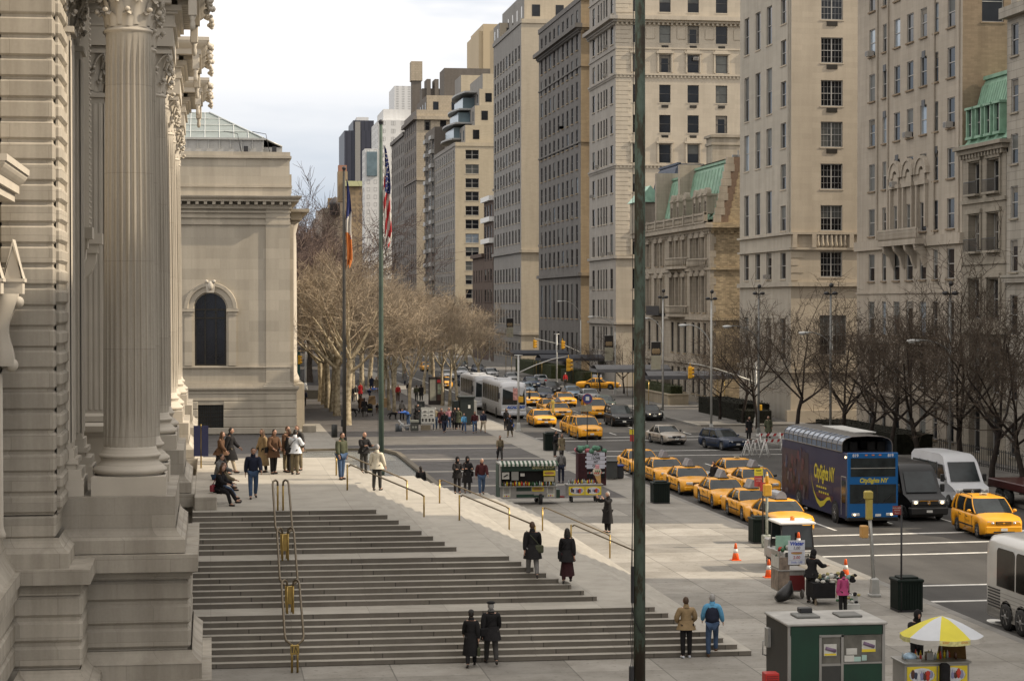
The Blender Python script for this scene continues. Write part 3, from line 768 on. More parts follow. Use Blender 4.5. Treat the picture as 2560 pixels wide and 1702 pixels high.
def dormer(parent,x,y,z,w,h,m,arch=False):
    b=MB(); b.box(x,x+1.6,y-w/2,y-w/2+.13,z,z+h); b.box(x,x+1.6,y+w/2-.13,y+w/2,z,z+h); b.box(x-.08,x+1.6,y-w/2-.1,y+w/2+.1,z+h,z+h+.16); b.box(x-.05,x+1.6,y-w/2-.05,y+w/2+.05,z-.05,z+.12)
    b.box(x+.2,x+.25,y-w/2+.1,y+w/2-.1,z,z+h,1)
    b.box(x+.16,x+.2,y-.03,y+.03,z,z+h,2); b.box(x+.16,x+.2,y-w/2,y+w/2,z+h*.5,z+h*.5+.05,2)
    if arch: b.lathe([(w/2+.1,0),(w/2+.1,.0),(w/2+.1,.5)],(x+.05,y,z+h+.1),12,0,False,'x')
    return b.build('dormer',[m,GL,FRW],parent)
for yy in (132.9,134.6,136.3,138.0): dormer(b2,51.95,yy,22.0,1.15,2.0,COPPER)
b=MB()
for k,(a,c) in enumerate(c2):
    for zz in (18.13,14.2):
        b.cut(); b.box(51.55,52.0,a-.15,c+.15,zz-.15,zz,0)
        for q in range(12): yy=a-.1+(c-a+.2)*q/11; b.box(51.6,51.63,yy-.015,yy+.015,zz,zz+.8,1)
        b.box(51.58,51.65,a-.12,c+.12,zz+.8,zz+.85,1)
b.build_each('balcony_rail',[S2,DKMETAL],b2)
b=MB(); 
for zt in (20.3,16.7,12.3):
    for a,c in c2: b.cut(); b.box(51.9,52.02,a-.25,a,zt-2.4,zt+.1); b.box(51.9,52.02,c,c+.25,zt-2.4,zt+.1); b.box(51.82,52.02,a-.3,c+.3,zt+.1,zt+.38)
b.build_each('window_surround',[S2],b2)
# --- tall apartment house with side wall above the town house
S3=stone('warm_limestone',(.42,.37,.305),1.5,.42,.86,.05,.22,.008,.5)
S3b=stone('tan_brick_side',(.27,.205,.14),.5,.16,.85,.12,.2,.006,.5)
S3c=stone('limestone_base',(.33,.30,.25),1.5,.7,.6,.07,.22,.03,.5)
c3=cols([(C(722),C(754)),(C(795),C(817)),(C(857),C(890)),(C(927),C(962)),(C(1000),C(1035)),(C(1073),C(1098)),(C(1147),C(1188))])
rs3=[(12.4+k*3.56,14.55+k*3.56) for k in range(7)]
s3=[(53.4,55.0,30.3,33.2),(53.4,55.0,35.5,37.0)]
b3=building('apartment_building','tall pinkish limestone apartment house with seven window columns and an arched stone balcony',139.4,163.2,37.5,24,S3,S3b,grid_ops(c3,[r for r in rs3 if r[1]<37])+grid_ops(c3,[(8.2,10.8),(4.4,7.0),(.8,3.2)]),s3,pale=True,bands=[(11.4,11.55,.1,'belt_course'),(14.85,15.6,.28,'belt_course'),(7.6,7.9,.3,'belt_course'),(3.5,3.9,.35,'belt_course'),(36.6,37.5,.7)],seed=5,probs=(.4,.28,.12,.14,.06))
b=MB()
for y in (158.0,145.0,140.0,155.4): b.cut(); b.cbox(51.86,52.02,y-.12,y+.12,15.6,36.6,.04)
b.build_each('drainpipe_strip',[S3],b3)
b=MB(); b.box(51.0,52.02,146.3,155.2,15.0,15.4); b.box(51.05,51.2,146.3,155.2,16.1,16.25)
for k in range(40): b.lathe([(.04,15.4),(.09,15.6),(.05,15.85),(.07,16.1)],(51.12,146.5+k*.22,0),6)
for y in (146.8,149.0,151.5,154.0):
    b.grid([[(52,y-.2,z),(52-d,y-.2,z),(52-d,y+.2,z),(52,y+.2,z)] for z,d in ((15,.95),(14.6,.85),(14.2,.45),(13.7,.3),(13.3,.12))],0,False,True)
b.build('stone_balcony',[S3],b3)
b=MB()
for a,c in c3[2:5]:
    m_=(a+c)/2; k=8
    for r0,r1,d in ((.55,1.15,.22),(1.15,1.35,.32)):
        for i in range(k): t0,t1=PI*i/k,PI*(i+1)/k; b.prism([(52.02,m_-r0*math.cos(t0),20.2+r0*math.sin(t0)),(52.02,m_-r1*math.cos(t0),20.2+r1*math.sin(t0)),(52.02,m_-r1*math.cos(t1),20.2+r1*math.sin(t1)),(52.02,m_-r0*math.cos(t1),20.2+r0*math.sin(t1))],(-d,0,0))
    b.box(51.75,52.02,a-.35,a-.1,16.3,19.4); b.box(51.75,52.02,c+.1,c+.35,16.3,19.4); b.box(51.7,52.02,a-.45,c+.45,19.4,19.7); b.box(51.9,52.02,a+.1,c-.1,19.7,20.5)
b.build('arched_window_head',[S3],b3)
for (k,r) in ((0,5),(3,3),(6,3),(2,2)):
    a,c=c3[k]; ac_unit(b3,51.95,(a+c)/2,rs3[r][0])
b=MB(); 
for k in range(7):
    a,c=c3[k]; 
    for zz in (26.0,22.4,29.6): 
        if (k*7+int(zz))%3==0: b.cut(); b.box(51.96,52.03,(a+c)/2-.35,(a+c)/2+.35,zz-.9,zz-.4)
b.build_each('vent_grille',[DKMETAL],b3)
# --- corner tower with sunlit south side
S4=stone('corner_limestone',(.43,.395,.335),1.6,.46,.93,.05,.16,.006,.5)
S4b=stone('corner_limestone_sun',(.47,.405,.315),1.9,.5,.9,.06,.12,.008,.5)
c4=[(197.55,199.3),(193.3,195.1),(189.2,191.1)]; c4b=[(184.35,186.15)]
W4=grid_ops(c4,[(34.9,38.5),(28.4,32.7),(23.55,27.05),(17.2,21.2),(12.9,15.4),(5.5,9.3)])+grid_ops(c4b,[(17.3+k*3.78,19.6+k*3.78) for k in range(6)]+[(12.9,15.3),(5.5,9.3)])
S4w=[(54.75,56.8,a,c) for a,c in ((36.3,38.6),(32.4,34.7),(28.5,30.85),(24.8,27.1),(21,23.3),(17.25,19.55),(13.05,15.35))]+[(54.7,57.2,6.0,9.6)]
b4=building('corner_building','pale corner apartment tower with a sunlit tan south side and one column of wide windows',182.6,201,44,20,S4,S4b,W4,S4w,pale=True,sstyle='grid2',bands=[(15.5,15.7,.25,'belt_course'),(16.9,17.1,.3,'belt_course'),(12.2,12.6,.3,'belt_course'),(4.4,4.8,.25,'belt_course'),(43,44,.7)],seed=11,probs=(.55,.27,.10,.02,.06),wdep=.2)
b=MB()
for k in range(2): b.box(51.88,52.02,182.9+k*.45,183.1+k*.45,17.1,43)
b.build('corner_strip',[S4],b4)
b=MB()
for k in range(7): b.lathe([(.05,15.7),(.17,15.95),(.1,16.3),(.16,16.9)],(54.5+k*.42,182.5,0),7)
for x in (52.1,53.9,57.4): b.cut(); b.box(x,x+.4,182.3,182.62,15.7,16.9)
b.build_each('balustrade',[S4b],b4)
b=MB(); 
for k in range(4): b.box(51.99,52.7+(.45 if k%2 else 0),182.54,182.62,12.75+k*.68,13.3+k*.68)
b.build('quoin',[S4b],b4)
b=MB()
for (a,c,e,f) in S4w[:7]:
    if int(e)%2==0: b.cut(); b.box((a+c)/2-.5,(a+c)/2+.5,182.52,182.63,e-.55,e-.15)
b.build_each('vent_grille',[BRONZE],b4)
# rusticated base of the corner tower
b=MB()
for k in range(18): b.cbox(51.94,52.05,182.5,201,.9+k*.64-.0,1.48+k*.64,.03); b.cbox(51.95,54.6,182.53,182.7,.9+k*.64,1.48+k*.64,.03); b.cbox(57.3,72,182.53,182.7,.9+k*.64,1.48+k*.64,.03)
tag(b.build('rusticated_base',[S4b],b4)) if False else None
b=MB(); b.box(51.5,72,182.0,182.6,-.1,1.0); b.build('plinth',[S4b],b4)
ac_unit(b4,51.95,190.1,12.95)
# --- Beaux-Arts town house with green mansard
S5=stone('beaux_arts_limestone',(.42,.37,.30),1.2,.38,.8,.08,.3,.012,.5)
S5b=stone('buff_brick_wall',(.40,.32,.21),.42,.18,.7,.3,.2,.012,.5,bvar=.8)
RBR=mat('red_brick_strip',(.17,.115,.08),.9,0,.15,3)
y0,y1=213.1,251.8
c5=even(214.5,222.5,3,1.3)+even(223.5,233,3,1.35)+even(235,241,2,1.3)+even(242.5,251,3,1.4)
b5=building('ornate_townhouse','ornate limestone mansion with green copper mansard, dormers and a buff brick side wall',y0,y1,19.2,26,S5,S5b,grid_ops(c5,[(15.0,17.7),(9.7,13.6),(5.2,8.6),(.9,3.6)]),[],cat='mansion',wdep=.2,bands=[(14.2,14.45,.2,'belt_course'),(8.9,9.2,.25,'belt_course'),(4.1,4.45,.2,'belt_course'),(18.3,18.6,.3,'cornice',.7),(18.6,18.95,.75),(18.95,19.15,.6)],seed=21,probs=(.9,.02,.02,.0,.06))
b=MB()   # brick side wall rising with the roof, stone coping, dark strip
b.face([(52.3,y0+.05,19),(56.5,y0+.05,19),(56.5,y0+.05,26),(53.9,y0+.05,26),(52.6,y0+.05,21)],0)
b.box(56.4,78,y0+.05,y0+1,19,26,0)
b.build('gable_wall',[S5b],b5)
b=MB(); n=9
for k in range(n):
    z=19.2+k*.76; x=52.35+k*.17; b.box(x-.05,x+.75+(.25 if k%2 else 0),y0-.1,y0+.3,z,z+.74,0); b.box(x+.7+(.25 if k%2 else 0),x+1.55,y0-.04,y0+.1,z,z+.76,1)
for k in range(26): b.box(51.9,52.35+(.22 if k%2 else 0),y0-.09,y0+.3,.4+k*.72,1.1+k*.72,0)
b.build('stepped_coping',[S5,RBR],b5)
mansard(b5,52.4,56,y0+.5,228,19.6,25.6,1.6,COPPER,1.4); mansard(b5,52.6,56,229.0,240.5,19.6,25.2,1.6,COPPER,1.4)
mansard(b5,52.6,58,241,y1-.4,19.6,27.2,2.4,mat('slate_roof',(.05,.065,.10),.6,0,.2,3),9)
b=MB(); b.box(52.1,58,228,229,19,26.2); b.cut(); b.box(52.1,58,240.4,241.2,19,26); b.build_each('party_wall',[S5],b5)
for yy in (215.5,218,220.5): dormer(b5,51.95,yy,20.2,1.3,1.9,S5,True)
for yy in (225,228.4,231.5): dormer(b5,51.9,yy,20.1,1.3,2.0,S5,True)
b=MB(); b.box(51.3,51.55,y0,y1,20.0,20.2); b.box(51.3,51.6,y0,y1,19.15,19.3)
for k in range(90): b.lathe([(.05,19.3),(.1,19.5),(.05,20.0)],(51.42,y0+.3+k*.43,0),5)
for k in range(9): b.box(51.25,51.65,y0+k*4.8,y0+k*4.8+.5,19.15,20.3)
b.build('balustrade',[S5],b5)
# bowed centre bay with balconies
def bow(ya,yb,d,z0,z1,m,name,parent,k=8):
    b=MB(); P=[]
    for z in (z0,z1): P.append([(52-d*math.sin(PI*i/k)**.6-.02,ya+(yb-ya)*i/k,z) for i in range(k+1)])
    b.grid(P,0,False); b.face(P[1]); b.face(P[0]); return b.build(name,[m],parent)
for z0,z1,d in ((14.5,14.8,1.1),(9.2,9.5,1.1)): bow(223.2,233.4,d,z0,z1,S5,'bow_balcony',b5)
b=MB()
for ya,yb,z in ((223.4,233.2,14.8),(223.4,233.2,9.5),(214.3,222.4,14.5)):
    n=30; b.cut()
    for k in range(n+1):
        t=k/n; x=52-1.0*math.sin(PI*t)**.6-.05; y=ya+(yb-ya)*t; b.lathe([(.04,z),(.08,z+.25),(.04,z+.8)],(x,y,0),5)
    b.tube([(52-1.0*math.sin(PI*k/n)**.6-.05,ya+(yb-ya)*k/n,z+.85) for k in range(n+1)],.09,5,0,True,False)
b.build_each('balcony_rail',[S5],b5)
b=MB(); b.box(51.2,52.0,235,242,9.3,9.5); b.box(51.2,51.25,235,242,9.5,10.4); b.build('iron_balcony',[DKMETAL],b5)
b=MB()
for (a,c) in c5:
    for z0,z1 in ((15.0,17.7),(9.7,13.6)):
        b.cut(); b.box(51.8,52.02,a-.28,a-.06,z0,z1); b.box(51.8,52.02,c+.06,c+.28,z0,z1); b.box(51.65,52.02,a-.35,c+.35,z1,z1+.3)
        b.prism([(52.02,a-.35,z1+.3),(52.02,c+.35,z1+.3),(52.02,(a+c)/2,z1+.85)],(-.3,0,0))
b.build_each('window_surround',[S5],b5)
b=MB(); b.box(58.5,62,239,242,24,30.2); moulding(b,58.5,62,239,242,[(29.3,29.6,.15),(30.2,30.5,.25)]); b.build('chimney',[S5],b5)
b=MB(); b.face([(54.5,214,26.1),(78,214,29.6),(78,230,29.6),(54.5,230,26.1)]); b.box(54.5,78,213.6,214,25.9,26.3)
for k in range(20): b.box(55+k*1.1,55.12+k*1.1,213.5,213.6,26,26.8+k*.15)
b.build('skylight_roof',[mat('lead_roof',(.26,.27,.28),.5,.2,.1)],b5)
# corner pavilion with little green gabled roof at the far end
b=MB(); b.box(51.2,54,246.5,251.5,19.2,22.9); b.build('roof_pavilion',[S5],b5)
b=MB(); b.prism([(50.9,246.1,22.9),(54.4,246.1,22.9),(52.6,246.1,24.9)],(0,5.8,0)); b.build('pavilion_roof',[mat('pale_copper',(.30,.50,.38),.4,.2,.15,2)],b5)
# --- big limestone block with cornice and sunlit side
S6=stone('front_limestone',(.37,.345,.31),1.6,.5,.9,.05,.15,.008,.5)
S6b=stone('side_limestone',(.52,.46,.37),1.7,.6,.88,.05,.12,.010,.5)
c6=[(266.6,268.4),(270.6,271.7),(272.4,273.4),(274.4,275.4),(276.4,277.5),(279.6,281.4)]
rs6=[(44.4,46.7),(40.6,42.9),(36.7,39.0),(32.8,35.1),(28.9,31.3),(25.1,27.4),(21.2,23.5),(17.0,19.7),(12.6,15.2),(8.9,11.2),(4.5,7.6)]+[(48.4,50.9),(52.3,54.6),(56,58.3)]
s6c=[(54.2,55.1),(57.7,59.2),(61.45,62.95),(65.2,66.75),(69,70.5)]
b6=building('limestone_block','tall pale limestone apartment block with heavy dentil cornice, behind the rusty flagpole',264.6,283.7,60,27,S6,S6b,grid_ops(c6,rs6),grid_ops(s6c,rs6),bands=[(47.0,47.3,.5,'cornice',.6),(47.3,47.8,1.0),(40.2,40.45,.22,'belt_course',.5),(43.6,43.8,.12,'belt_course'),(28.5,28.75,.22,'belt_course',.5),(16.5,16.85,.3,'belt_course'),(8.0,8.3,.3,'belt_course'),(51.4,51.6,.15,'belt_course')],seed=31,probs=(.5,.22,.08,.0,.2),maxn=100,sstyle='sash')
b=MB()
for k in range(75):
    if k==54: b.cut()
    b.cbox(51.93,54.0-(.35 if k%2 else 0),264.53,264.7,16.9+k*.56,17.4+k*.56,.02) if not (46.9<17.1+k*.56<48) else None
b.build_each('quoin',[S6b],b6)
b=MB()
for a,c in s6c:
    for e,f in ((40.6,42.9),(28.9,31.3),(17.0,19.7)):
        b.cut(); b.box(a-.28,a-.08,264.42,264.62,e,f+.15); b.box(c+.08,c+.28,264.42,264.62,e,f+.15); b.box(a-.4,c+.4,264.3,264.62,f+.15,f+.4); b.box(a-.1,c+.1,264.52,264.62,f+.4,f+.95)
for a,c in s6c: b.cut(); b.cbox(c+.8,c+2.0,264.5,264.62,44.9,46.3,.08) if c<69 else None
b.build_each('window_surround',[S6b],b6)
b=MB()
for a,c,e,f in grid_ops(s6c[1:4],[(36.7,0),(32.8,0),(44.4,0)]): b.cut(); b.box((a+c)/2-.45,(a+c)/2+.45,264.52,264.62,e-.65,e-.3)
b.build_each('vent_grille',[BRONZE],b6); ac_unit(b6,62.5,264.65,42.2,'S')
rac=random.Random(5)
for k in range(7):
    a,c=c6[rac.randrange(6)]; ac_unit(b6,51.95,(a+c)/2,rs6[rac.randrange(9)][0])
# --- dark grey block
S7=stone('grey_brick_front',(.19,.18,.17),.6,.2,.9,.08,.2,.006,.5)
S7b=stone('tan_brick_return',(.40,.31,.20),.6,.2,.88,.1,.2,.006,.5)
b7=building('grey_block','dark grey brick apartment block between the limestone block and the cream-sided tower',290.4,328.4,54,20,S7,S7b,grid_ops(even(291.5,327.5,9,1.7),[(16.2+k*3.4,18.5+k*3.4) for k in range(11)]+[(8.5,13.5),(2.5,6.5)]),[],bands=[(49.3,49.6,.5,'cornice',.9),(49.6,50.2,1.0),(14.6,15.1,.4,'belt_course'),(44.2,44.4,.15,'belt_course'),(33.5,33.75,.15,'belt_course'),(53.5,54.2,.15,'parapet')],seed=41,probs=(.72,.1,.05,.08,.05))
for k in range(9): ac_unit(b7,51.95,291.5+36*(rac.randrange(9)+.5)/9,16.2+rac.randrange(11)*3.4)
# --- long light front with sunlit side and setbacks
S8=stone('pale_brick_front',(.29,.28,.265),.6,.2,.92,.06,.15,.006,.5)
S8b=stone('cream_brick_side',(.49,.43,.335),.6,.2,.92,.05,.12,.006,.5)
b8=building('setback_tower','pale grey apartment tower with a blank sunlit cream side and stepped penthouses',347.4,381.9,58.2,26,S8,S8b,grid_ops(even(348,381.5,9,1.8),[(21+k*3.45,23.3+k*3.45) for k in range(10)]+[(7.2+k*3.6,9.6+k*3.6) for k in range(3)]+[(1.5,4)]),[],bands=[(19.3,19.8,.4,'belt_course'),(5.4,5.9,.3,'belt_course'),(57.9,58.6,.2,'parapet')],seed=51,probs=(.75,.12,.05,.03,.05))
def block(parent,name,x0,x1,y0,y1,z0,z1,m,m2=None,wins=None):
    b=MB(); b.box(x0,x1,y0,y1,z0,z1,0)
    if m2: b.box(x0+.02,x1,y0-.02,y0,z0,z1-.02,1)
    if wins:
        for (z,h) in wins[1]:
            n=wins[0]
            for k in range(n): y=y0+(y1-y0)*(k+.5)/n; b.box(x0-.03,x0+.05,y-.6,y+.6,z,z+h,2)
            n=max(1,int((x1-x0)/4))
            for k in range(n): x=x0+(x1-x0)*(k+.5)/n; b.box(x-.7,x+.7,y0-.05,y0+.05,z,z+h,2)
        return b.build(name,[m,m2 or m,GL],parent)
    return b.build(name,[m,m2 or m],parent)
block(b8,'penthouse',53.5,70,354,381,58.2,64,S8,S8b,(5,[(60,2)])); block(b8,'penthouse',57,72,358,380,64,71,S8,S8b,(4,[(66,2)])); block(b8,'water_tank_house',60,70,362,372,71,77,S8,S8b)
block(b8,'penthouse',52.0,56,374,381.9,58.2,61.5,S8,S8b,(2,[(59,1.6)]))
for k in range(8): ac_unit(b8,51.95,348+33.5*(rac.randrange(9)+.5)/9,21+rac.randrange(10)*3.45)
# --- low brownstones between the towers
BRN=mat('brownstone',(.095,.065,.05),.85,0,.15,1)
b9=building('brownstone_house','small dark brownstone house wedged between taller apartment blocks',396,413,20.2,18,BRN,BRN,grid_ops(even(397,412.5,4,1.3),[(2,4.6),(6.6,9.4),(11,13.4),(15,17.2)]),[],cat='town house',bands=[(19.6,20.3,.5)],seed=61)
b10=building('balcony_house','narrow dark building with white railed balconies near the cream tower',383,395.8,30.5,18,BRN,BRN,grid_ops(even(383.5,395.5,3,2.4),[(2,4.6),(6.6,9.4),(11,13.4),(15,17.2),(19,21.4),(23,25.3),(27,29.2)]),[],cat='apartment building',seed=62)
b=MB()
for z in (22,26,29.9): b.cut(); b.box(51.3,52,383.3,395.6,z,z+.9); b.box(51.99,60,382.8,383,z,z+.9)
b.build_each('balcony',[WHITE],b10)
# --- stepped yellow tower
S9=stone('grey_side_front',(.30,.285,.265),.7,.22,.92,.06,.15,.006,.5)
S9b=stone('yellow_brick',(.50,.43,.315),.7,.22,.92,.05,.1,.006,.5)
s9=[(54.2,57.1,a,a+2.0) for a in [5.6,9.0,11.8,14.8,17.8,20.8,23.7,26.7,29.6,32.7,35.5,38.5,41.6]]
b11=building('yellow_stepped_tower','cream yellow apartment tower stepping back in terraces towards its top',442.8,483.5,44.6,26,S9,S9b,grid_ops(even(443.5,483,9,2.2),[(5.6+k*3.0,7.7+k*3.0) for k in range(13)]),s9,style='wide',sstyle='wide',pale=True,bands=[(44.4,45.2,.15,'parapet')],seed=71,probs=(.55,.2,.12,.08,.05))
block(b11,'terrace_storey',54.3,78,444,483,44.6,49,S9,S9b,(7,[(46,2)])); block(b11,'terrace_storey',56.5,78,445,480,49,53.3,S9,S9b,(6,[(50.2,2)]))
block(b11,'terrace_storey',57.6,78,446,476,53.3,57,S9,S9b,(5,[(54.2,1.9)])); block(b11,'roof_house',58.6,74,448,470,57,60.5,S9,S9b); block(b11,'roof_house',57,66,474,486,55,63,S9,S9b)
b=MB()
for z,x0,ya,yb in ((46.5,52.4,452,472),(49.8,52.9,450,474),(53,54.0,452,472),(56.6,55,450,474)):
    b.cut(); P=[(x0-1.2*math.sin(PI*i/8),ya+(yb-ya)*i/8) for i in range(9)]; b.prism([(x,y,z) for x,y in P]+[(60,yb,z),(60,ya,z)],(0,0,.35),0)
b.build_each('terrace_slab',[mat('terrace_white',(.33,.33,.32),.5)],b11)
b=MB()
for z,x0 in ((46.9,53),(50.2,54),(53.4,55.0)): b.box(x0,x0+4,454,470,z,z+2.4)
b.build('glass_bay',[mat('bay_glass',(.16,.22,.25),.15,.1,.2,.4)],b11)
# --- bay-window building and ornate brown blocks beyond
S10=stone('brown_brick',(.17,.15,.13),.6,.2,.9,.08,.15,.006,.5)
b12=building('bay_window_block','dark brown block with stacked white-framed bay windows beside the yellow tower',484,505,52,20,S10,S10,grid_ops(even(484.5,504.5,3,4),[(4+k*3.3,6.2+k*3.3) for k in range(14)]),[],style='wide',pale=True,seed=81,probs=(.45,.2,.15,.15,.05))
b=MB()
for k in range(14): b.cut(); b.box(51.2,52,485,490,4+k*3.3+2.3,4+k*3.3+3.2); b.cut(); b.box(51.2,52,498,503,4+k*3.3+2.3,4+k*3.3+3.2)
b.build_each('bay_window',[FRW],b12)
S11=stone('ornate_grey',(.22,.2,.185),.8,.3,.85,.08,.2,.01,.5); S11b=stone('ornate_cream',(.48,.41,.31),.8,.5,.7,.08,.15,.03,.5)
b13=building('balustraded_block','grey ornate block with a sunlit quoined corner and a roof balustrade, mid distance',527,560,58.3,22,S11,S11b,grid_ops(even(528,559,6,1.9),[(4+k*3.9,6.6+k*3.9) for k in range(14)]),grid_ops([(54,55.6),(58,59.6)],[(4+k*3.9,6.6+k*3.9) for k in range(14)]),bands=[(57.4,58.3,.9),(42,42.4,.3,'belt_course'),(14,14.5,.4,'belt_course'),(58.3,59.9,.1,'balustrade')],seed=91,maxn=60)
block(b13,'penthouse',55,74,531,556,58.3,64,S10,S11b,(4,[(60,2.4)])); block(b13,'water_tank_house',60,72,535,546,64,71.5,S10)
CHG=1
b14=building('grey_slab_block','plain grey apartment block seen edge-on before the white towers',560.5,600,57,22,stone('mid_grey_brick',(.24,.225,.21),.8,.3,.9,.06),S10,grid_ops(even(561,599.5,7,1.8),[(4+k*3.7,6.4+k*3.7) for k in range(14)]),[],bands=[(56,57,.5)],seed=95,maxn=40)
block(b14,'chimney',57,59.6,590,594,57,76,S10); block(b14,'chimney_cap',56.7,59.9,589.7,594.3,74,79.5,S11b)
b=MB(); b.box(58,64.5,572,578,57,70,0)
for k in range(3): b.box(59.2+k*2.2,60.3+k*2.2,571,578,64,72.5,0)
b.build('chimney_group',[S10],b14)
# --- white tower pair, dark tower and far roofs
WT=stone('white_brick',(.70,.70,.69),.8,.3,.95,.03,.08,.006,.5)
def far(name,label,Y,px0,px1,pytop,depth,m,nx,nz,m2=None,cat='tower block',pyb=560,wcol=None,group=None,side=0,dots=False):
    a=atY(px0,pytop,Y); c=atY(px1,pytop,Y); t=thing(name,label,cat,(0,0,0),0,group)
    b=MB(); b.box(a.x,c.x,Y,Y+depth,-.1,a.z,0); b.build('wall',[m],t)
    zb=atY(px0,pyb,Y).z; it=[]
    w=(c.x-a.x)/nx*.42; h=(a.z-zb)/nz*.5
    for i in range(nx):
        for k in range(nz):
            me=get_win(w,h,'wide' if w>1 else 'plain',[0,0,1,2,0][(i*7+k*3)%5],m,False,False); it.append((a.x+(c.x-a.x)*(i+.5)/nx,Y-.02,zb+(a.z-zb)*(k+.35)/nz,0,me))
    if side:
        for i in range(side):
            for k in range(nz): it.append((a.x-.02,Y+depth*(i+.5)/side,zb+(a.z-zb)*(k+.35)/nz,-PI/2,get_win(w*2,h,'plain',0,m,False,False)))
    put_windows(t,it,60); return t,a,c
t,a,c=far('white_apartment_tower','white brick apartment tower with a glazed corner, beyond the striped flag',700,946,1020,300,30,WT,3,13,side=4)
block(t,'penthouse',a.x+2,c.x+6,704,730,a.z,a.z+4,WT)
t,a,c=far('white_apartment_block','lower white block adjoining the white tower, seen between the two flagpoles',690,912,947,372,12,WT,2,10,side=3)
b=MB(); b.box(a.x+.6,c.x-.6,689.5,692,a.z-9,a.z-1); b.build('glass_corner',[mat('bay_glass',(.16,.22,.25),.15,.1,.2,.4)],t)
DT=stone('dark_tower_skin',(.055,.058,.078),3.2,400,.6,.05,.1,.3,0,.4)
Y=1400; a=atY(861,323,Y); c=atY(935,323,Y); t=thing('office_tower','dark blue-black office tower standing behind the flags','office tower')
b=MB(); b.box(a.x,c.x,Y,Y+60,0,a.z-1); b.box(a.x+6,c.x,Y+1,Y+50,a.z-1,a.z+6); b.build('wall',[DT],t)
xx=a.x+(c.x-a.x)*.36; b=MB(); b.box(xx,xx+3.5,Y-.5,Y,0,a.z+5); b.build('pale_strip',[mat('tower_strip',(.25,.24,.22),.6)],t); block(t,'roof_house',a.x+9,a.x+17,Y+10,Y+30,a.z+6,a.z+9,WT)
far('slender_white_tower','slim pale grey tower with rows of dots, rising behind the chimneys',1300,986,1030,215,40,mat('pale_tower',(.62,.62,.61),.6,0,.03,.05),3,14,pyb=300)
Y=620; a=atY(1198,60,Y); t=thing('rooftop_slab_tower','smooth tan concrete slab tower rising over the stepped roofs','tower block'); b=MB(); a2=atY(1262,60,Y); a3=atY(1208,60,Y)
b.box(a3.x,a2.x+6,Y,Y+30,0,a.z); b.box(a.x,a3.x,Y+1,Y+30,0,a.z-2)
for k in range(3): b.box(a3.x+4.6+k*1.1,a3.x+5.1+k*1.1,Y-.5,Y,0,a.z-.5)
b.build('wall',[mat('tan_concrete',(.47,.38,.25),.8,0,.05,.1)],t)
TAN=stone('tan_brick_far',(.36,.27,.17),.9,.3,.95,.05)
t,a,c=far('tan_penthouse_block','tan block with a pale green roof terrace below the dark tower',820,862,908,466,30,TAN,3,7)
block(t,'roof_terrace',a.x,c.x,818,840,a.z,a.z+2.0,mat('yellow_green_roof',(.45,.45,.25),.7)); block(t,'chimney',a.x-2.5,a.x+1.2,822,828,a.z-6,a.z+6,TAN); block(t,'chimney_pots',a.x-2.3,a.x+1.0,823,827,a.z+6,a.z+8.5,mat('clay_pots',(.3,.15,.1),.8))
t,a,c=far('domed_mansion','ornate pale mansion with a dark domed turret above the park trees',860,806,862,520,30,stone('far_cream',(.38,.32,.25),.9,.3,.9,.05),5,4,pyb=590,cat='mansion')
b=MB(); b.lathe([(2.4,a.z-3),(2.4,a.z+1.2),(2.7,a.z+1.4),(2.3,a.z+2.6),(1.2,a.z+4),(.2,a.z+4.6)],(c.x-4,859,0),12); b.build('domed_turret',[mat('dark_dome',(.06,.055,.055),.5)],t)
block(t,'chimney',a.x+2.5,a.x+4.5,862,866,a.z,a.z+4.2,TAN)
t,a,c=far('far_roof_house','small far house with a grey roof at the edge of the park trees',950,786,808,548,20,mat('far_grey',(.32,.30,.28),.8),3,3,pyb=600,cat='town house')
block(t,'roof',a.x+.8,a.x+2.4,952,956,a.z,a.z+4,mat('far_grey',(.3,.28,.26)))
# --- off to the right of the frame, across from the steps: their shadows fall on the museum
OFF=stone('off_limestone',(.36,.33,.28),1.6,.5,.85,.06)
OY=66.5
o1=building('corner_apartment_house','tall limestone apartment house facing the museum steps, just outside the photo at right',46,OY,62,28,OFF,OFF,grid_ops(even(46.5,66,5,1.4),floors(5,3.9,14,2.3)),[],seed=101,maxn=60,bands=[(4,4.4,.3)])
o2=building('avenue_apartment_house','lower limestone apartment house next to the corner house, outside the photo',5,45.8,51,28,OFF,OFF,grid_ops(even(6,45,9,1.4),floors(5,3.9,11,2.3)),[],seed=102,maxn=60,bands=[(4,4.4,.3)])
# street canopies
def canopy(label,x0,x1,y0,y1,z,m,group='entrance canopies'):
    t=thing('entrance_canopy',label,'canopy',(0,0,0),0,group); b=MB(); n=6
    P=[[(x,y0+(y1-y0)*k/n,z+.45*math.sin(PI*k/n)) for k in range(n+1)] for x in (x0,x1)]
    b.grid(P,0,False); b.box(x0,x1,y0-.02,y0+.02,z-.35,z+.02); b.box(x0,x1,y1-.02,y1+.02,z-.35,z+.02); b.box(x0-.02,x0+.02,y0,y1,z-.35,z+.05); b.build('canvas',[m],t)
    b=MB()
    for x in (x0+.1,(x0+x1)/2):
        for y in (y0+.08,y1-.08): b.tube([(x,y,0),(x,y,z)],.035,6)
    b.build('post',[BRASS],t); return t
DKC=mat('dark_canvas',(.045,.048,.058),.85,0,.15); GYC=mat('grey_canvas',(.15,.15,.155),.85,0,.15)
canopy('long grey entrance canopy in front of the ornate mansion',43.4,52,232,236,3.2,GYC)
canopy('dark canopy before the buff brick side wall',44,60,207,210,3.3,DKC)
canopy('wide black canopy at the foot of the limestone block',43.4,52,272,277,3.4,DKC)
canopy('black street canopy before the dark grey block',43.4,52,300,306,3.4,DKC)
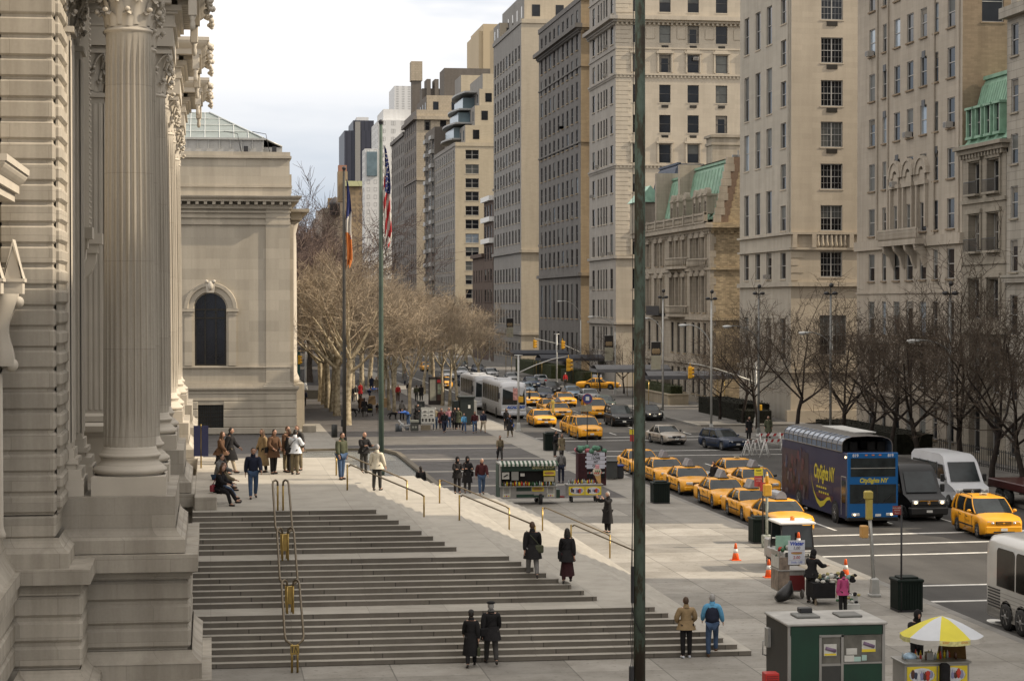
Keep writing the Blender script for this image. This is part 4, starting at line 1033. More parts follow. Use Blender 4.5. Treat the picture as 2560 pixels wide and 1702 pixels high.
# ---------- vehicles (built facing -y, front bumper at y=0) ----------
def paint(name,col,metal=0): return mat('paint_'+name,col,.38,metal,.06,.8,.30,0,0,.16)
TAXI=paint('taxi_yellow',(.82,.37,.018)); PBLK=paint('black',(.006,.006,.007)); PNAVY=paint('navy',(.018,.03,.06)); PSIL=paint('champagne',(.36,.32,.27),.3); PLBL=paint('light_blue',(.22,.30,.38),.3)
PGRY=paint('silver_grey',(.40,.41,.42),.3); PWHT=paint('white',(.55,.56,.58)); PRED=paint('dark_red',(.05,.008,.007)); PBUS=paint('bus_blue',(.006,.10,.30)); PNV=paint('bus_navy',(.016,.018,.060))
CGL=mat('car_glass',(.020,.026,.028),.09,0,.5,1.5,.42)
HL=mat('headlight_lens',(.62,.62,.60),.12,.2,.15,8,.8); AMB=mat('amber_lens',(.8,.22,.02),.3); RL=mat('red_lens',(.5,.02,.02),.3)
LIT=mat('lit_lamp',(1,.8,.5),.3); 
_n=LIT.node_tree.nodes['Principled BSDF']; _n.inputs['Emission Color'].default_value=(1,.72,.4,1); _n.inputs['Emission Strength'].default_value=3
CHR=mat('chrome',(.7,.7,.7),.15,1,.03); PLATE=mat('plate_white',(.7,.7,.66),.5,0,.05); TYRE=mat('tyre',(.016,.016,.016),.75,0,.1); RIM=mat('wheel_rim',(.38,.38,.38),.35,.8,.1)
DKP=mat('dark_plastic',(.022,.022,.022),.5,0,.1); INT=mat('interior_dark',(.012,.011,.010),.9)
def wheel_meshes(r,w):
    t=MB(); t.lathe([(r*.62,-w/2),(r*.93,-w/2),(r,-w*.3),(r,w*.3),(r*.93,w/2),(r*.62,w/2)],n=20,axis='x')
    h=MB(); h.lathe([(r*.1,-w*.5-.012),(r*.2,-w*.5-.015),(r*.25,-w*.38),(r*.55,-w*.36),(r*.64,-w*.51),(r*.64,w*.51),(r*.55,w*.36),(r*.25,w*.38),(r*.2,w*.5+.015),(r*.1,w*.5+.012)],n=14,axis='x')
    for k in range(6):
        a=k*PI/3
        for s in(-1,1): h.box(0,0,0,0,0,0) if False else h.tube([(s*w*.44,r*.15*math.cos(a),r*.15*math.sin(a)),(s*w*.46,r*.6*math.cos(a),r*.6*math.sin(a))],r*.06,4,0,False)
    return t.mesh('tyre',[TYRE]),h.mesh('rim',[RIM])
WM={}
def wheels(t,r,w,tr,ys):
    if (r,w) not in WM: WM[(r,w)]=wheel_meshes(r,w)
    ty,ri=WM[(r,w)]
    for y in ys:
        for s in(-1,1):
            a=link('wheel',ty,t,(s*tr,y,r)); link('rim',ri,a)
def car(name,label,cat,L,W,body,hood,deck,ws,rf,rr,bl,H,belt,wr=.33,wy=(.95,3.85),van=False,board=None,taxi=False,lit=False,group=None,front='grille',boxy=.0,rails=False):
    """hood: (z at nose, z at windscreen foot); deck: (z at rear glass foot, z at tail); ws, rf, rr, bl: y of windscreen foot, roof front, roof rear, rear glass foot"""
    t=thing(name,label,cat,(0,0,0),0,group); hw=W/2
    ys=sorted(set([0,.04,.12,.25,.45]+[k*.17+.6 for k in range(int((L-1.1)/.17))]+[L-.45,L-.25,L-.12,L-.04,L]+[wy[0]+d*wr*1.18 for d in(-1,-.92,-.7,-.4,0,.4,.7,.92,1)]+[wy[1]+d*wr*1.18 for d in(-1,-.92,-.7,-.4,0,.4,.7,.92,1)]))
    P=[]
    for y in ys:
        nose=max(0,1-y/.5); tail=max(0,1-(L-y)/.5); tp=1-.17*nose**2-.10*tail**2
        w=hw*tp
        if y<ws: top=hood[0]+(hood[1]-hood[0])*min(1,(y/ws))**.75
        elif y>bl: top=deck[0]+(deck[1]-deck[0])*(y-bl)/(L-bl)
        else: top=belt+.0
        top-=.10*nose**2+.08*tail**2
        if van and y>bl-.2: top=belt
        bot=.20+.12*nose**1.5+.14*tail**1.5
        for c in wy:
            q=(wr*1.18)**2-(y-c)**2
            if q>0: bot=max(bot,wr+math.sqrt(q)-.02)
        sho=min(top-.05,belt-.10); mid=bot+(sho-bot)*.45
        half=[(0,top+.015),(w*.45,top+.01),(w*.80,top-.03),(w*.94,sho),(w,sho-.12 if sho-.12>bot+.05 else bot+.06),(w*1.0,mid if mid>bot else bot+.03),(w*.975,bot),(w*.86,bot-.0)]
        row=[(-x,y,z) for x,z in reversed(half[1:])]+[(x,y,z) for x,z in half]
        P.append(row)
    b=MB(); b.grid(P,0,True); b.face(list(reversed(P[0])),0); b.face(P[-1],0)
    # dark underbody and arches
    b.box(-hw*.84,hw*.84,.3,L-.3,.16,belt-.22,1)
    # door seams, handles, side strip
    for s in (-1,1):
        x=s*hw*1.003
        dl=[ws+.28,(ws+bl)/2+.12,bl-.15] if not van else [ws+.35,ws+1.35,ws+2.35]
        for y in dl: b.box(x-.006,x+.006,y-.012,y+.012,.34,belt-.14,1)
        for y in dl[1:]: b.box(x-.02,x+.02,y-.32,y-.12,belt-.26,belt-.22,1)
        b.box(x-.012,x+.012,wy[0]+wr+.15,wy[1]-wr-.15,.46,.52,1)
        if taxi:
            M=frame((x+s*.006,ws+1.0,.68),(0,s,0),(0,0,1),(s,0,0)); b.text('NYC TAXI',.13,M,1,bold=.0,sx=.9)
    b.build('body',[body,DKP],t)
    # glazed cabin
    wb,wt=hw*.93,hw*.74
    if van: wt=hw*.80
    z0,z1=belt-.04,H-.05; b=MB(); n=4
    rows=[]
    for k in range(n+1):
        f=k/n; e=f; bulge=.04*math.sin(f*PI); 
        x=wb+(wt-wb)*f+bulge; ya=ws+(rf-ws)*f; yb=bl+(rr-bl)*f; z=z0+(z1-z0)*f; c=.10*(1-.3*f)
        rows.append([(-x+c,ya,z),(-x*.5,ya-.07,z),(x*.5,ya-.07,z),(x-c,ya,z),(x,ya+c*1.6,z),(x+.01,(ya+yb)/2,z),(x,yb-c,z),(x-c,yb,z),(-x+c,yb,z),(-x,yb-c,z),(-x-.01,(ya+yb)/2,z),(-x,ya+c*1.6,z)])
    b.grid(rows,0,False,True); b.face(rows[-1],0); b.build('cabin_glass',[CGL],t)
    b=MB(); R0=[(x*1.01,y,z) for x,y,z in rows[-1]]; cx=(rf+rr)/2
    R1=[(x*.93,cx+(y-cx)*.94,H-.015) for x,y,z in R0]; R2=[(x*.6,cx+(y-cx)*.6,H+.012) for x,y,z in R0]; Rm=[(x*1.0,y,z-.03) for x,y,z in R0]
    b.grid([Rm,R0,R1,R2],0,True,True); b.face(R2,0); b.face(Rm,0)
    # pillars
    def pil(y0,y1,s,r=.035,xo=.012): 
        pts=[]
        for k in range(n+1):
            f=k/n; x=wb+(wt-wb)*f+.04*math.sin(f*PI)+xo; pts.append((s*(x),y0+(y1-y0)*f,z0+(z1-z0)*f))
        b.tube(pts,r,5,0,False)
    for s in(-1,1):
        pil(ws+.12,rf+.1,s,.032,-.03); mid=(rf+rr)/2+.05 if not van else rf+.75
        pil(mid,mid,s,.04); pil(bl-.12,rr-.08,s,.07,-.015); 
        if van: pil(rf+2.0,rf+2.0,s,.045)
    b.build('roof',[body],t)
    if rails:
        b=MB(); 
        for s in(-1,1): b.tube([(s*wt*.9,rf+.3,H),(s*wt*.9,rf+.4,H+.07),(s*wt*.9,rr-.4,H+.07),(s*wt*.9,rr-.3,H)],.02,5)
        b.build('roof_rail',[DKP],t)
    wheels(t,wr,.21,hw-.13,wy)
    zn=hood[0]
    for s in(-1,1):
        b=MB(); x=s*(hw*.83-.27)
        if front=='swept': b.add([(x-.20,-.0,zn-.26),(x+.20,.12,zn-.24),(x+.24*1,.30,zn-.03),(x+.02,.14,zn-.05),(x-.24,.0,zn-.16)] if s>0 else [(x+.20,-.0,zn-.26),(x-.20,.12,zn-.24),(x-.24,.30,zn-.03),(x-.02,.14,zn-.05),(x+.24,.0,zn-.16)],[(0,1,2,3,4)],0); b.prism([(x-.2,.02,zn-.26),(x+.2,.02,zn-.26),(x+.2,.02,zn-.08),(x-.2,.02,zn-.08)],(0,.25,0),0)
        else: b.cbox(x-.2,x+.2,-.015,.2,zn-.25,zn-.08,.03,0)
        b.ball((x-s*.04,.03,zn-.165),(.1,.06,.065),1 if lit else 0,8,5)
        b.build('headlight',[HL,LIT],t)
    b=MB(); b.cbox(-.36,.36,-.03,.1,zn-.25,zn-.09,.02,0)
    if front!='swept': b.cbox(-.42,.42,-.035,.05,zn-.275,zn-.255,.004,1)
    for k in range(5): b.box(-.33,.33,-.036,-.028,zn-.235+k*.028,zn-.228+k*.028,1)
    b.ball((0,-.035,zn-.17),(.06,.015,.035),1,8,4)
    b.build('grille',[DKP,CHR if front!='swept' else body],t)
    b=MB(); b.cbox(-hw*.86,hw*.86,-.07,.2,.30,zn-.31,.05,0); b.box(-hw*.5,hw*.5,-.075,.0,.33,.40,1)
    b.build('bumper',[body,DKP],t)
    b=MB(); b.box(-.15,.15,-.095,-.07,.42,.54,0); b.build('licence_plate',[PLATE],t)
    for s in(-1,1):
        b=MB(); b.ball((s*(hw+.10),ws+.45,belt+.06),(.11,.07,.08),0,8,6); b.tube([(s*(hw-.05),ws+.45,belt-.02),(s*(hw+.08),ws+.45,belt+.03)],.025,5); b.build('side_mirror',[DKP if front!='swept' else body],t)
    b=MB(); 
    for s in(-1,1): b.box(s*hw*.6-.18,s*hw*.6+.18,L-.04,L+.012,belt-.28,belt-.12,0)
    b.build('tail_light',[RL],t)
    b=MB()   # dashboard sticker and wipers on the windscreen
    if taxi:
        b=MB(); yc=(rf+rr)/2-.05; b.cbox(-.17,.17,yc-.40,yc-.24,H+.01,H+.13,.02,0); b.text('NYC',.09,frame((0,yc-.402,H+.07),(1,0,0),(0,0,1),(0,-1,0)),1,bold=.004)
        b.build('roof_light',[mat('roof_light',(.55,.5,.38),.4),DKP],t)
        if board is not None:
            b=MB(); yb_=yc+.1; bl_=.62; Hh=H+.03
            if board=='dome': pr=[(-.26*math.cos(PI*k/8),Hh+.02+.36*math.sin(PI*k/8)**.8) for k in range(9)]
            else: pr=[(-.22,Hh+.03),(.22,Hh+.03),(.05,Hh+.42),(-.05,Hh+.42)]
            b.prism([(x,yb_-bl_,z) for x,z in pr],(0,2*bl_-.1,0),0); b.box(-.3,.3,yb_-bl_+.05,yb_+bl_-.15,Hh-.02,Hh+.03,1)
            if board!='dome':
                for s in(-1,1): b.quad((s*.19,yb_-bl_+.08,Hh+.08),(s*.19,yb_+bl_-.18,Hh+.08),(s*.065,yb_+bl_-.18,Hh+.38),(s*.065,yb_-bl_+.08,Hh+.38),2)
            b.build('advertising_board',[mat('ad_board',(.24,.25,.28),.25,0,.2,2,.6),DKP,mat('ad_picture',(.20,.22,.34),.35,0,.7,3)],t)
    return t
def crown(label,board='prism',**k): return car('taxi',label,'taxi',5.38,1.98,TAXI,(.86,.97),(1.02,.98),1.55,2.25,3.45,4.2,1.45,.99,.34,(.98,3.9),taxi=True,board=board,**k)
GT='yellow cabs waiting in line at the kerb'
tx=crown('yellow sedan cab at the head of the kerbside line, nearest the steps','dome',group=GT)
def place(o,x,y,rot=0): o.location=(x,y,-.15); o.rotation_euler=(0,0,R(rot))
place(tx,26.95,93.6,2)
tp=crown('yellow sedan cab second in the kerbside line, half hidden by the leading cab',group=GT); place(tp,27.05,99.4)
for y,x,lab in ((105.8,27.1,'yellow sedan cab third from the head of the kerbside line'),(113.8,27.15,'yellow sedan cab beside the black litter bin, fourth in the kerbside line'),(120.6,27.2,'yellow sedan cab just right of the rusty flagpole, behind the fourth cab'),(127.9,27.2,'yellow sedan cab peeking out from behind the rusty flagpole, last in line')):
    dup(tp,(x,y,-.15),0,lab,GT)
dup(tp,(30.6,112.4,-.15),0,'yellow sedan cab double parked beside the kerbside line','yellow cabs double parked')
dup(crown('yellow sedan cab without a roof board, rearmost of the double parked pair',None,group='yellow cabs double parked') if False else tp,(33.2,200,-.15),0,'yellow sedan cab approaching next to the white coach','yellow cabs approaching')
tn=crown('yellow sedan cab without roof board, beside the tail of the blue double-decker',None,group='yellow cabs double parked'); place(tn,31.4,119.5)
dup(tn,(33.7,216,-.15),0,'yellow sedan cab right behind the coach, farthest back on the left lane','yellow cabs approaching')
for x,y,l in ((37.0,214,'yellow sedan cab in the middle lane ahead of the light blue car'),(32.6,191.5,'yellow sedan cab squeezed between two others at the far crossing'),(29.0,179,'yellow sedan cab stopped first at the far crossing, left lane')):
    dup(tp if x>30 else tn,(x,y,-.15),0,l,'yellow cabs approaching')
dup(tn,(29.5,171,-.15),0,'yellow cab roof showing just behind the crossing yellow minivan','yellow cabs approaching').location=(30.2,168.3,-.15)
o=dup(tp,(46.2,258.5,-.15),0,'yellow cab seen side-on, turning out of the far side street'); o.rotation_euler=(0,0,R(70)); o.location=(51,257.2,-.15)
def van_taxi(label,**k): return car('minivan_taxi',label,'taxi',5.08,1.97,TAXI,(.94,1.12),(1.1,1.0),1.25,2.15,4.5,4.9,1.76,1.12,.34,(.95,3.98),van=True,taxi=True,front='swept',rails=True,**k)
mv=van_taxi('yellow minivan cab in front of the white van, nearest the right edge',group='yellow minivan cabs'); place(mv,35.8,90.5,-3)
dup(mv,(29.9,161.9,-.15),R(3),'yellow minivan cab rolling over the far crosswalk','yellow minivan cabs')
dup(mv,(36.3,192.5,-.15),0,'yellow minivan cab left of the black people carrier','yellow minivan cabs')
sv=car('people_carrier','glossy black people carrier waiting at the far crossing beside the rusty flagpole','car',4.9,1.95,PBLK,(.95,1.13),(1.1,1.0),1.3,2.15,4.3,4.75,1.8,1.13,.36,(.98,3.9),van=True,front='swept'); place(sv,35.9,178.8)
def sedan(label,m,cat='car',**k): return car('sedan',label,cat,4.75,1.82,m,(.80,.93),(.98,.93),1.45,2.15,3.2,3.85,1.41,.94,.32,(.9,3.6),**k)
sd=sedan('champagne coloured sedan crossing the junction right of the rusty flagpole',PSIL); place(sd,35.2,155.0,8)
bl_=sedan('light blue sedan behind the far cabs',PLBL); place(bl_,41.0,231,4)
o=sedan('silver sedan seen from the rear, parked far up on the left lane',PGRY); place(o,42.5,279,176)
o.location=(43.5,275,-.15)
dkr=sedan('dark sedan half hidden behind the rusty flagpole',PBLK,lit=True); place(dkr,40.5,187.5)
o=sedan('dark green-grey sedan behind the black people carrier',paint('grey_green',(.05,.07,.06)),lit=True); place(o,39.9,207)
o=sedan('grey estate car behind the light blue sedan',PGRY); place(o,41.5,224)
wg=car('estate_car','dark navy estate car turning beside the white road barriers','car',4.7,1.84,PNAVY,(.82,.95),(1.0,.95),1.4,2.1,4.1,4.55,1.48,.96,.32,(.92,3.65),van=True,front='swept',rails=True); place(wg,38.3,148.5,14)
for i,(x,y,c,l) in enumerate(((37.1,228,PNAVY,'navy car between the cabs and the light blue car, far lanes'),(33.6,231,PBLK,'black car right behind the rearmost approaching cab'),(37.2,243,PLBL,'pale blue car in the centre lane far up'),(40.9,246,PBLK,'black car by the east kerb behind the grey estate car'),(40.9,262,PNAVY,'dark blue car by the east kerb far up'),(40.9,279.5,PGRY,'grey car by the east kerb beyond the far side street'),(37.0,281,PBLK,'black car in the centre lane beyond the far side street'),(33.3,270,PNAVY,'navy car on the left lane beyond the far side street'),(37.0,305,PWHT,'white car in the centre lane farthest up'),(33.2,250,PWHT,'white car far up the avenue behind the signal arm'),(37.2,262,PBLK,'black car far up the avenue, centre lane'),(40.8,300,PGRY,'grey car far up the avenue near the east kerb'),(41.2,318,PNAVY,'navy car parked far up by the east kerb'),(41.2,340,PBLK,'black car parked farthest up by the east kerb'),(33.4,292,PGRY,'silver car far up the left lane'))):
    o=sedan(l,c,group='cars far up the avenue'); place(o,x,y)
o=dup(tp,(29.5,262,-.15),0,'yellow cab far up the avenue, seen through the plane trees','yellow cabs far up'); 
o=dup(tp,(34.5,330,-.15),0,'yellow cab farthest away up the avenue','yellow cabs far up')
# --- vans
def sprinter(label,m,lit):
    t=thing('passenger_van',label,'van'); L=6.9; hw=1.0; b=MB()
    prof=[(0,.45),(0,.9),(.25,1.12),(.95,1.28),(1.75,2.35),(2.1,2.62),(2.6,2.72),(L-.25,2.72),(L,2.5),(L,.4)]
    n=len(prof)
    def row(s): return [(s*hw*(.86 if z>2.55 else (.93 if z>1.3 else 1))*(.9 if y<.1 else 1),y,z) for y,z in prof]
    Lr,Rr=row(-1),row(1)
    mids=[[(a[0]*f,a[1],a[2]+(.04 if a[2]>2.4 else 0)*(1-f*f)) for a in Rr] for f in(-1,-.9,-.4,.4,.9,1)]
    b.grid(mids,0,True); b.face(Lr,0); b.face(list(reversed(Rr)),0); b.box(-.85,.85,.3,L-.3,.2,.5,1); b.build('body',[m,DKP],t)
    b=MB(); b.quad((-.80,.99,1.36),(.80,.99,1.36),(.74,1.71,2.34),(-.74,1.71,2.34),0)
    for s in(-1,1):
        x=s*.965
        b.face([(x+s*.01,1.35,1.42),(x+s*.01,2.6,1.42),(x*.985,2.6,2.2),(x*.985,1.85,2.2)],0)
        b.quad((x+s*.01,2.8,1.45),(x+s*.01,6.6,1.45),(x*.975,6.6,2.25),(x*.975,2.8,2.25),0)
    for i in range(4): pass
    for v in range(len(b.v)): x,y,z=b.v[v]; b.v[v]=(x*1.02,y-.015,z+.01)
    b.build('windscreen',[CGL],t)
    b=MB(); 
    for s in(-1,1):
        for y in (2.7,4.1,5.4): b.box(s*.97-.012,s*.97+.012,y-.03,y+.03,.5,2.3)
    b.build('door_seam',[DKP],t)
    wheels(t,.35,.22,.86,(1.0,5.2))
    for s in(-1,1):
        b=MB(); b.cbox(s*.68-.17,s*.68+.17,-.03,.15,.84,1.05,.04,0); b.ball((s*.68,-.02,.94),(.1,.05,.08),1 if lit else 0,8,5); b.build('headlight',[HL,LIT],t)
        b=MB(); b.cbox(s*1.16-.1,s*1.16+.1,1.2,1.4,1.35,1.75,.04); b.tube([(s*.95,1.3,1.45),(s*1.12,1.3,1.5)],.03,5); b.build('side_mirror',[DKP],t)
    b=MB(); b.cbox(-.48,.48,-.03,.1,.8,1.06,.03,0); b.box(-.5,.5,-.045,0,1.0,1.05,1); b.lathe([(.09,-.05),(.09,-.03)],(0,0,.92),14,1,False,'y')
    for k in range(3): a=PI/2+k*2*PI/3; b.tube([(0,-.055,.92),(.1*math.cos(a),-.055,.92+.1*math.sin(a))],.012,4,1)
    b.build('grille',[DKP,CHR],t)
    b=MB(); b.cbox(-.98,.98,-.12,.3,.32,.7,.06,0); b.build('bumper',[DKP if lit else m],t)
    b=MB(); b.box(-.15,.15,-.145,-.12,.45,.57); b.build('licence_plate',[PLATE],t); return t
o=sprinter('black high-roofed van with headlights on, right of the blue double-decker bus',PBLK,True); place(o,35.2,98.8)
o=sprinter('white high-roofed van behind the yellow minivan cab',PWHT,False); place(o,39.6,104.5)
b=MB(); t=thing('lorry','dark red flatbed truck cut off by the right edge behind the minivan cab','truck')
b.cbox(-1.2,1.2,0,2.0,.5,1.75,.1,0); b.cbox(-1.2,1.2,2.2,9,.9,1.35,.05,0); b.cbox(-1.1,1.1,.6,1.9,1.7,2.3,.1,0); b.build('body',[PRED],t)
b=MB(); b.box(-1,1,.55,.62,1.75,2.2); b.build('windscreen',[CGL],t); b=MB(); b.box(-1.2,1.2,-.05,.05,.7,.85); b.build('stripe',[PLATE],t); wheels(t,.48,.3,1.0,(1.2,6.5,7.6)); place(t,43.9-.9,99)
# --- coaches
def coach(label,L,m,text=None,rear=False,group=None,H=3.45):
    t=thing('coach',label,'bus',(0,0,0),0,group); hw=1.28; b=MB()
    ys=[0,.05,.2,.5,1.0,L-1,L-.4,L-.1,L]; P=[]
    for y in ys:
        nose=max(0,1-y/.5); tail=max(0,1-(L-y)/.4); w=hw*(1-.10*nose**2-.05*tail**2); tz=H-.45*nose**2-.18*tail**2
        half=[(0,tz+.03),(w*.6,tz),(w*.88,tz-.08),(w*.985,tz-.35),(w,tz-1.0),(w,1.2),(w,.35),(w*.9,.3)]
        P.append([(-x,y,z) for x,z in reversed(half[1:])]+[(x,y,z) for x,z in half])
    b.grid(P,0,True); b.face(list(reversed(P[0])),0); b.face(P[-1],0)
    for s in(-1,1):
        for z in (.62,.76,.9,1.04,1.18,1.32): b.box(s*hw-.008,s*hw+.008,.6,L-.5,z,z+.02,1)
        b.box(s*hw-.01,s*hw+.01,.3,L-.3,.33,.42,1)
    b.build('body',[m,mat('groove_grey',(.28,.27,.25),.4,.3)],t)
    for s in(-1,1):
        x=s*(hw+.012); n=7; b=MB(); y0,y1=.9,L-1.0
        for k in range(n):
            ya=y0+(y1-y0)*k/n+.06; yb=y0+(y1-y0)*(k+1)/n-.06; r=.2
            z0,z1=1.55,3.0
            pts=[(x,ya+r*(1-math.cos(q*PI/8)),z1-r+r*math.sin(q*PI/8)) for q in range(5)]+[(x,yb-r*(1-math.cos(q*PI/8)),z1-r+r*math.sin(q*PI/8)) for q in range(4,-1,-1)]
            pts=[(x,ya,z0)]+pts+[(x,yb,z0)]
            b.face([(p[0]-s*(.012 if p[2]>2.6 else 0),p[1],p[2]) for p in pts],0)
        b.build('side_window',[mat('coach_glass',(.016,.015,.013),.15,0,.5,1.2,.12)],t)
    b=MB(); b.face([(-1.08,-.02,1.35),(1.08,-.02,1.35),(1.02,.0,2.85),(.6,.02,3.02),(-.6,.02,3.02),(-1.02,.0,2.85)],0); b.box(-.03,.03,-.05,-.02,1.35,3.0,1); b.build('windscreen',[CGL,DKP],t)
    for s in(-1,1):
        b=MB(); b.cbox(s*.86-.22,s*.86+.22,-.06,.1,.78,.94,.03,0); b.build('headlight',[HL],t)
        b=MB(); b.tube([(s*1.05,.2,3.1),(s*1.45,-.3,2.9),(s*1.45,-.3,2.5)],.025,5); b.cbox(s*1.45-.1,s*1.45+.1,-.36,-.24,1.9,2.5,.03); b.build('side_mirror',[DKP],t)
    b=MB(); b.cbox(-1.2,1.2,-.12,.2,.35,.7,.06); b.build('bumper',[m],t)
    if text:
        b=MB(); b.text(text,.34,frame((.2,-.045,1.1),(1,0,0),(0,0,1),(0,-1,0)),0,bold=.02,shear=.3,sx=1.05); b.build('lettering',[mat('blue_lettering',(.02,.10,.42),.4)],t)
    b=MB()
    for s in(-1,1):
        for y in ([2.6,L-3.2,L-1.9]): b.lathe([(.56,-.02),(.56,.04)],(s*(hw-.02),y,.55),18,0,False,'x')
    b.build('wheel_arch',[INT],t)
    wheels(t,.5,.32,hw-.12,(2.6,L-3.2,L-1.9))
    if rear:
        b=MB()
        for s in(-1,1):
            for k in range(7): b.box(s*(hw+.012)-.01,s*(hw+.012)+.01,L-1.35,L-.3,.72+k*.11,.77+k*.11)
        b.build('louvre_grille',[DKP],t)
        b=MB(); b.box(-1.1,1.1,L-.02,L+.02,2.6,2.9); b.build('rear_window',[CGL],t)
    b=MB(); b.cbox(-.7,.7,L*.45,L*.45+2.4,H-.02,H+.14,.05); b.cbox(-.4,.4,1.6,2.4,H-.02,H+.08,.03); b.build('roof_hatch',[m],t)
    return t
o=coach('big white coach with blue lettering on its front, stopped up the avenue',13.5,PWHT,'ACADEMY',group='white coaches up the avenue'); place(o,28.1,192.5)
o=coach('white coach hidden behind the lettered coach, only its roof showing',12,PWHT,group='white coaches up the avenue'); place(o,27.7,209,0)
CWH=mat('coach_cream',(.50,.49,.46),.3,.1,.06,1,.5,0,0,.4)
o=coach('cream ribbed coach cut off by the lower right corner, tandem rear wheels showing',13.6,CWH,rear=True); place(o,27.25,67.3-13.6); o.scale=(1,1,.885)
# --- double decker
def decker():
    t=thing('sightseeing_bus','navy and blue double-decker tour bus with clear curved canopy and yellow lettering','bus'); L=11.7; hw=1.26; H=3.55; b=MB()
    b.cbox(-hw,hw,.02,L,.32,H,.05,1); b.cbox(-hw-.005,hw+.005,-.02,.12,.35,H+.03,.03,0)
    b.build('body',[PBUS,PNV],t)
    b=MB(); b.quad((-1.12,-.035,2.42),(1.12,-.035,2.42),(1.12,-.035,3.32),(-1.12,-.035,3.32),0); b.box(-1.12,1.12,-.05,-.035,2.82,2.85,1); b.build('upper_windscreen',[CGL,GALV],t)
    b=MB(); b.quad((-1.16,-.035,1.13),(1.16,-.035,1.13),(1.16,-.035,2.05),(-1.16,-.035,2.05),0); b.box(.18,.22,-.05,-.035,1.13,2.05,1)
    b.tube([(-.9,-.06,1.15),(-.2,-.06,1.55)],.012,4,1); b.tube([(.5,-.06,1.15),(.9,-.06,1.55)],.012,4,1); b.build('windscreen',[CGL,DKP],t)
    YL=mat('yellow_lettering',(.55,.47,.03),.45,0,.05); WL=mat('white_lettering',(.6,.6,.62),.45)
    b=MB(); b.text('CitySights NY',.30,frame((.02,-.028,2.23),(1,0,0),(0,0,1),(0,-1,0)),0,bold=.012,shear=.2,sx=.82)
    b.cut(); b.text('CitySights NY',.98,frame((-hw-.012,3.9,2.28),(0,-1,0),(0,0,1),(-1,0,0)),0,bold=.03,shear=.15,sx=.62)
    for k,(y,z) in enumerate(((4.4,1.55),(4.0,1.3))): 
        for q in range(5): b.box(-hw-.012,-hw-.006,y-.9+q*.36,y-.66+q*.36,z-.05,z+.05,0)
    # swoosh
    pts=[(6.2,2.3),(6.0,1.75),(5.65,1.25),(5.1,.85),(4.5,.68),(3.9,.80),(3.35,1.05),(2.9,1.12),(2.6,.95)]; wd=[.01,.03,.06,.11,.15,.13,.09,.06,.01]
    P=[[(-hw-.014,y,z-w_) for (y,z),w_ in zip(pts,wd)],[(-hw-.014,y,z+w_) for (y,z),w_ in zip(pts,wd)]]; b.grid(P,0,False)
    b.build_each('lettering',[YL],t)
    b=MB()
    for s in(-1,1): b.text('819',.2,frame((s*.88,-.028,3.44),(1,0,0),(0,0,1),(0,-1,0)),0,bold=.006)
    b.text('all around town',.14,frame((-hw-.012,3.4,3.12),(0,-1,0),(0,0,1),(-1,0,0)),0)  if False else None
    b.build('fleet_number',[WL],t)
    b=MB()
    for x in (-.35,0,.35): b.box(x-.06,x+.06,-.04,-.02,3.44,3.49)
    b.build('marker_light',[AMB],t)
    # side artwork: dark collage panels
    b=MB(); x=-hw-.008; rd=random.Random(5)
    b.quad((x,6.6,.7),(x,L-.1,.7),(x,L-.1,3.1),(x,6.6,3.1),0)
    for k in range(46):
        y=rd.uniform(6.7,L-.5); z=rd.uniform(.7,2.7); w_=rd.uniform(.08,.4); h=rd.uniform(.15,.7); x2=x-.002-.0004*k
        b.face([(x2,y,z),(x2,y+w_,z+rd.uniform(-.1,.1)),(x2,y+w_*rd.uniform(.3,1),z+h),(x2,y-w_*.3,z+h*.8)],rd.choice((1,2,3,4,1,0)))
    b.quad((x,2.5,1.35),(x,5.2,1.35),(x,5.2,1.75),(x,2.5,1.75),5); b.quad((x,2.4,1.0),(x,5.3,1.0),(x,5.3,1.25),(x,2.4,1.25),1)
    b.build('side_artwork',[mat('art_dark',(.03,.016,.03),.35,0,.5,2),mat('art_maroon',(.085,.025,.035),.35,0,.5,3),mat('art_grey',(.09,.08,.10),.35,0,.4,3),mat('art_blue',(.02,.035,.09),.35,0,.4,3),mat('art_black',(.008,.008,.01),.35),mat('art_bar',(.008,.015,.06),.35)],t)
    b=MB(); x=-hw-.012; b.box(x,x+.02,1.0,1.04,.5,2.4); b.box(x,x+.02,.2,.24,.5,2.4); b.box(x,x+.02,.2,1.04,2.36,2.4); b.box(x-.005,x,.3,.94,1.1,2.2,1); b.build('door',[GALV,CGL],t)
    # clear canopy with hoops
    can=MB(); P=[]
    def hoop(y,e=0): 
        pts=[(-hw,3.52)]
        for k in range(9): a=PI*k/8; pts.append((-(hw)*math.cos(a)**1 if 0 else -hw*math.copysign(abs(math.cos(a))**.55,math.cos(a)),3.9+.42*math.sin(a)))
        pts.append((hw,3.52)); return [(x,y,z) for x,z in pts]
    A=hoop(.9); Bm=hoop(L-.5)
    can.grid([[p for p in A[:5]],[p for p in Bm[:5]]],0,False); can.grid([[p for p in A[7:]],[p for p in Bm[7:]]],0,False)
    can.build('canopy_glass',[mat('canopy_glass',(.10,.14,.21),.15,0,.2,.6,.4)],t)
    rf=MB(); rf.grid([A[4:8],Bm[4:8]],0,True); rf.box(.1,1.2,3.2,8.8,4.33,4.38,1); rf.build('canopy_roof',[mat('canopy_roof',(.13,.12,.105),.7,0,.15),mat('white_panel',(.5,.5,.48),.5)],t)
    fr=MB(); n=12
    for k in range(n+1):
        y=.9+(L-1.4)*k/n; fr.tube([(p[0]*1.008,p[1],p[2]+.008) for p in hoop(y)],.022,5,0,False)
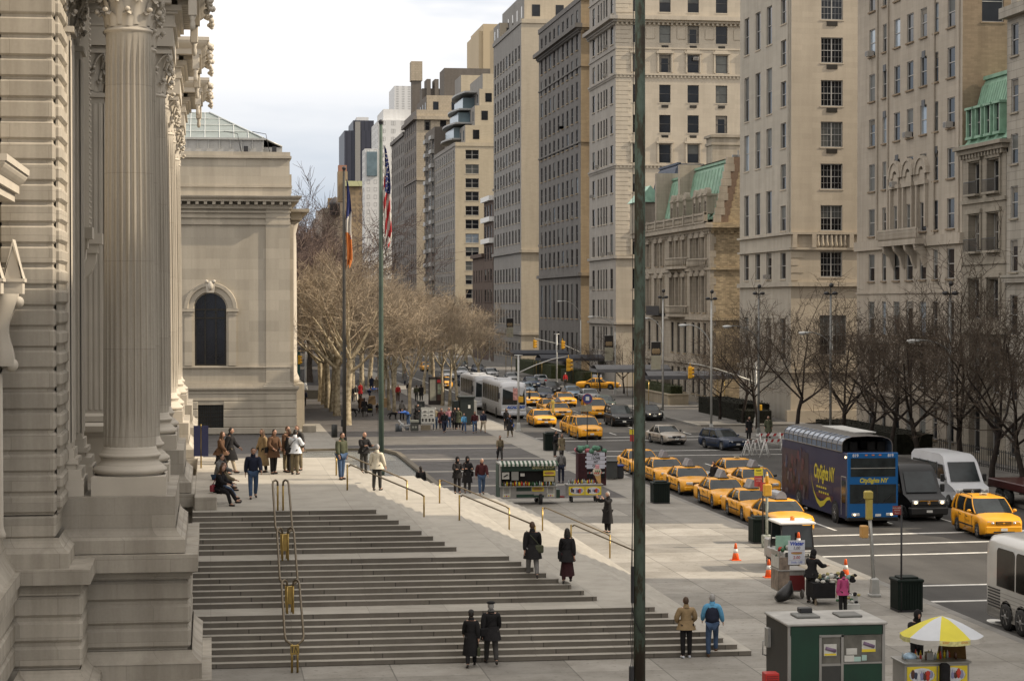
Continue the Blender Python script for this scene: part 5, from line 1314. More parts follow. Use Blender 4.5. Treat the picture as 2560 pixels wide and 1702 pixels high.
    fr.tube([(-hw-.02,.9,3.56),(-hw-.02,L-.4,3.56)],.03,5); fr.tube([(-hw-.012,.9,3.9),(-hw-.012,L-.4,3.9)],.02,5); fr.build('canopy_hoop',[mat('hoop_grey',(.16,.15,.14),.5,.2)],t)
    dk=MB(); dk.box(-hw+.05,hw-.05,1.2,L-.3,3.52,3.56)
    for k in range(9):
        for x in(-.95,-.45,.45,.95): dk.cbox(x-.2,x+.2,1.6+k*1.05,1.72+k*1.05,3.55,4.0,.03)
    dk.build('upper_seat',[INT],t)
    for s in(-1,1):
        b=MB(); b.cbox(s*.86-.2,s*.86+.2,-.05,.05,.52,.66,.02,0); b.ball((s*.92,-.05,.59),(.06,.04,.055),1,8,5); b.build('headlight',[HL,LIT],t)
    b=MB(); b.box(-.35,-.03,-.04,-.02,.50,.64); b.box(.12,.4,-.04,-.02,.50,.62); b.build('licence_plate',[PLATE],t)
    b=MB(); b.cbox(-hw-.01,hw+.01,-.06,.4,.28,.46,.03); b.build('bumper',[INT],t)
    b=MB(); b.ball((-hw-.03,.25,3.35),(.05,.05,.06),0,8,5); b.build('side_lamp',[LIT],t)
    b=MB()
    for s in(-1,1):
        for y in (2.0,L-3.3): b.lathe([(.60,-.02),(.60,.035)],(s*(hw-.01),y,.52),18,0,False,'x')
    b.build('wheel_arch',[INT],t)
    wheels(t,.48,.32,hw-.12,(2.0,L-3.3)); return t
o=decker(); place(o,31.7,96.9,0)
# --- parking enforcement scooter / security cart
def scooter():
    t=thing('security_cart','small white security cart with amber beacon behind the water stand','utility cart'); b=MB()
    b.cbox(-.72,.72,0,2.4,.3,.85,.1,0); b.cbox(-.68,.68,2.2,2.9,.3,1.1,.05,0); b.build('body',[paint('cart_grey',(.30,.30,.29))],t)
    b=MB()
    for x in(-.66,.66):
        for y in (.35,1.9): b.tube([(x,y,.8),(x*.93,y+(.15 if y<1 else 0),1.85)],.03,5)
    b.box(-.62,.62,1.86,1.9,.85,1.15); b.box(-.66,.66,.3,.34,.82,.95); b.build('cab_frame',[DKP],t)
    b=MB(); b.quad((-.64,.36,.88),(.64,.36,.88),(.6,.5,1.8),(-.6,.5,1.8)); b.quad((-.64,1.88,1.2),(.64,1.88,1.2),(.6,1.88,1.8),(-.6,1.88,1.8)); b.build('windscreen',[CGL],t)
    b=MB(); b.cbox(-.74,.74,.3,2.05,1.85,1.95,.03); b.build('roof',[WHITE],t)
    b=MB(); b.lathe([(.09,1.95),(.09,2.08),(.06,2.12)],(0,1.1,0),10); b.build('beacon',[AMB],t)
    b=MB(); b.box(-.6,.6,-.03,-.0,.62,.8,0); b.text('SECURITY',.17,frame((.05,-.035,.71),(1,0,0),(0,0,1),(0,-1,0)),1,bold=.006); b.build('name_panel',[DKP,PLATE],t)
    wheels(t,.25,.14,.62,(.4,2.3)); return t
o=scooter(); p=Gd(1842,1318,0); place(o,p.x,p.y); o.location=(p.x,p.y,0.01)
# ---------- people ----------
SKINM=mat('skin',(.48,.28,.20),.55,0,.06,6,.35)
HAIRS={'dark':mat('hair_dark',(.018,.013,.010),.6,0,.2,9),'brown':mat('hair_brown',(.075,.04,.02),.6,0,.2,9),'grey':mat('hair_grey',(.30,.29,.28),.6,0,.15,9),'blond':mat('hair_blond',(.26,.16,.07),.6,0,.2,9),'white':mat('hair_white',(.5,.5,.49),.6,0,.1,9)}
def cloth(name,col): return mat('cloth_'+name,col,.88,0,.22,5,.2,.25)
CL={k:cloth(k,c) for k,c in dict(black=(.018,.017,.018),navy=(.022,.026,.045),jeans=(.055,.09,.16),brown=(.10,.055,.032),tan=(.28,.20,.11),khaki=(.17,.14,.09),grey=(.16,.155,.15),dkgrey=(.05,.048,.046),cream=(.60,.55,.44),white=(.60,.63,.68),maroon=(.06,.018,.02),plum=(.035,.012,.014),blue=(.05,.13,.42),ltblue=(.12,.34,.55),pink=(.42,.07,.18),red=(.40,.03,.03),olive=(.075,.08,.05),beige=(.42,.36,.27),rose=(.42,.20,.22),floral=(.25,.05,.06)).items()}
LEATHER=mat('shoe_leather',(.02,.015,.012),.4,0,.1)
def skin_grow(verts,edges,radii,sub=1):
    me=bpy.data.meshes.new('g'); me.from_pydata([tuple(v) for v in verts],edges,[]); ob=bpy.data.objects.new('g',me)
    m=ob.modifiers.new('s','SKIN'); m.use_smooth_shade=True; m.branch_smoothing=.5
    for i,r in enumerate(radii):
        d=me.skin_vertices[0].data[i]; d.radius=r if isinstance(r,tuple) else (r,r); d.use_root=(i==0)
    if sub: s=ob.modifiers.new('u','SUBSURF'); s.levels=sub; s.render_levels=sub
    out=evaluated_mesh(ob); bpy.data.meshes.remove(me); return out
def absorb(b,me,m=0):
    b.add([v.co.copy() for v in me.vertices],[tuple(p.vertices) for p in me.polygons],m,True); bpy.data.meshes.remove(me)
POSES={
 'stand':dict(),
 'stand2':dict(lt=(6,4),rt=(-4,2),la=(8,12,20),ra=(-6,10,12)),
 'walk':dict(lt=(24,8),rt=(-16,22),la=(-22,8,12),ra=(24,8,22),lean=4),
 'walk2':dict(lt=(-18,26),rt=(22,6),la=(22,8,25),ra=(-20,8,12),lean=4),
 'pockets':dict(la=(4,22,48),ra=(4,22,48),lt=(3,3),rt=(-3,3)),
 'camera':dict(la=(74,16,66),ra=(70,16,72),lean=-3,head=8),
 'phone':dict(la=(22,14,95),ra=(5,10,15)),
 'hold':dict(la=(28,12,70),ra=(26,12,72)),
 'stepup':dict(lt=(42,48),rt=(2,6),la=(10,16,30),ra=(12,14,40),lean=5),
 'sit':dict(lt=(78,62),rt=(84,50),la=(26,8,50),ra=(22,8,55),lean=10,sit=.46),
 'sit2':dict(lt=(82,30),rt=(76,38),la=(22,8,40),ra=(30,8,45),lean=14,sit=.46),
 'bend':dict(lt=(14,22),rt=(6,16),la=(50,10,25),ra=(55,10,20),lean=58),
 'work':dict(la=(40,12,45),ra=(36,12,50),lean=10),
}
PN=[0]
def person(label,pos,face=0,h=1.75,pose='stand',top='black',legs='dkgrey',hair='dark',long_hair=False,coat=0,hat=None,hood=False,bag=None,bald=False,shoe=None,sex='m',z=None,group=None,scarf=None,skirt=None,vest=None):
    """face: degrees, 0 looks toward the camera side (-y), 180 walks away"""
    zfix=z; PN[0]+=1; rd=random.Random(PN[0]*13); p=POSES[pose]; S=h*1.06/1.78
    t=thing('person',label,'person',group=group)
    lean=R(p.get('lean',1.5)); hip=.93
    def T(v,pv=(0,0,.93)):   # trunk lean forward (toward -y) about the hips
        x,y,z=v; y-=pv[1]; z-=pv[2]; c,s=math.cos(lean),math.sin(lean); return Vector((x,y*c-z*s+pv[1],y*s+z*c+pv[2]))
    sw=.185 if sex=='m' else .162; 
    J={}
    J['pel']=Vector((0,0,.95)); J['wst']=T((0,.0,1.08)); J['chs']=T((0,.0,1.30)); J['nkb']=T((0,.012,1.45)); J['nk']=T((0,-.002,1.53)); J['hd']=T((0,-.03,1.60)); J['tp']=T((0,-.02,1.70))
    for s,side in((-1,'l'),(1,'r')):
        J[side+'sh']=T((s*sw,.01,1.415)); a=p.get(side+'a',(2,9,12)); fw,ab,el=R(a[0])+lean*.4,R(a[1]),R(a[2])
        d=Vector((s*math.sin(ab),-math.sin(fw)*math.cos(ab),-math.cos(fw)*math.cos(ab))); J[side+'el']=J[side+'sh']+d*.29
        f2=fw+el; ab2=ab*.25 if el>R(35) else ab*.6; 
        if pose in('camera','phone','hold','pockets'): ab2=-ab*1.1
        d2=Vector((s*math.sin(ab2),-math.sin(f2)*math.cos(ab2),-math.cos(f2)*math.cos(ab2))); J[side+'wr']=J[side+'el']+d2*.25; J[side+'hn']=J[side+'wr']+d2*.09; J[side+'fd']=d2
        th,kn=[R(v) for v in p.get(side+'t',(0,2))]; J[side+'hp']=Vector((s*.088,0,.90)); wd=.02*s
        k=J[side+'hp']+Vector((wd,-math.sin(th)*.42,-math.cos(th)*.42)); J[side+'kn']=k
        J[side+'an']=k+Vector((0,-math.sin(th-kn)*.41,-math.cos(th-kn)*.41)); fa=min(0,(th-kn))*.6 if pose in('walk','walk2') else 0
        J[side+'to']=J[side+'an']+Vector((s*.02,-.15*math.cos(fa),-.045+.15*math.sin(fa)))
    lo=min(J['lan'].z,J['ran'].z); dz=.085-lo if 'sit' not in p else p['sit']/S-.80
    for k in J:
        if not k.endswith('fd'): J[k]=J[k]+Vector((0,0,dz))
    # body: one skinned surface from pelvis out
    names=['pel','wst','chs','nkb','nk','hd','lsh','lel','lwr','lhn','rsh','rel','rwr','rhn','lhp','lkn','lan','lto','rhp','rkn','ran','rto']
    ix={n:i for i,n in enumerate(names)}
    E_=[('pel','wst'),('wst','chs'),('chs','nkb'),('nkb','nk'),('nk','hd'),('nkb','lsh'),('lsh','lel'),('lel','lwr'),('lwr','lhn'),('nkb','rsh'),('rsh','rel'),('rel','rwr'),('rwr','rhn'),('pel','lhp'),('lhp','lkn'),('lkn','lan'),('lan','lto'),('pel','rhp'),('rhp','rkn'),('rkn','ran'),('ran','rto')]
    rad=dict(pel=(.13,.10),wst=(.115,.09),chs=(.135,.10),nkb=(.07,.065),nk=.052,hd=.055,lsh=.055,lel=.042,lwr=.028,lhn=(.038,.018),lhp=.078,lkn=.052,lan=.038,lto=.034)
    for n in('sh','el','wr','hn','hp','kn','an','to'): rad['r'+n]=rad['l'+n]
    b=MB(); absorb(b,skin_grow([J[n] for n in names],[(ix[a],ix[c]) for a,c in E_],[rad[n] for n in names],1))
    # head with brow, nose, mouth, ears
    hc=J['hd']+Vector((0,-.01,.05)); pit=lean*.5+R(p.get('head',0))*-1
    P=[]
    for i in range(11):
        v=i/10; a=PI*v; zz=math.cos(a)*.118; rr=math.sin(a)
        row=[]
        for j in range(14):
            q=2*PI*j/14; x=rr*.078*math.sin(q); y=-rr*.096*math.cos(q)
            if zz<-.02: kx=1-.30*min(1,(-zz-.02)/.09); x*=kx; y*= (.92 if y<0 else .72 if zz<-.05 else .9)
            if y<0 and abs(x)<.03 and -.045<zz<.015: y-=.016*(1-abs(x)/.03)
            if y<0 and .0<zz<.04 and abs(x)<.05: y+=.004
            row.append(hc+Vector((x,y,zz)))
        P.append(row)
    b.grid(P,0,True,True)
    b.add([hc+Vector(v) for v in((-.013,-.098,-.028),(.013,-.098,-.028),(0,-.122,-.024),(0,-.095,.018))],[(0,1,2),(0,2,3),(1,3,2)],0,True)
    for s in(-1,1):
        b.ball(hc+Vector((s*.079,.005,-.005)),(.012,.02,.032),0,6,5); b.ball(hc+Vector((s*.030,-.086,.012)),(.013,.008,.007),1,6,4); b.box(hc.x+s*.030-.017,hc.x+s*.030+.017,hc.y-.095,hc.y-.085,hc.z+.028,hc.z+.033,2)
    b.ball(hc+Vector((0,-.088,-.055)),(.022,.007,.006),3,6,4)
    # fingers
    for s,side in((-1,'l'),(1,'r')):
        d=J[side+'fd']; o=J[side+'hn']; sd=Vector((s,0,0)); up=d.cross(Vector((1,0,0))).normalized(); fr=Vector((0,-1,0)) if abs(d.z)>.5 else Vector((s*-1,0,0)); fr=(fr-d*fr.dot(d)).normalized(); nn=d.cross(fr).normalized()
        for k in range(4):
            L=(.072,.082,.076,.058)[k]; q=o+fr*(.030-.020*k)+d*.005; cu=nn*(.35 if s>0 else -.35)
            b.tube([q,q+d*L*.45+cu*.01,q+(d*.8+cu*.4)*L*.8,q+(d*.55+cu*.9)*L],[.0095,.009,.008,.006],5,0)
        q=J[side+'wr']+d*.03+fr*.025; b.tube([q,q+(fr*.8+d*.6).normalized()*.035,q+(fr*.45+d*.9).normalized()*.065],[.012,.010,.007],5,0)
    b.build('body',[SKINM,HAIRS['dark'],HAIRS[hair] if hair in HAIRS else HAIRS['dark'],mat('lips',(.30,.12,.10),.5)],t)
    # clothes
    tn=['pel','wst','chs','nkb','lsh','lel','lwr','rsh','rel','rwr']; tx={n:i for i,n in enumerate(tn)}
    loose=1.0 if sex=='m' else .92
    bk=1.18 if coat or top in('black','navy','brown','maroon','olive','khaki','tan','cream','white') else 1.08; loose*=bk; tr=dict(pel=(.165*loose,.135*bk),wst=(.155*loose,.14*bk),chs=(.178*loose,.15*bk),nkb=(.095,.09),lsh=.092*loose,lel=.076*bk,lwr=.054*bk,rsh=.092*loose,rel=.076*bk,rwr=.054*bk)
    vv={n:J[n].copy() for n in tn}; vv['pel']=vv['pel']-Vector((0,0,.03)); vv['nkb']=vv['nkb']+Vector((0,0,.02))
    b=MB(); absorb(b,skin_grow([vv[n] for n in tn],[(tx[a],tx[c]) for a,c in [('pel','wst'),('wst','chs'),('chs','nkb'),('nkb','lsh'),('lsh','lel'),('lel','lwr'),('nkb','rsh'),('rsh','rel'),('rel','rwr')]],[tr[n] for n in tn],1))
    b.tube([J['nkb']+Vector((0,0,.01)),J['nk']+Vector((0,.012,-.005)),J['nk']+Vector((0,.014,.04))],[.10,.08,.068],10,0,False)
    if coat:   # coat skirt down to a fraction of the leg
        hem=.95-coat; n=14; rows=[]
        mk=(J['lkn']+J['rkn'])/2; sp=abs(J['lkn'].y-J['rkn'].y)/2
        for i in range(6):
            f=i/5; z=J['wst'].z+.02+(hem+dz-J['wst'].z-.02)*f; c=J['pel'].lerp(Vector((mk.x,mk.y,z)),min(1,max(0,(J['pel'].z-z)/.5))) ; rx=.175+.075*f; ry=.155+.07*f+sp*min(1,f*1.1)*.8
            rows.append([(c.x+rx*loose*math.cos(2*PI*j/n)*(1+.03*math.sin(j*5+PN[0])*f),c.y+ry*math.sin(2*PI*j/n)*(1+.05*math.sin(j*3.3+PN[0])*f),z) for j in range(n)])
        b.grid(rows,0,True,True)
    b.build('jacket' if coat<.25 else 'coat',[CL[top]],t)
    ln=['pel','lhp','lkn','lan','rhp','rkn','ran']; lx={n:i for i,n in enumerate(ln)}
    lr=dict(pel=(.165,.145),lhp=.112,lkn=.084,lan=.066,rhp=.112,rkn=.084,ran=.066)
    b=MB(); absorb(b,skin_grow([J[n] if n[1:]!='an' else J[n]+Vector((0,0,-.02)) for n in ln],[(lx[a],lx[c]) for a,c in [('pel','lhp'),('lhp','lkn'),('lkn','lan'),('pel','rhp'),('rhp','rkn'),('rkn','ran')]],[lr[n] for n in ln],1))
    if skirt:
        rows=[]; mk=(J['lkn']+J['rkn'])/2; sp=abs(J['lan'].y-J['ran'].y)/2
        for i in range(6):
            f=i/5; z=J['pel'].z+.05-.72*f; rows.append([(mk.x*f+(.14+.10*f)*math.cos(2*PI*j/14),mk.y*f+(.12+.08*f+sp*f*.7)*math.sin(2*PI*j/14)*(1+.07*math.sin(j*3)*f),z) for j in range(14)])
        b.grid(rows,0,True,True)
    b.build('skirt' if skirt else 'trousers',[CL[legs]],t)
    for side in 'lr':
        b=MB(); a=J[side+'an']; to=J[side+'to']; d=(to-a); d.z=0 if pose not in('walk','walk2') else d.z+.045; d.normalize(); f0=a+Vector((0,0,-.045))-d*.06
        b.tube([f0-d*.005,f0+d*.05,f0+d*.14,f0+d*.2,f0+d*.235],[.028,.042,.042,.038,.018],8,0); b.build('shoe',[CL[shoe] if shoe else LEATHER],t)
    # hair / hat
    if not bald:
        b=MB(); P=[]
        for i in range(8):
            v=i/7*.64; a=PI*v; row=[]
            for j in range(14):
                q=2*PI*j/14; cf=math.cos(q); aa=a*(1-.60*min(1,cf*1.5)) if cf>0 else a*(1+.12*min(1,-cf))
                row.append(hc+Vector((.088*math.sin(aa)*math.sin(q),.012-.101*math.sin(aa)*math.cos(q),.128*math.cos(aa)+.004)))
            P.append(row)
        # forehead is on the -y side (q near 0)
        b.grid(P,0,True,True)
        if long_hair:
            rows=[]
            for i in range(6):
                f=i/5; z=.03-.30*f; rows.append([hc+Vector(((.088+.018*math.sin(f*PI))*math.sin(q),.012+(.10+.02*f)*math.cos(q)*1.0,z)) for q in [-1.9+3.8*j/9 for j in range(10)]])
            b.grid(rows,0,True)
        b.build('hair',[HAIRS[hair]],t)
    if hat or hood:
        b=MB()
        if hood: b.ball(hc+Vector((0,.022,.012)),(.108,.112,.145),0,12,9); b.tube([hc+Vector((0,.02,-.09)),J['nkb']+Vector((0,.01,.03))],[.09,.11],10,0,False)
        elif hat=='beret': b.ball(hc+Vector((0,.01,.095)),(.125,.13,.045),0,12,6)
        elif hat=='cap': b.ball(hc+Vector((0,.0,.065)),(.093,.105,.07),0,12,6); b.box(hc.x-.06,hc.x+.06,hc.y-.17,hc.y-.07,hc.z+.06,hc.z+.072)
        else: b.ball(hc+Vector((0,.005,.06)),(.095,.11,.085),0,12,7)
        b.build('hood' if hood else 'hat',[CL[top] if hood else CL[{'beret':'black','cap':'navy'}.get(hat,hat if hat in CL else 'dkgrey')]],t)
    if scarf:
        b=MB(); b.lathe([(.075,-.03),(.105,0),(.075,.05)],(J['nk'].x,J['nk'].y,J['nk'].z-.01),10); b.build('scarf',[CL[scarf]],t)
    if vest:
        vn=['pel','wst','chs','nkb']; b=MB(); absorb(b,skin_grow([vv[n] for n in vn],[(0,1),(1,2),(2,3)],[(.215,.19),(.21,.185),(.235,.20),(.12,.11)],1)); b.build('vest',[CL[vest]],t)
    M=Matrix.Scale(S,4); x,y,zz=pos; t.location=(x,y,zz if zfix is None else zfix); t.rotation_euler=(0,0,R(face)); t.scale=(S,S,S)
    if bag:
        kind,col,sd=bag; s=1 if sd=='r' else -1; g=MB()
        if kind=='shoulder':
            c=J['pel']+Vector((s*.24,.03,-.02)); g.cbox(c.x-.06,c.x+.06,c.y-.15,c.y+.15,c.z-.13,c.z+.12,.03); g.tube([c+Vector((0,-.1,.1)),J['chs']+Vector((s*.1,-.15,0)),J[('l' if s>0 else 'r')+'sh']+Vector((0,0,.07)),J['chs']+Vector((s*.05,.17,0)),c+Vector((0,.1,.1))],.014,5)
        elif kind=='back':
            c=J['chs']+Vector((0,.22,-.05)); g.ball(c,(.16,.11,.23),0,10,8); g.cbox(c.x-.1,c.x+.1,c.y+.06,c.y+.14,c.z-.16,c.z+.02,.03)
        elif kind=='hand':
            c=J[('l' if s<0 else 'r')+'hn']+Vector((0,0,-.28)); g.cbox(c.x-.05,c.x+.05,c.y-.16,c.y+.16,c.z-.14,c.z+.12,.03); g.tube([c+Vector((0,-.08,.1)),c+Vector((0,-.03,.25)),c+Vector((0,.03,.25)),c+Vector((0,.08,.1))],.01,5)
        elif kind=='hip':
            c=J['pel']+Vector((s*.20,.13,.02)); g.cbox(c.x-.13,c.x+.13,c.y-.06,c.y+.06,c.z-.14,c.z+.10,.03); g.tube([c+Vector((0,0,.1)),J['chs']+Vector((0,.16,0)),J[('l' if s>0 else 'r')+'sh']+Vector((0,0,.08))],.014,5)
        o=g.build(kind=='hand' and 'handbag' or 'bag',[CL[col]]); o.location=t.location; o.rotation_euler=t.rotation_euler; o.scale=t.scale
        tag(o,{'black':'black','navy':'dark blue','olive':'olive canvas','floral':'red floral','blue':'bright blue','khaki':'khaki','white':'white','cream':'pale','brown':'brown'}[col]+' '+{'shoulder':'shoulder bag carried by the','back':'rucksack on the back of the','hand':'handbag held by the','hip':'shoulder bag on the hip of the'}[kind]+' '+' '.join(label.split()[:7]),'bag')
    return t
def at(x,y,**k): return footd(x,y)
# on the landing and the steps
person('man in dark navy sweater and blue jeans walking down toward the steps',footd(583,1147),4,1.78,'walk','navy','jeans')
bseat=footd(478,1166)
SEATB=Vector((0.0,bseat.y+.15,3.6))
person('woman in black jacket seated on the stone block with red floral bag',(SEATB.x+.28,SEATB.y+.2,3.6),62,1.68,'sit','black','black','brown',True,sex='f',bag=('hip','floral','l'))
person('seated person in jeans and brown boots beside the woman with floral bag',(SEATB.x+.30,SEATB.y+1.3,3.6),58,1.72,'sit2','khaki','jeans','brown',True,sex='f')
person('person in jeans seated behind the dark blue banner on the landing',(SEATB.x+.25,SEATB.y+5.5,3.6),60,1.7,'sit2','grey','jeans','dark')
person('woman in brown jacket and black trousers striding along the landing',footd(508,1093),70,1.72,'walk2','brown','black','brown',True,sex='f',coat=.12)
person('man in long black coat walking behind the woman in brown jacket',footd(528,1088),72,1.82,'walk','black','beige','dark',coat=.42)
person('woman in ankle-length camel coat with brown hair facing the light',footd(606,1087),-60,1.70,'stand2','tan','black','brown',True,sex='f',coat=.68)
person('man in brown leather coat and tie standing with hands in pockets',footd(630,1091),40,1.74,'pockets','brown','black','dark',coat=.30,bag=('hip','black','l'))
person('tall curly-haired woman in brown jacket at the back of the chatting group',footd(660,1086),50,1.80,'stand','brown','khaki','brown',sex='f',coat=.15,scarf='cream')
person('person in black coat in the middle of the chatting group',footd(668,1088),-120,1.70,'stand','black','black','brown',coat=.2)
person('man in dark jacket with brown hair on the right of the chatting group',footd(686,1083),-40,1.80,'stand2','dkgrey','khaki','brown')
person('man in white jacket and khaki trousers with black bag, seen from behind',footd(679,1092),150,1.74,'hold','white','khaki','dark',coat=.12,bag=('hip','black','r'))
person('man in grey-green jacket and blue jeans leaning by the brass handrail',footd(786,1104),40,1.78,'stand2','olive','jeans','dark')
person('bald elderly man in black jacket standing by the green flagpole',footd(838,1089),30,1.74,'hold','black','dkgrey',bald=True,coat=.1)
person('grey-haired man in cream jacket seen from behind on the upper steps',footd(868,1129),150,1.74,'stand2','cream','dkgrey','grey',coat=.12)
person('man in dark coat standing low beyond the edge of the upper steps',G(1052,1246),190,1.68,'stand','black','black','dark',coat=.35)
person('man with cap and shoulder bag climbing the steps in dark coat',footd(1226,1342),176,1.76,'walk2','black','grey','brown',coat=.30,bag=('hip','olive','l'))
person('woman in dark padded coat and long plum skirt climbing the steps',footd(1306,1352),170,1.70,'walk','black','plum','dark',True,sex='f',coat=.22,skirt=True,bag=('shoulder','black','r'))
person('short elderly woman in black coat and knitted hat carrying a handbag',footd(1085,1534),174,1.60,'walk','black','black','dark',sex='f',coat=.55,hat='dkgrey',bag=('hand','olive','l'))
person('stout man in black beret and grey scarf beside the woman with handbag',footd(1131,1529),178,1.78,'walk2','black','dkgrey','grey',coat=.22,hat='beret',scarf='grey',bag=('hip','black','r'))
person('man in tan jacket and black trousers standing at the foot of the steps',footd(1580,1514),182,1.72,'pockets','tan','black','brown',coat=.12,shoe='white',bag=('hand','white','l'))
person('grey-haired man in light blue shirt and navy vest, one foot on a step',footd(1640,1512),168,1.78,'stepup','ltblue','jeans','grey',shoe='brown',vest='navy')
# plaza
person('woman in hooded black coat holding her hands together, left of two',footd(1053,1136),10,1.66,'hold','black','black','dark',sex='f',hood=True,coat=.2)
person('woman in long hooded black coat, right of the two dark figures',footd(1076,1135),5,1.72,'hold','black','dkgrey','dark',sex='f',hood=True,coat=.45,bag=('shoulder','black','r'))
person('grey-haired man in maroon leather jacket and jeans walking forward',footd(1109,1139),0,1.76,'walk','maroon','jeans','grey')
person('woman in beige sweater carrying a dark handbag, crossing the dark paving',footd(1151,1061),0,1.68,'walk2','khaki','dkgrey','brown',sex='f',bag=('hand','black','l'))
person('man in grey sweater and dark blue trousers behind the snack cart',footd(1292,1111),185,1.78,'stand','grey','navy','dark')
person('woman in tan checked coat near the black bin by the kerb',footd(1293,1058),20,1.68,'stand2','khaki','dkgrey','brown',True,sex='f',coat=.3)
person('man in black jacket holding a phone beside the tall black bin',footd(1278,1052),60,1.72,'phone','black','dkgrey','dark')
person('dark-haired woman in black coat tending the ice cream stand',footd(1347,1104),20,1.66,'work','black','black','dark',True,sex='f',coat=.3)
person('man in long black overcoat raising a camera with both hands',footd(1399,1226),-62,1.80,'camera','black','black','grey',coat=.55)
person('vendor in black hooded jacket behind the water and hot dog sign',footd(1868,1387),130,1.78,'work','black','dkgrey','dark',hood=True,coat=.1)
person('girl in bright pink jacket with long dark hair at the trinket table',footd(1941,1418),200,1.45,'stand','pink','black','dark',True,sex='f',coat=.12)
person('vendor in black hooded top under the yellow and white umbrella',G(2292,1690),8,1.78,'hold','black','black','dark',hood=True)
person('pedestrian in black coat squeezing between the queued yellow cabs',G(1786,1232,-.15),-60,1.72,'stand','black','black','dark',coat=.3)
# beyond the dark paving
far_p=[(1088,1073,'man in khaki jacket seen from behind beside the picture stand',180,'khaki','jeans','grey','stand'),
(1103,1074,'person in dark red coat right of the picture stand',10,'maroon','black','dark','stand2'),
(1111,1081,'man in black jacket striding out ahead of the strollers',5,'black','navy','brown','walk'),
(1122,1072,'woman in rose jacket and jeans among the strollers',-8,'rose','jeans','dark','stand2'),
(1136,1073,'person in black coat left of the black newsstand',20,'black','black','dark','stand'),
(1146,1073,'person in olive coat in front of the black newsstand',-20,'olive','black','brown','stand2'),
(1160,1081,'girl in light blue jacket walking in front of the newsstand',0,'ltblue','jeans','brown','walk2'),
(1187,1082,'person in maroon jacket and pale jeans near the coach',-6,'maroon','jeans','brown','walk'),
(1208,1081,'man in navy jacket and beige trousers near the coach',4,'navy','beige','brown','walk2'),
(1265,1075,'woman in dark jacket with light blue scarf by the signal pole',30,'black','black','dark','stand'),
(1275,1092,'man in black coat with blue bag by the signal pole',-20,'black','khaki','dark','walk'),
(879,1005,'man in black coat strolling away beneath the plane trees',175,'black','black','dark','walk'),
(890,1004,'man in dark jacket and white trousers beneath the plane trees',185,'dkgrey','cream','grey','walk2'),
(901,997,'woman in bright red coat beneath the plane trees',190,'red','black','blond','stand2'),
(902,1033,'woman in brown coat walking beside the pushchair',178,'brown','black','brown','walk'),
(911,1042,'man in black coat pushing the pushchair',182,'black','grey','dark','walk2'),
(943,1034,'small child in dark clothes right of the pushchair',170,'black','brown','blond','walk'),
(923,999,'person in royal blue jacket beside the trees, bending down',60,'blue','navy','white','bend'),
(929,977,'person in navy coat farther back on the tree-lined walk',10,'navy','navy','dark','stand'),
(941,980,'person in khaki coat farther back by the second tree row',-20,'khaki','khaki','blond','stand2'),
(995,1003,'person in bright red jacket behind the slim bare trees',15,'red','brown','dark','stand'),
(1022,992,'man in black jacket walking toward the map panel',175,'black','grey','grey','walk'),
(1041,1003,'person in olive jacket near the map panel',170,'olive','dkgrey','brown','walk2'),
(1053,1002,'woman in long black coat next to the map panel',185,'black','black','dark','stand'),
(1005,1050,'man in grey jacket standing behind the vendors boxes',150,'grey','black','dark','stand2'),
(1022,1064,'vendor in royal blue jacket bending over the goods',-70,'blue','jeans','dark','bend'),
(1041,1062,'vendor in black coat among the piled boxes',40,'black','black','dark','work'),
(761,1016,'man in dark jacket walking away on the path by the museum wing',180,'navy','dkgrey','dark','walk'),
(1413,968,'person in red shirt waiting at the far kerb by the cabs',10,'red','dkgrey','white','stand'),
(905,962,'person in dark coat far back between the plane tree trunks',0,'black','black','dark','stand'),
(1012,962,'person in grey coat far back on the sunlit walk',10,'grey','navy','dark','walk'),
(1872,1100,'person in black coat beside the navy estate car at the corner',20,'black','black','dark','stand'),
(1921,1098,'person in dark green coat at the east corner',-20,'olive','black','dark','stand2'),
(2300,1000,'',0,'','','','')]
for x,y,l,f,tp_,lg,hr,ps in far_p[:-1]:
    hgt=1.74; kid='child' in l or 'girl' in l
    person(l,G(x,y),f,1.0 if 'child' in l else (1.55 if kid else hgt),ps,tp_,lg,hr,'woman' in l or kid,sex='f' if ('woman' in l or kid) else 'm',coat=.4 if 'coat' in l else 0,bag=('shoulder','blue','r') if 'blue bag' in l else None)
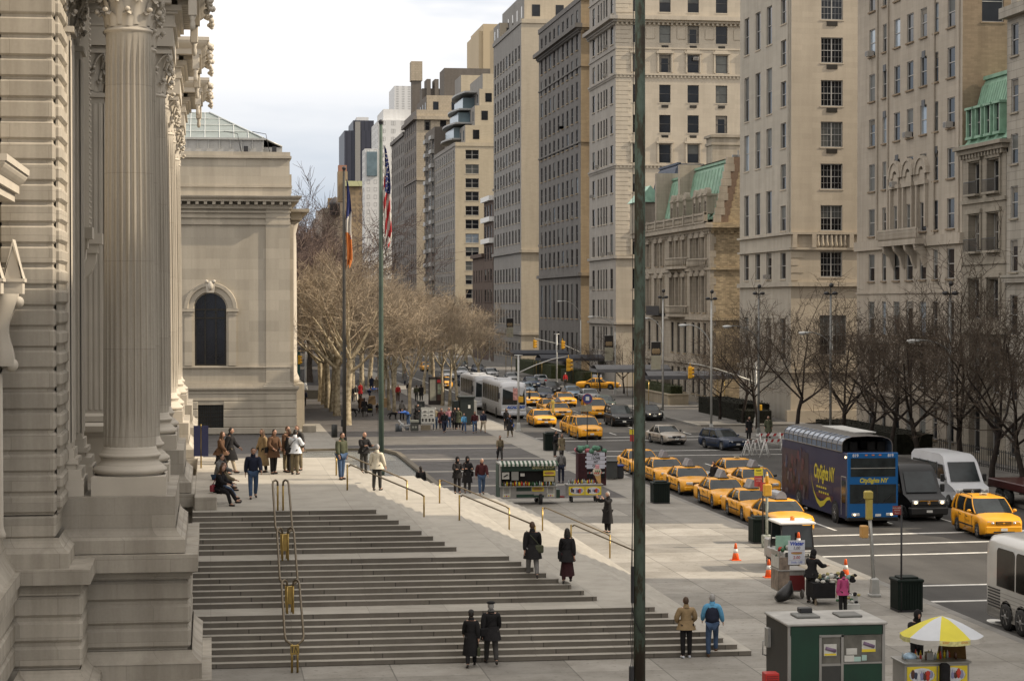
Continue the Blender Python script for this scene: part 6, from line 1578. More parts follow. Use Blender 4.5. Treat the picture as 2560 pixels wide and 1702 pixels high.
# ---------- trees ----------
def bark(name,col,col2,sc_=3):
    m,nt,b=_nt(name); c=ramp(nt,noise(nt,sc_,4,objco(nt)),[(.35,col2),(.6,col)]); nt.links.new(c,b.inputs['Base Color']); b.inputs['Roughness'].default_value=.9; b.inputs['Specular IOR Level'].default_value=.15; MATS[name]=m; return m
PLB=bark('plane_bark',(.48,.41,.29),(.22,.18,.12)); PLT=bark('plane_twigs',(.36,.295,.215),(.18,.14,.10),1)
PKB=bark('park_bark',(.12,.095,.075),(.07,.055,.045)); PKT=bark('park_twigs',(.165,.12,.10),(.085,.062,.055),.5)
DKB=bark('dark_bark',(.040,.032,.027),(.022,.018,.016)); DKT=bark('dark_twigs',(.085,.066,.050),(.046,.036,.028),1)
def tree_mesh(seed,H,trunk,spread,lean=0,limbs=5,dens=(4,4,4,4),r0=.28,up=.5,tw=.016,first=.42,droop=0.0):
    rd=random.Random(seed); T=MB(); Cn=MB()
    def perp(d):
        u=Vector((rd.uniform(-1,1),rd.uniform(-1,1),rd.uniform(-1,1))); u=u-d*u.dot(d); return u.normalized() if u.length>1e-3 else Vector((1,0,0))
    def grow(p,d,L,r,lev):
        n=4 if lev<2 else 3; pts=[p]; rr=[r]; dd=d.copy(); q=p.copy()
        for i in range(n):
            wob=.20 if lev<2 else .26
            dd=(dd+perp(dd)*wob*rd.random()+Vector((0,0,up*.16 if lev<3 else up*.05-droop))).normalized(); q=q+dd*L/n; pts.append(q.copy()); rr.append(r*(1-.55*(i+1)/n))
        mb=T if lev==0 or (lev==1) else Cn
        mb.tube(pts,rr,[7,6,5,3,3,3][lev],0,False,lev<3)
        if lev>=len(dens): return
        k=dens[lev]
        for i in range(k):
            t=.28+.72*(i+rd.random()*.7)/k if lev>0 else .35+.65*(i+rd.random()*.6)/k
            t=min(t,.98); j=min(int(t*n),n-1); f=t*n-j; base=pts[j].lerp(pts[j+1],f); bd=(pts[j+1]-pts[j]).normalized()
            nd=(bd*rd.uniform(.5,.95)+perp(bd)*rd.uniform(.55,1.0)+Vector((0,0,.10))).normalized()
            grow(base,nd,L*rd.uniform(.48,.72),max(tw,rr[j]*rd.uniform(.45,.62)),lev+1)
    tp=Vector((lean,0,trunk)); pts=[Vector((0,0,-.1)),Vector((lean*.2+.04,.03,trunk*.35)),Vector((lean*.55-.05,-.04,trunk*.7)),tp]
    T.tube(pts,[r0*1.35,r0,r0*.9,r0*.82],10,0,False)
    for i in range(limbs):
        a=2*PI*(i+rd.random()*.5)/limbs; el=rd.uniform(.5,1.15); d=Vector((math.cos(a)*spread,math.sin(a)*spread,el)).normalized()
        st=tp if i%2 else pts[2].lerp(tp,rd.uniform(.3,.9)); grow(st,d,(H-trunk)*rd.uniform(.55,.8),r0*rd.uniform(.42,.6),1)
    grow(tp,Vector((.05,.05,1)),(H-trunk)*.7,r0*.5,1)
    return T,Cn
def make_tree(name,label,cat,group,spec,bm,tm):
    T,Cn=tree_mesh(**spec); t=thing(name,label,cat,(0,0,-50),0,group); T.build('trunk',[bm],t); Cn.build('crown',[tm],t); return t
pl=[make_tree('plane_tree','x y z w','tree','g',dict(seed=s,H=13.5,trunk=4.6+.3*s,spread=.95,lean=.25*(-1)**s,limbs=6,dens=(0,5,4,4,3),r0=.30,up=.75,tw=.018),PLB,PLT) for s in (1,2,3)]
slim=[make_tree('slender_tree','x y z w','tree','g',dict(seed=s,H=8.8,trunk=3.4,spread=.8,lean=.2*(-1)**s,limbs=4,dens=(0,4,5,5,4),r0=.13,up=.7,tw=.014),PLB,PLT) for s in (11,12)]
pk=[make_tree('park_tree','x y z w','tree','g',dict(seed=s,H=24,trunk=6,spread=.75,limbs=7,dens=(0,6,6,6,5),r0=.42,up=.6,tw=.04),PKB,PKT) for s in (21,22)]
dk=[make_tree('street_tree','x y z w','tree','g',dict(seed=s,H=11.2,trunk=3.3,spread=.95,lean=.5*(-1)**s,limbs=5,dens=(0,4,4,4,3),r0=.165,up=.6,tw=.015),DKB,DKT) for s in (31,32,33)]
protos=pl+slim+pk+dk; used=set(); rt=random.Random(77)
def tree_at(protolist,k,p,label,group,s=1.0,rot=None,z=0):
    src=protolist[k%len(protolist)]
    if id(src) in used: o=copy_tree(src)
    else: o=src; used.add(id(src))
    o.location=(p[0],p[1],z); o.rotation_euler=(0,0,rt.uniform(0,6.28) if rot is None else rot); o.scale=(s,s,s*rt.uniform(.95,1.06)); o['label']=label; o['group']=group; return o
PG='pale plane trees in rows by the museum wing'
rowp=[(803,1003),(811,1011),(820,1019),(832,1028),(842,1039),(868,1062)]
names=['farthest of the six thick pale plane trunks left of the grey flagpole','second farthest thick pale plane tree by the museum wing path','third thick pale plane tree along the museum wing path','fourth thick pale plane tree along the museum wing path','thick pale plane tree partly behind the grey flagpole','nearest plane tree, dark trunk just right of the grey flagpole']
for i,(x,y) in enumerate(rowp): tree_at(pl,i,G(x,y),names[i],PG,1.0)
for i,(x,y) in enumerate([(880,985),(905,980),(925,968),(905,952),(950,960),(985,975),(960,948)]): tree_at(pl,i+1,G(x,y),'plane tree farther back in the bare rows beyond the museum wing',PG+' farther back',.95)
SG='slender bare trees between the flagpoles and the coach'
for i,(x,y,l) in enumerate([(960,1016,'slender pale tree just right of the green flagpole with the striped flag'),(973,1025,'slender pale tree leaning behind the vendors boxes'),(986,1033,'slender pale tree nearest the vendors boxes'),(1022,1050,'slender dark-trunked tree behind the picture stand'),(1106,1014,'slender tree in front of the street map panel'),(1124,1016,'slender mossy tree right of the street map panel'),(1143,1024,'slender pale tree in front of the black newsstand'),(1200,1000,'slender tree beside the nose of the white coach'),(1060,985,'slender tree behind the street map panel'),(1085,965,'slender tree far back left of the coaches')]):
    tree_at(slim,i,G(x,y),l,SG,1.15 if i<8 else 1.3)
for i,(x,y) in enumerate([(1010,945),(1075,935),(1130,930),(1050,915),(1100,905),(1165,915)]): tree_at(pl,i,G(x,y),'bare tree far up the west side of the avenue, among the brown crowns','bare trees far up the west side',.8)
rp=random.Random(4)
for i in range(30):
    Y=250+i*15+rp.uniform(-5,5); X=rp.uniform(-3,10) if i%2 else rp.uniform(8,min(22,Y*.052))
    tree_at(pk,i,(X,Y),'tall brown leafless park tree in the wooded mass beyond the museum wing','leafless park trees beyond the museum wing',rp.uniform(.76,.90)*(1 if Y<420 else 1.25))
for i in range(26):
    Y=270+i*10+rp.uniform(-5,5); X=rp.uniform(-6,Y*.040)
    tree_at(pk,i,(X,Y),'tall brown leafless park tree in the wooded mass beyond the museum wing','leafless park trees beyond the museum wing',rp.uniform(.66,.78)*(1 if Y<400 else 1.2))
DG='dark bare trees on the east pavement'
for i,(px,X,l,s) in enumerate([(2105,45.2,'dark bare tree before the foot of the sunlit corner tower',1.0),(2172,45.0,'thin dark bare tree over the roof of the blue double-decker',.9),(2226,45.4,'dark bare tree just behind the black van',.95),(2300,44.8,'broad dark bare tree between the double-decker and the white van',1.05),(2400,44.6,'tallest dark bare tree, above the white van',1.15),(2480,45.0,'dark bare tree before the green mansard house',1.0),(2560,44.8,'dark bare tree cut off by the right edge of the photo',1.0)]):
    y=atX(px,700,X).y; tree_at(dk,i,(X,y),l,DG,s)
for i,(px,X,l,s) in enumerate([(1800,46.5,'small dark bare tree before the ornate mansion front',.75),(1858,47,'small dark bare tree leaning by the buff brick wall',.85),(1895,46.5,'dark bare tree at the corner right of the buff brick wall',.95),(1990,45.5,'dark bare tree spreading across the corner tower base',1.05),(1560,48.5,'small bare tree at the corner of the limestone block',.6),(1500,47,'small bare tree far up the east pavement',.6)]):
    y=atX(px,700,X).y; tree_at(dk,i+1,(X,y),l,DG,s)
for o in protos:
    if id(o) not in used: raise RuntimeError('unused tree')
# ---------- handrails on the steps ----------
RAILST=mat('rail_steel',(.17,.135,.09),.45,.7,.1)
RG='brass-posted handrails down the side of the steps'
def side_rail(x0,z0,x1,z1,y,label):
    t=thing('handrail',label,'handrail',(0,0,0),0,RG); b=MB()
    b.tube([(x0+.05,y,z0+.90),(x0+.12,y,z0+.96),(x1-.12,y,z1+1.02),(x1-.03,y,z1+.95)],.033,8); b.tube([(x0+.03,y,z0+.88),(x0-.02,y,z0+.84)],.03,6); b.build('rail',[RAILST],t)
    for x,z in((x0,z0),(x1,z1)): b=MB(); b.tube([(x,y,z-.02),(x,y,z+.93)],.032,8); b.ball((x,y,z+.94),.036); b.build('post',[BRASS],t)
for y,w in((85.2,'far'),(78.3,'near')):
    for i,(a,za,c,zc) in enumerate(((5.1,3.6,8.0,2.4),(9.35,2.4,12.25,1.2),(13.65,1.2,16.5,0))):
        side_rail(a,za,c,zc,y,{'far':'rear','near':'front'}[w]+' row of side handrails, '+('uppermost flight','middle flight','lowest flight')[i]+', brass posts at both ends')
def centre_rail(xc,ya,za,yb,zb,label,plate=False):
    t=thing('centre_handrail',label,'handrail',(0,0,0),0,'steel and brass hairpin rails up the middle of the steps')
    for s in(-1,1):
        b=MB(); b.tube([(xc+s*.09,ya,za+.85),(xc+s*.10,ya-.02,za+.98),(xc+s*.17,ya-.06,za+1.04),(xc+s*.25,ya-.15,za+1.0),(xc+s*.27,ya-.35,za+.9),(xc+s*.27,yb+.05,zb+1.0),(xc+s*.24,yb-.10,zb+.9),(xc+s*.08,yb-.28,zb+.80)],.036,8); b.build('rail',[RAILST],t)
        b=MB(); b.tube([(xc+s*.09,ya,za-.02),(xc+s*.09,ya,za+.88)],.032,8); b.build('post',[BRASS],t)
        b=MB(); b.tube([(xc+s*.08,yb-.28,zb-.02),(xc+s*.08,yb-.28,zb+.82)],.032,8); b.build('post',[BRASS],t)
    b=MB(); b.cbox(xc-.13,xc+.13,yb-.33,yb-.27,zb+.25 if not plate else zb+.52,zb+.8,.01,0)
    if plate:
        for q in((-.05,.0),(.05,0)): b.tube([(xc+.03,yb-.338,zb+.74),(xc+.03+q[0]*1.0,yb-.338,zb+.58)],.009,4,1)
        b.ball((xc+.03,yb-.338,zb+.755),.014,1); b.box(xc-.09,xc-.06,yb-.338,yb-.33,zb+.58,zb+.76,1)
    b.build('brass_plate',[BRASS,DKMETAL],t)
xr=2.35
centre_rail(xr,70.95,3.6,67.6,2.4,'uppermost hairpin rail up the middle of the steps'); centre_rail(xr+.02,67.0,2.4,64.0,1.2,'middle hairpin rail up the middle of the steps'); centre_rail(xr+.04,63.4,1.2,60.3,0,'lowest hairpin rail up the middle of the steps, with a brass plate',True)
b=MB(); b.cbox(-.55,.22,71.4,90,3.58,4.05,.03); tag(b.build('stone_bench',[LIME]),'long pale stone ledge used as a seat at the left edge of the landing','stone ledge')
b=MB(); 
for k in range(3): b.quad((7.9+k*.45,74.7-k*.0,2.712-k*0.15*1.0) if 0 else (11.2+k*.55,73.2,0),(11.5+k*.55,73.2,0),(11.5+k*.55,73.4,0),(11.2+k*.55,73.4,0))
# ---------- flagpoles ----------
m,nt,bs=_nt('rusty_green_paint'); cc=objco(nt); mpp=nt.nodes.new('ShaderNodeMapping'); mpp.inputs['Scale'].default_value=(1,1,.35); nt.links.new(cc,mpp.inputs[0])
f=noise(nt,2.2,6,mpp.outputs[0],.7); c1=ramp(nt,f,[(.40,(.035,.025,.016)),(.47,(.05,.048,.03)),(.52,(.08,.115,.092)),(.7,(.14,.195,.16))])
gz=nt.nodes.new('ShaderNodeSeparateXYZ'); nt.links.new(cc,gz.inputs[0]); 
c1=mul(nt,c1,ramp(nt,noise(nt,.25,2,cc),[(.35,(.5,.45,.4)),(.6,(1,1,1))])); nt.links.new(c1,bs.inputs['Base Color']); bs.inputs['Roughness'].default_value=.75
RUST=m
GRNP=mat('green_pole_paint',(.06,.088,.068),.6,.1,.25,1.5); BLKP=mat('brown_black_pole',(.055,.05,.042),.6,.2,.25,1.5)
def pole(label,x,y,h,r0,r1,m):
    t=thing('flagpole',label,'flagpole',(x,y,0)); b=MB(); b.tube([(0,0,-.05),(0,0,h*.3),(0,0,h*.6),(0,0,h)],[r0,r0*.93,(r0+r1)/2,r1],20,0); b.lathe([(r0*1.25,0),(r0*1.25,.35),(r0*1.02,.45)],n=16); b.build('shaft',[m],t)
    b=MB(); b.ball((0,0,h+.12),(.16,.16,.14),0,10,7); b.cbox(-.12,.12,-.12,.12,h-.05,h+.05,.02); b.build('finial',[DKMETAL],t)
    b=MB(); s=r0+.035; b.tube([(-s,-.05,1.1),(-s*1.02,-.05,h*.4),(-r1-.05,-.03,h-.1)],.008,4,0,False); b.build('halyard',[DKMETAL],t)
    b=MB(); b.cbox(-r0-.10,-r0+.01,-.07,.07,1.2,1.75,.01); b.build('cleat_box',[DKMETAL],t); return t
bp=pole('tall weathered green and rust flagpole rising in front, crossing the whole photo',10.38,49.8,26,.150,.105,RUST)
b=MB(); zc=10.6-(1190*DS-760)/104; 
b.cbox(-.21,-.14,-.05,.05,3.3,4.2,.01); b.tube([(-.16,-.06,6.5),(-.21,-.05,4.2),(-.2,-.05,3.3),(-.15,-.12,2.9),(.0,-.17,2.6),(.16,-.05,2.55)],.012,5); b.tube([(-.2,-.06,3.2),(-.24,-.06,2.6),(-.2,-.06,2.0),(-.27,-.06,1.4),(-.12,-.12,.9)],.008,4); b.build('cable',[DKMETAL],bp)
p_ny=pole('slim dark flagpole with the blue, white and orange flag, farther away',10.2,160,20.9,.155,.09,BLKP)
p_us=pole('green flagpole with the striped flag, on the left of the plaza',10.35,127,21.6,.165,.10,GRNP)
FB=mat('flag_blue',(.02,.03,.13),.85,0,.15,3); FW=mat('flag_white',(.62,.58,.52),.85,0,.1,3); FO=mat('flag_orange',(.62,.19,.04),.8,0,.1,3); FRD=mat('flag_red',(.42,.025,.03),.85,0,.12,3)
def hanging_flag(name,label,x,y,zt,zb,w,fn,stars=False):
    nz,nu=44,16; P=[]; rd=random.Random(9)
    for i in range(nz+1):
        v=i/nz; z=zt+(zb-zt)*v; ww=w*(.35+.65*min(1,v*2.6))*(1 if v<.9 else 1-(v-.9)*4.5); row=[]
        for j in range(nu+1):
            u=j/nu; row.append((x+.12+ww*u+.05*math.sin(v*9),y+.16*math.sin(u*9+v*4)*min(1,v*3+.1)+.05*math.sin(u*20),z-.25*u*(1-v)+(.35*math.sin(u*PI) if v>.92 else 0)))
        P.append(row)
    b=MB(); vs=[p for r in P for p in r]; fs=[];ms=[]
    o=len(b.v); b.v+=vs
    for i in range(nz):
        for j in range(nu): b.f.append((i*(nu+1)+j,i*(nu+1)+j+1,(i+1)*(nu+1)+j+1,(i+1)*(nu+1)+j)); b.m.append(fn((j+.5)/nu,(i+.5)/nz)); b.s.append(True)
    if stars:
        for k in range(26):
            i=3+int(k*.72)%18; j=(k*5)%13+1; p=Vector(P[i][j]); b.tube([p+Vector((-.035,-.03,0)),p+Vector((.035,-.03,0))],.028,4,1)
    return tag(b.build(name,[FB,FW,FO,FRD]),label,'flag')
hanging_flag('flag','limp city flag with blue, white and orange bands on the dark flagpole',10.25,160,20.2,13.3,.42,lambda u,v:0 if v+u*.12<.46 else (1 if v+.18*(1-u)<.66 and u>.15 else (1 if v<.6 else (0 if (u>.8 and v<.66) else 2))))
hanging_flag('flag','limp national flag with stars and red and white stripes on the green flagpole',10.42,127,20.3,14.0,.42,lambda u,v:0 if (v<.46 and u>.30-.3*v) or v<.2 else (3 if int((v*9+u*2.6))%2 else 1),True)
# ---------- fountain basin ----------
def basin():
    t=thing('fountain_basin','low stone-rimmed fountain pool beside the steps near the green flagpole','fountain')
    pts=[]
    for px,py in((700,1128),(760,1122),(850,1120),(960,1120),(1000,1130),(1052,1171),(1097,1207),(1115,1232)): pts.append(G(px,py,.35))
    inner=[G(1100,1245,.3),G(700,1245,.3)]
    b=MB(); 
    for i in range(len(pts)-1): 
        a,c=pts[i],pts[i+1]; d=(c-a).normalized(); n=Vector((d.y,-d.x,0))*.28; b.prism([a-n*.2,a+n,c+n,c-n*.2],(0,0,-.16))
    b.build('stone_rim',[mat('pool_rim',(.11,.09,.06),.7,0,.2,2)],t)
    b=MB(); P=[Vector((p.x,p.y,.12)) for p in pts]+[Vector((14.5,104,.12)),Vector((4,104,.12))]; b.face(P); b.build('water',[mat('pool_water',(.22,.23,.22),.2,0,.3,.6,.5)],t)
basin()
# ---------- lamps, signals, signs ----------
SIGY=mat('signal_yellow',(.62,.34,.02),.45,0,.12); LENSR=mat('dark_lens',(.03,.02,.015),.2); 
LAMPH=mat('lamp_head',(.55,.56,.55),.4,.2,.08)
def signal_head(parent,x,y,z,face=-1,side='y'):
    """three-lens yellow head hanging with its top at z"""
    b=MB()
    b.cbox(x-.16,x+.16,y-.13,y+.13,z-1.05,z,.03,0); b.tube([(x,y,z),(x,y,z+.3)],.03,6)
    for k in range(3):
        zz=z-.2-.33*k
        for (dx,dy) in((0,-1),(1,0)):
            cx_,cy_=x+dx*.14,y+dy*.13
            b.lathe([(.12,0),(.13,.2)],(cx_,cy_,zz),10,0,False,'x') if dx else b.lathe([(.13,-.22),(.12,0)],(cx_,cy_,zz),10,0,False,'y')
    o=b.build('signal_head',[SIGY],parent); g=MB()
    for k in range(3):
        zz=z-.2-.33*k; g.lathe([(.10,-.07),(.10,-.06)],(x,y-.13,zz),10,0,False,'y')
    g.build('lens',[LENSR],o); return o
def ped_box(parent,x,y,z):
    b=MB(); b.cbox(x-.2,x+.2,y-.2,y-.0,z-.25,z+.25,.03,0); b.build('walk_signal',[SIGY],parent)
def basepole(t,h,r=.10,m=GALV,base=True,top=None,rt_=None,lean=0):
    b=MB(); b.tube([(0,0,0),(lean*.5,0,h*.5),(lean,0,h)],[r,r*.9,rt_ or r*.75],10)
    if base: b.cbox(-.22,.22,-.22,.22,-.02,.12,.02); b.lathe([(.26,.1),(.2,.55),(.14,.75)],(0,0,0),4,0,False); 
    b.build('pole',[m],t)
SG2='traffic signal posts'
def px_h(p,py): return HC+(760-py)*(p.y/(math.cos(YAW)))/F*1.0
def signal_post(label,base,top_py,arm=None,heads=[],walk=None,cross=True):
    p=G(*base); t=thing('traffic_signal',label,'traffic signal',p,0,SG2); h=atY(base[0],top_py,p.y).z
    basepole(t,h,.11)
    if cross: b=MB(); b.tube([(-.35,0,h),(.35,0,h)],.05,6); b.build('cross_bar',[GALV],t)
    if arm:
        b=MB(); pts=[]
        for (x,y) in arm: q=atY(x,y,p.y); pts.append((q.x-p.x,0,q.z))
        b.tube(pts,[.075]+[.05]*(len(pts)-2)+[.035],7); b.build('mast_arm',[GALV],t)
    for (x,y) in heads: q=atY(x,y,p.y); signal_head(t,q.x-p.x,-.02,q.z-.2)
    if walk: q=atY(walk[0],walk[1],p.y); ped_box(t,q.x-p.x,-.1,q.z)
    return t
s1=signal_post('grey signal post near the white coach with its arm rising to the right',(1296,1078),888,[(1296,932),(1340,912),(1380,898),(1421,890)],[(1421,890)],(1301,998))
b=MB(); q=atY(1288,985,s1.location.y); b.box(q.x-s1.location.x-.2,q.x-s1.location.x+.18,-.14,-.12,q.z-.5,q.z+.5,0); b.build('parking_sign',[mat('sign_red_white',(.5,.25,.22),.5,0,.5,6)],s1)
signal_post('grey signal post in mid avenue with two yellow heads on its long arm',(1392,966),835,[(1335,846),(1380,856),(1410,862),(1450,880)],[(1336,846),(1406,848)],None)
p=G(1781,1080); t=thing('traffic_signal','far east corner signal with a long arm crossing before the ornate mansion','traffic signal',G(1890,1064),0,SG2); pp=t.location; h=atY(1890,905,pp.y).z; basepole(t,h,.1)
b=MB(); pts=[]
for x,y in((1890,956),(1840,938),(1790,922),(1750,912),(1720,908)): q=atY(x,y,pp.y); pts.append((q.x-pp.x,0,q.z))
b.tube(pts,[.08,.07,.06,.05,.04],7); b.build('mast_arm',[GALV],t); q=atY(1725,910,pp.y); signal_head(t,q.x-pp.x,-.02,q.z-.2); q=atY(1927,1018,pp.y); ped_box(t,.0+.25,-.15,q.z)
LG='curved street lamps along the avenue'
GALVD=mat('dull_grey_post',(.20,.20,.19),.6,.3,.15,5)
def lamp(label,base,top_py,head,curve_from,fixture=False,m=GALV,X=None):
    m=GALVD if X else m
    p=G(*base) if X is None else Vector((X,atX(base[0],700,X).y,0)); t=thing('street_lamp',label,'street lamp',p,0,LG)
    cz=atY(curve_from[0],curve_from[1],p.y); hz=atY(head[0],head[1],p.y); hx=hz.x-p.x
    basepole(t,atY(base[0],top_py,p.y).z if fixture else cz.z,.10,m)
    b=MB(); pts=[(0,0,cz.z)]
    for k in range(1,9):
        a=PI/2*k/8; pts.append((hx*.86*(1-math.cos(a)),0,cz.z+(hz.z-cz.z+.05)*math.sin(a)))
    b.tube(pts,.045,6); b.build('arm',[m],t)
    s=1 if hx>0 else -1; b=MB(); b.ball((hx,0,hz.z),(.42,.17,.10),0,10,6); b.ball((hx+s*.08,0,hz.z-.06),(.24,.13,.10),0,10,6); b.build('lamp_head',[LAMPH],t)
    if fixture:
        H=atY(base[0],top_py,p.y).z; b=MB(); b.box(-.4,.4,-.1,.1,H-.06,H+.02); b.ball((-.3,0,H+.05),(.22,.2,.13)); b.ball((.3,0,H+.05),(.22,.2,.13)); b.ball((.05,0,H+.62),(.17,.15,.16)); b.tube([(0,0,H),(0,0,H+.6)],.03,5); b.build('floodlight',[DKMETAL],t)
    return t
lamp('curved lamp on a tall post before the buff brick side wall, right of centre',(1778,1082),748,(1708,813),(1768,880),True)
lamp('lamp rising behind the far signal arm, before the dark grey block',(1452,952),900,(1400,753),(1448,800))
l2=lamp('lamp with dark and cream banner left of the rusty flagpole',(1538,985),742,(1478,792),(1530,830),False)
lamp('lamp on the far left of the east side, above the bare trees',(1224,905),880,(1165,782),(1220,835))
lamp('tall floodlight lamp standing among dark trees at the corner tower',(1897,1092),735,(1818,816),(1888,860),True,X=43.4)
lamp('floodlight lamp right of the corner tower, before the pinkish facade',(2077,1100),735,(2010,832),(2072,872),True,X=43.4)
lamp('floodlight lamp amid the broad dark tree near the white van',(2376,1100),735,(2283,852),(2368,890),True,X=43.4)
lamp('floodlight lamp right of the rusty flagpole before the ornate mansion',(1657,1047),744,(1610,796),(1650,850),True)
# white twin lamp by the museum wing
p=G(764,975); t=thing('twin_lamp','white Y-shaped twin-armed lamp beside the museum wing','street lamp',p); h=atY(762,797,p.y).z; b=MB(); b.tube([(0,0,0),(0,0,h)],[.13,.09],8); b.lathe([(.3,0),(.22,.5),(.13,.9)],n=10)
for x in(741,779): q=atY(x,779,p.y); b.tube([(0,0,h-.1),((q.x-p.x)*.5,0,h+(q.z-h)*.45),(q.x-p.x,0,q.z)],.06,6)
b.build('pole',[WHITE],t)
for x in(741,779): q=atY(x,779,p.y); b=MB(); b.ball((q.x-p.x,0,q.z),(.42,.2,.16)); b.build('lamp_head',[WHITE],t)
p=G(748,985); t=thing('traffic_signal','yellow signal head peeking out beside the museum wing corner','traffic signal',p,0,SG2); q=atY(746,888,p.y); basepole(t,q.z-.8,.09); signal_head(t,0,-.25,q.z); b=MB(); b.box(-.35,.1,-.3,-.2,1.5,5.2); b.build('green_sign_box',[mat('teal_box',(.01,.06,.05),.6)],t)
# banners
def banner(label,x0,x1,ya,ym,yb,Y):
    a=atY(x0,ya,Y); c=atY(x1,yb,Y); mz=atY(x0,ym,Y).z; t=thing('street_banner',label,'banner',(0,0,0),0,'two-part banners on lamp posts'); b=MB(); b.box(a.x,c.x,Y-.02,Y,mz,a.z,0); b.box(a.x,c.x,Y-.02,Y,c.z,mz-.03,1)
    for k in range(3): b.ball((a.x+(c.x-a.x)*(.25+.25*k),Y-.03,mz+(a.z-mz)*.3),(.18,.02,.28),2,8,5)
    b.build('cloth',[mat('banner_black',(.02,.017,.015),.8),mat('banner_cream',(.34,.32,.24),.8,0,.1),mat('banner_tan',(.25,.18,.10),.8)],t); b=MB(); b.tube([(a.x-.05,Y,a.z+.03),(c.x+.2,Y,a.z+.03)],.025,5); b.tube([(a.x-.05,Y,c.z-.03),(c.x+.2,Y,c.z-.03)],.025,5); b.build('bracket',[GALV],t)
banner('black and cream banner left of the rusty flagpole',1512,1533,839,868,901,l2.location.y); banner('black and cream banner just right of the rusty flagpole',1628,1652,855,888,923,G(1657,1047).y); banner('black and cream banner far up the avenue',1266,1283,796,818,843,330)
# sign posts
def sign_post(label,base,top,r=.03,m=DKMETAL,z=0):
    p=G(base[0],base[1],z); t=thing('sign_post',label,'street sign',p); H=atY(base[0],top,p.y).z-z; b=MB(); b.tube([(0,0,0),(0,0,H)],r,6); b.build('post',[m],t); return t,p,H
t,p,H=sign_post('bus stop post with a round blue sign before the yellow minivan cab',(1468,1160),985)
b=MB(); b.lathe([(.34,-.02),(.34,.02)],(0,-.05,H-.3),20,0,False,'y'); b.lathe([(.30,-.03),(.30,-.022)],(0,-.05,H-.3),20,1,False,'y'); b.cbox(-.12,.12,-.09,-.08,H-.42,H-.16,.003,2); b.box(-.45,.30,-.06,-.04,H-1.15,H-.72,3); b.build('bus_sign',[mat('sign_red',(.35,.04,.04),.5),mat('sign_blue',(.03,.05,.20),.5),PLATE,mat('sign_beige',(.30,.28,.20),.6,0,.3,6)],t)
t,p,H=sign_post('black sign post with a dark red sign, standing in the near litter bin',(2253,1530),1262,.035)
b=MB(); b.box(-.33,-.03,-.05,-.03,H-.33,H-.02,0); b.text('NO STANDING',.045,frame((-.18,-.055,H-.09),(1,0,0),(0,0,1),(0,-1,0)),1); b.text('ANYTIME',.05,frame((-.18,-.055,H-.17),(1,0,0),(0,0,1),(0,-1,0)),1); b.text('Museum',.045,frame((-.18,-.055,H-.26),(1,0,0),(0,0,1),(0,-1,0)),1); b.build('sign_panel',[mat('sign_dark_red',(.19,.025,.02),.5),PLATE],t)
t,p,H=sign_post('black post with stacked yellow and red taxi stand signs by the leading cabs',(1907,1362),1170,.035)
b=MB(); b.box(-.40,-.02,-.05,-.03,H-.32,H-.0,0); b.box(-.40,-.05,-.05,-.03,H-.8,H-.34,1); b.box(-.15,.12,-.07,-.05,H-1.0,H-.62,1); b.text('TAXI',.11,frame((-.21,-.055,H-.10),(1,0,0),(0,0,1),(0,-1,0)),2,bold=.004); b.text('STAND',.08,frame((-.21,-.055,H-.23),(1,0,0),(0,0,1),(0,-1,0)),2); b.text('NO STANDING',.045,frame((-.22,-.055,H-.45),(1,0,0),(0,0,1),(0,-1,0)),3); b.text('ANYTIME',.045,frame((-.22,-.055,H-.55),(1,0,0),(0,0,1),(0,-1,0)),3); b.build('sign_panel',[mat('sign_yellow',(.60,.50,.03),.5,0,.05),mat('sign_red',(.35,.04,.04),.5),DKMETAL,PLATE],t)
t,p,H=sign_post('small yellow and red sign just left of the rusty flagpole',(1583,1180),1073,.03)
b=MB(); b.box(-.25,.15,-.05,-.03,H-.32,H,0); b.box(-.22,.15,-.05,-.03,H-.75,H-.34,1); b.build('sign_panel',[mat('sign_yellow',(.6,.5,.03)),mat('sign_red',(.35,.04,.04))],t)
# near walk signals
def ped_post(label,base,top,head_w,walkbox,lean=0,sticker=True):
    p=G(*base); t=thing('pedestrian_signal',label,'pedestrian signal',p,0,'yellow pedestrian signals on grey posts'); H=atY(base[0],top,p.y).z
    b=MB(); b.tube([(0,0,0),(lean*.5,0,H*.5),(lean*.9,0,H-.8)],[.075,.07,.065],10); b.cbox(-.2,.2,-.2,.2,0,.1,.02); b.lathe([(.22,.08),(.18,.62),(.12,.68)],n=4,sm=False); b.build('post',[GALV],t)
    b=MB(); b.cbox(lean-.17,lean+.13,-.15,.15,H-.32,H,.05); b.cbox(lean-.10,lean+.12,-.12,.12,H-1.05,H-.3,.03); b.build('signal_head',[mat('faded_yellow',(.42,.33,.07),.6,0,.12,3)],t)
    b=MB(); b.cbox(lean-.32,lean-.06,-.2,.12,H-1.7,H-1.25,.03); b.build('walk_signal',[mat('orange_box',(.55,.30,.09),.6,0,.15,3)],t)
    return t
ped_post('leaning grey post with faded yellow signal in front of the blue bus',(2186,1490),1226,1,1,-.22)
p=G(1917,1368); t=thing('pedestrian_signal','stickered grey post with orange signal box by the leading yellow cab','pedestrian signal',p,0,'yellow pedestrian signals on grey posts'); H=atY(1917,1185,p.y).z
b=MB(); b.tube([(0,0,0),(0,0,H)],.06,8); b.cbox(-.2,.2,-.2,.2,0,.55,.03); b.build('post',[mat('sticker_post',(.34,.36,.31),.6,.2,.6,5)],t); b=MB(); b.cbox(-.17,.17,-.2,.1,H-.95,H-.42,.04); b.lathe([(.07,H-.42),(.07,H-.1),(.03,H+.1)],n=8); b.build('walk_signal',[mat('signal_orange',(.62,.33,.03),.5,0,.15,3)],t)
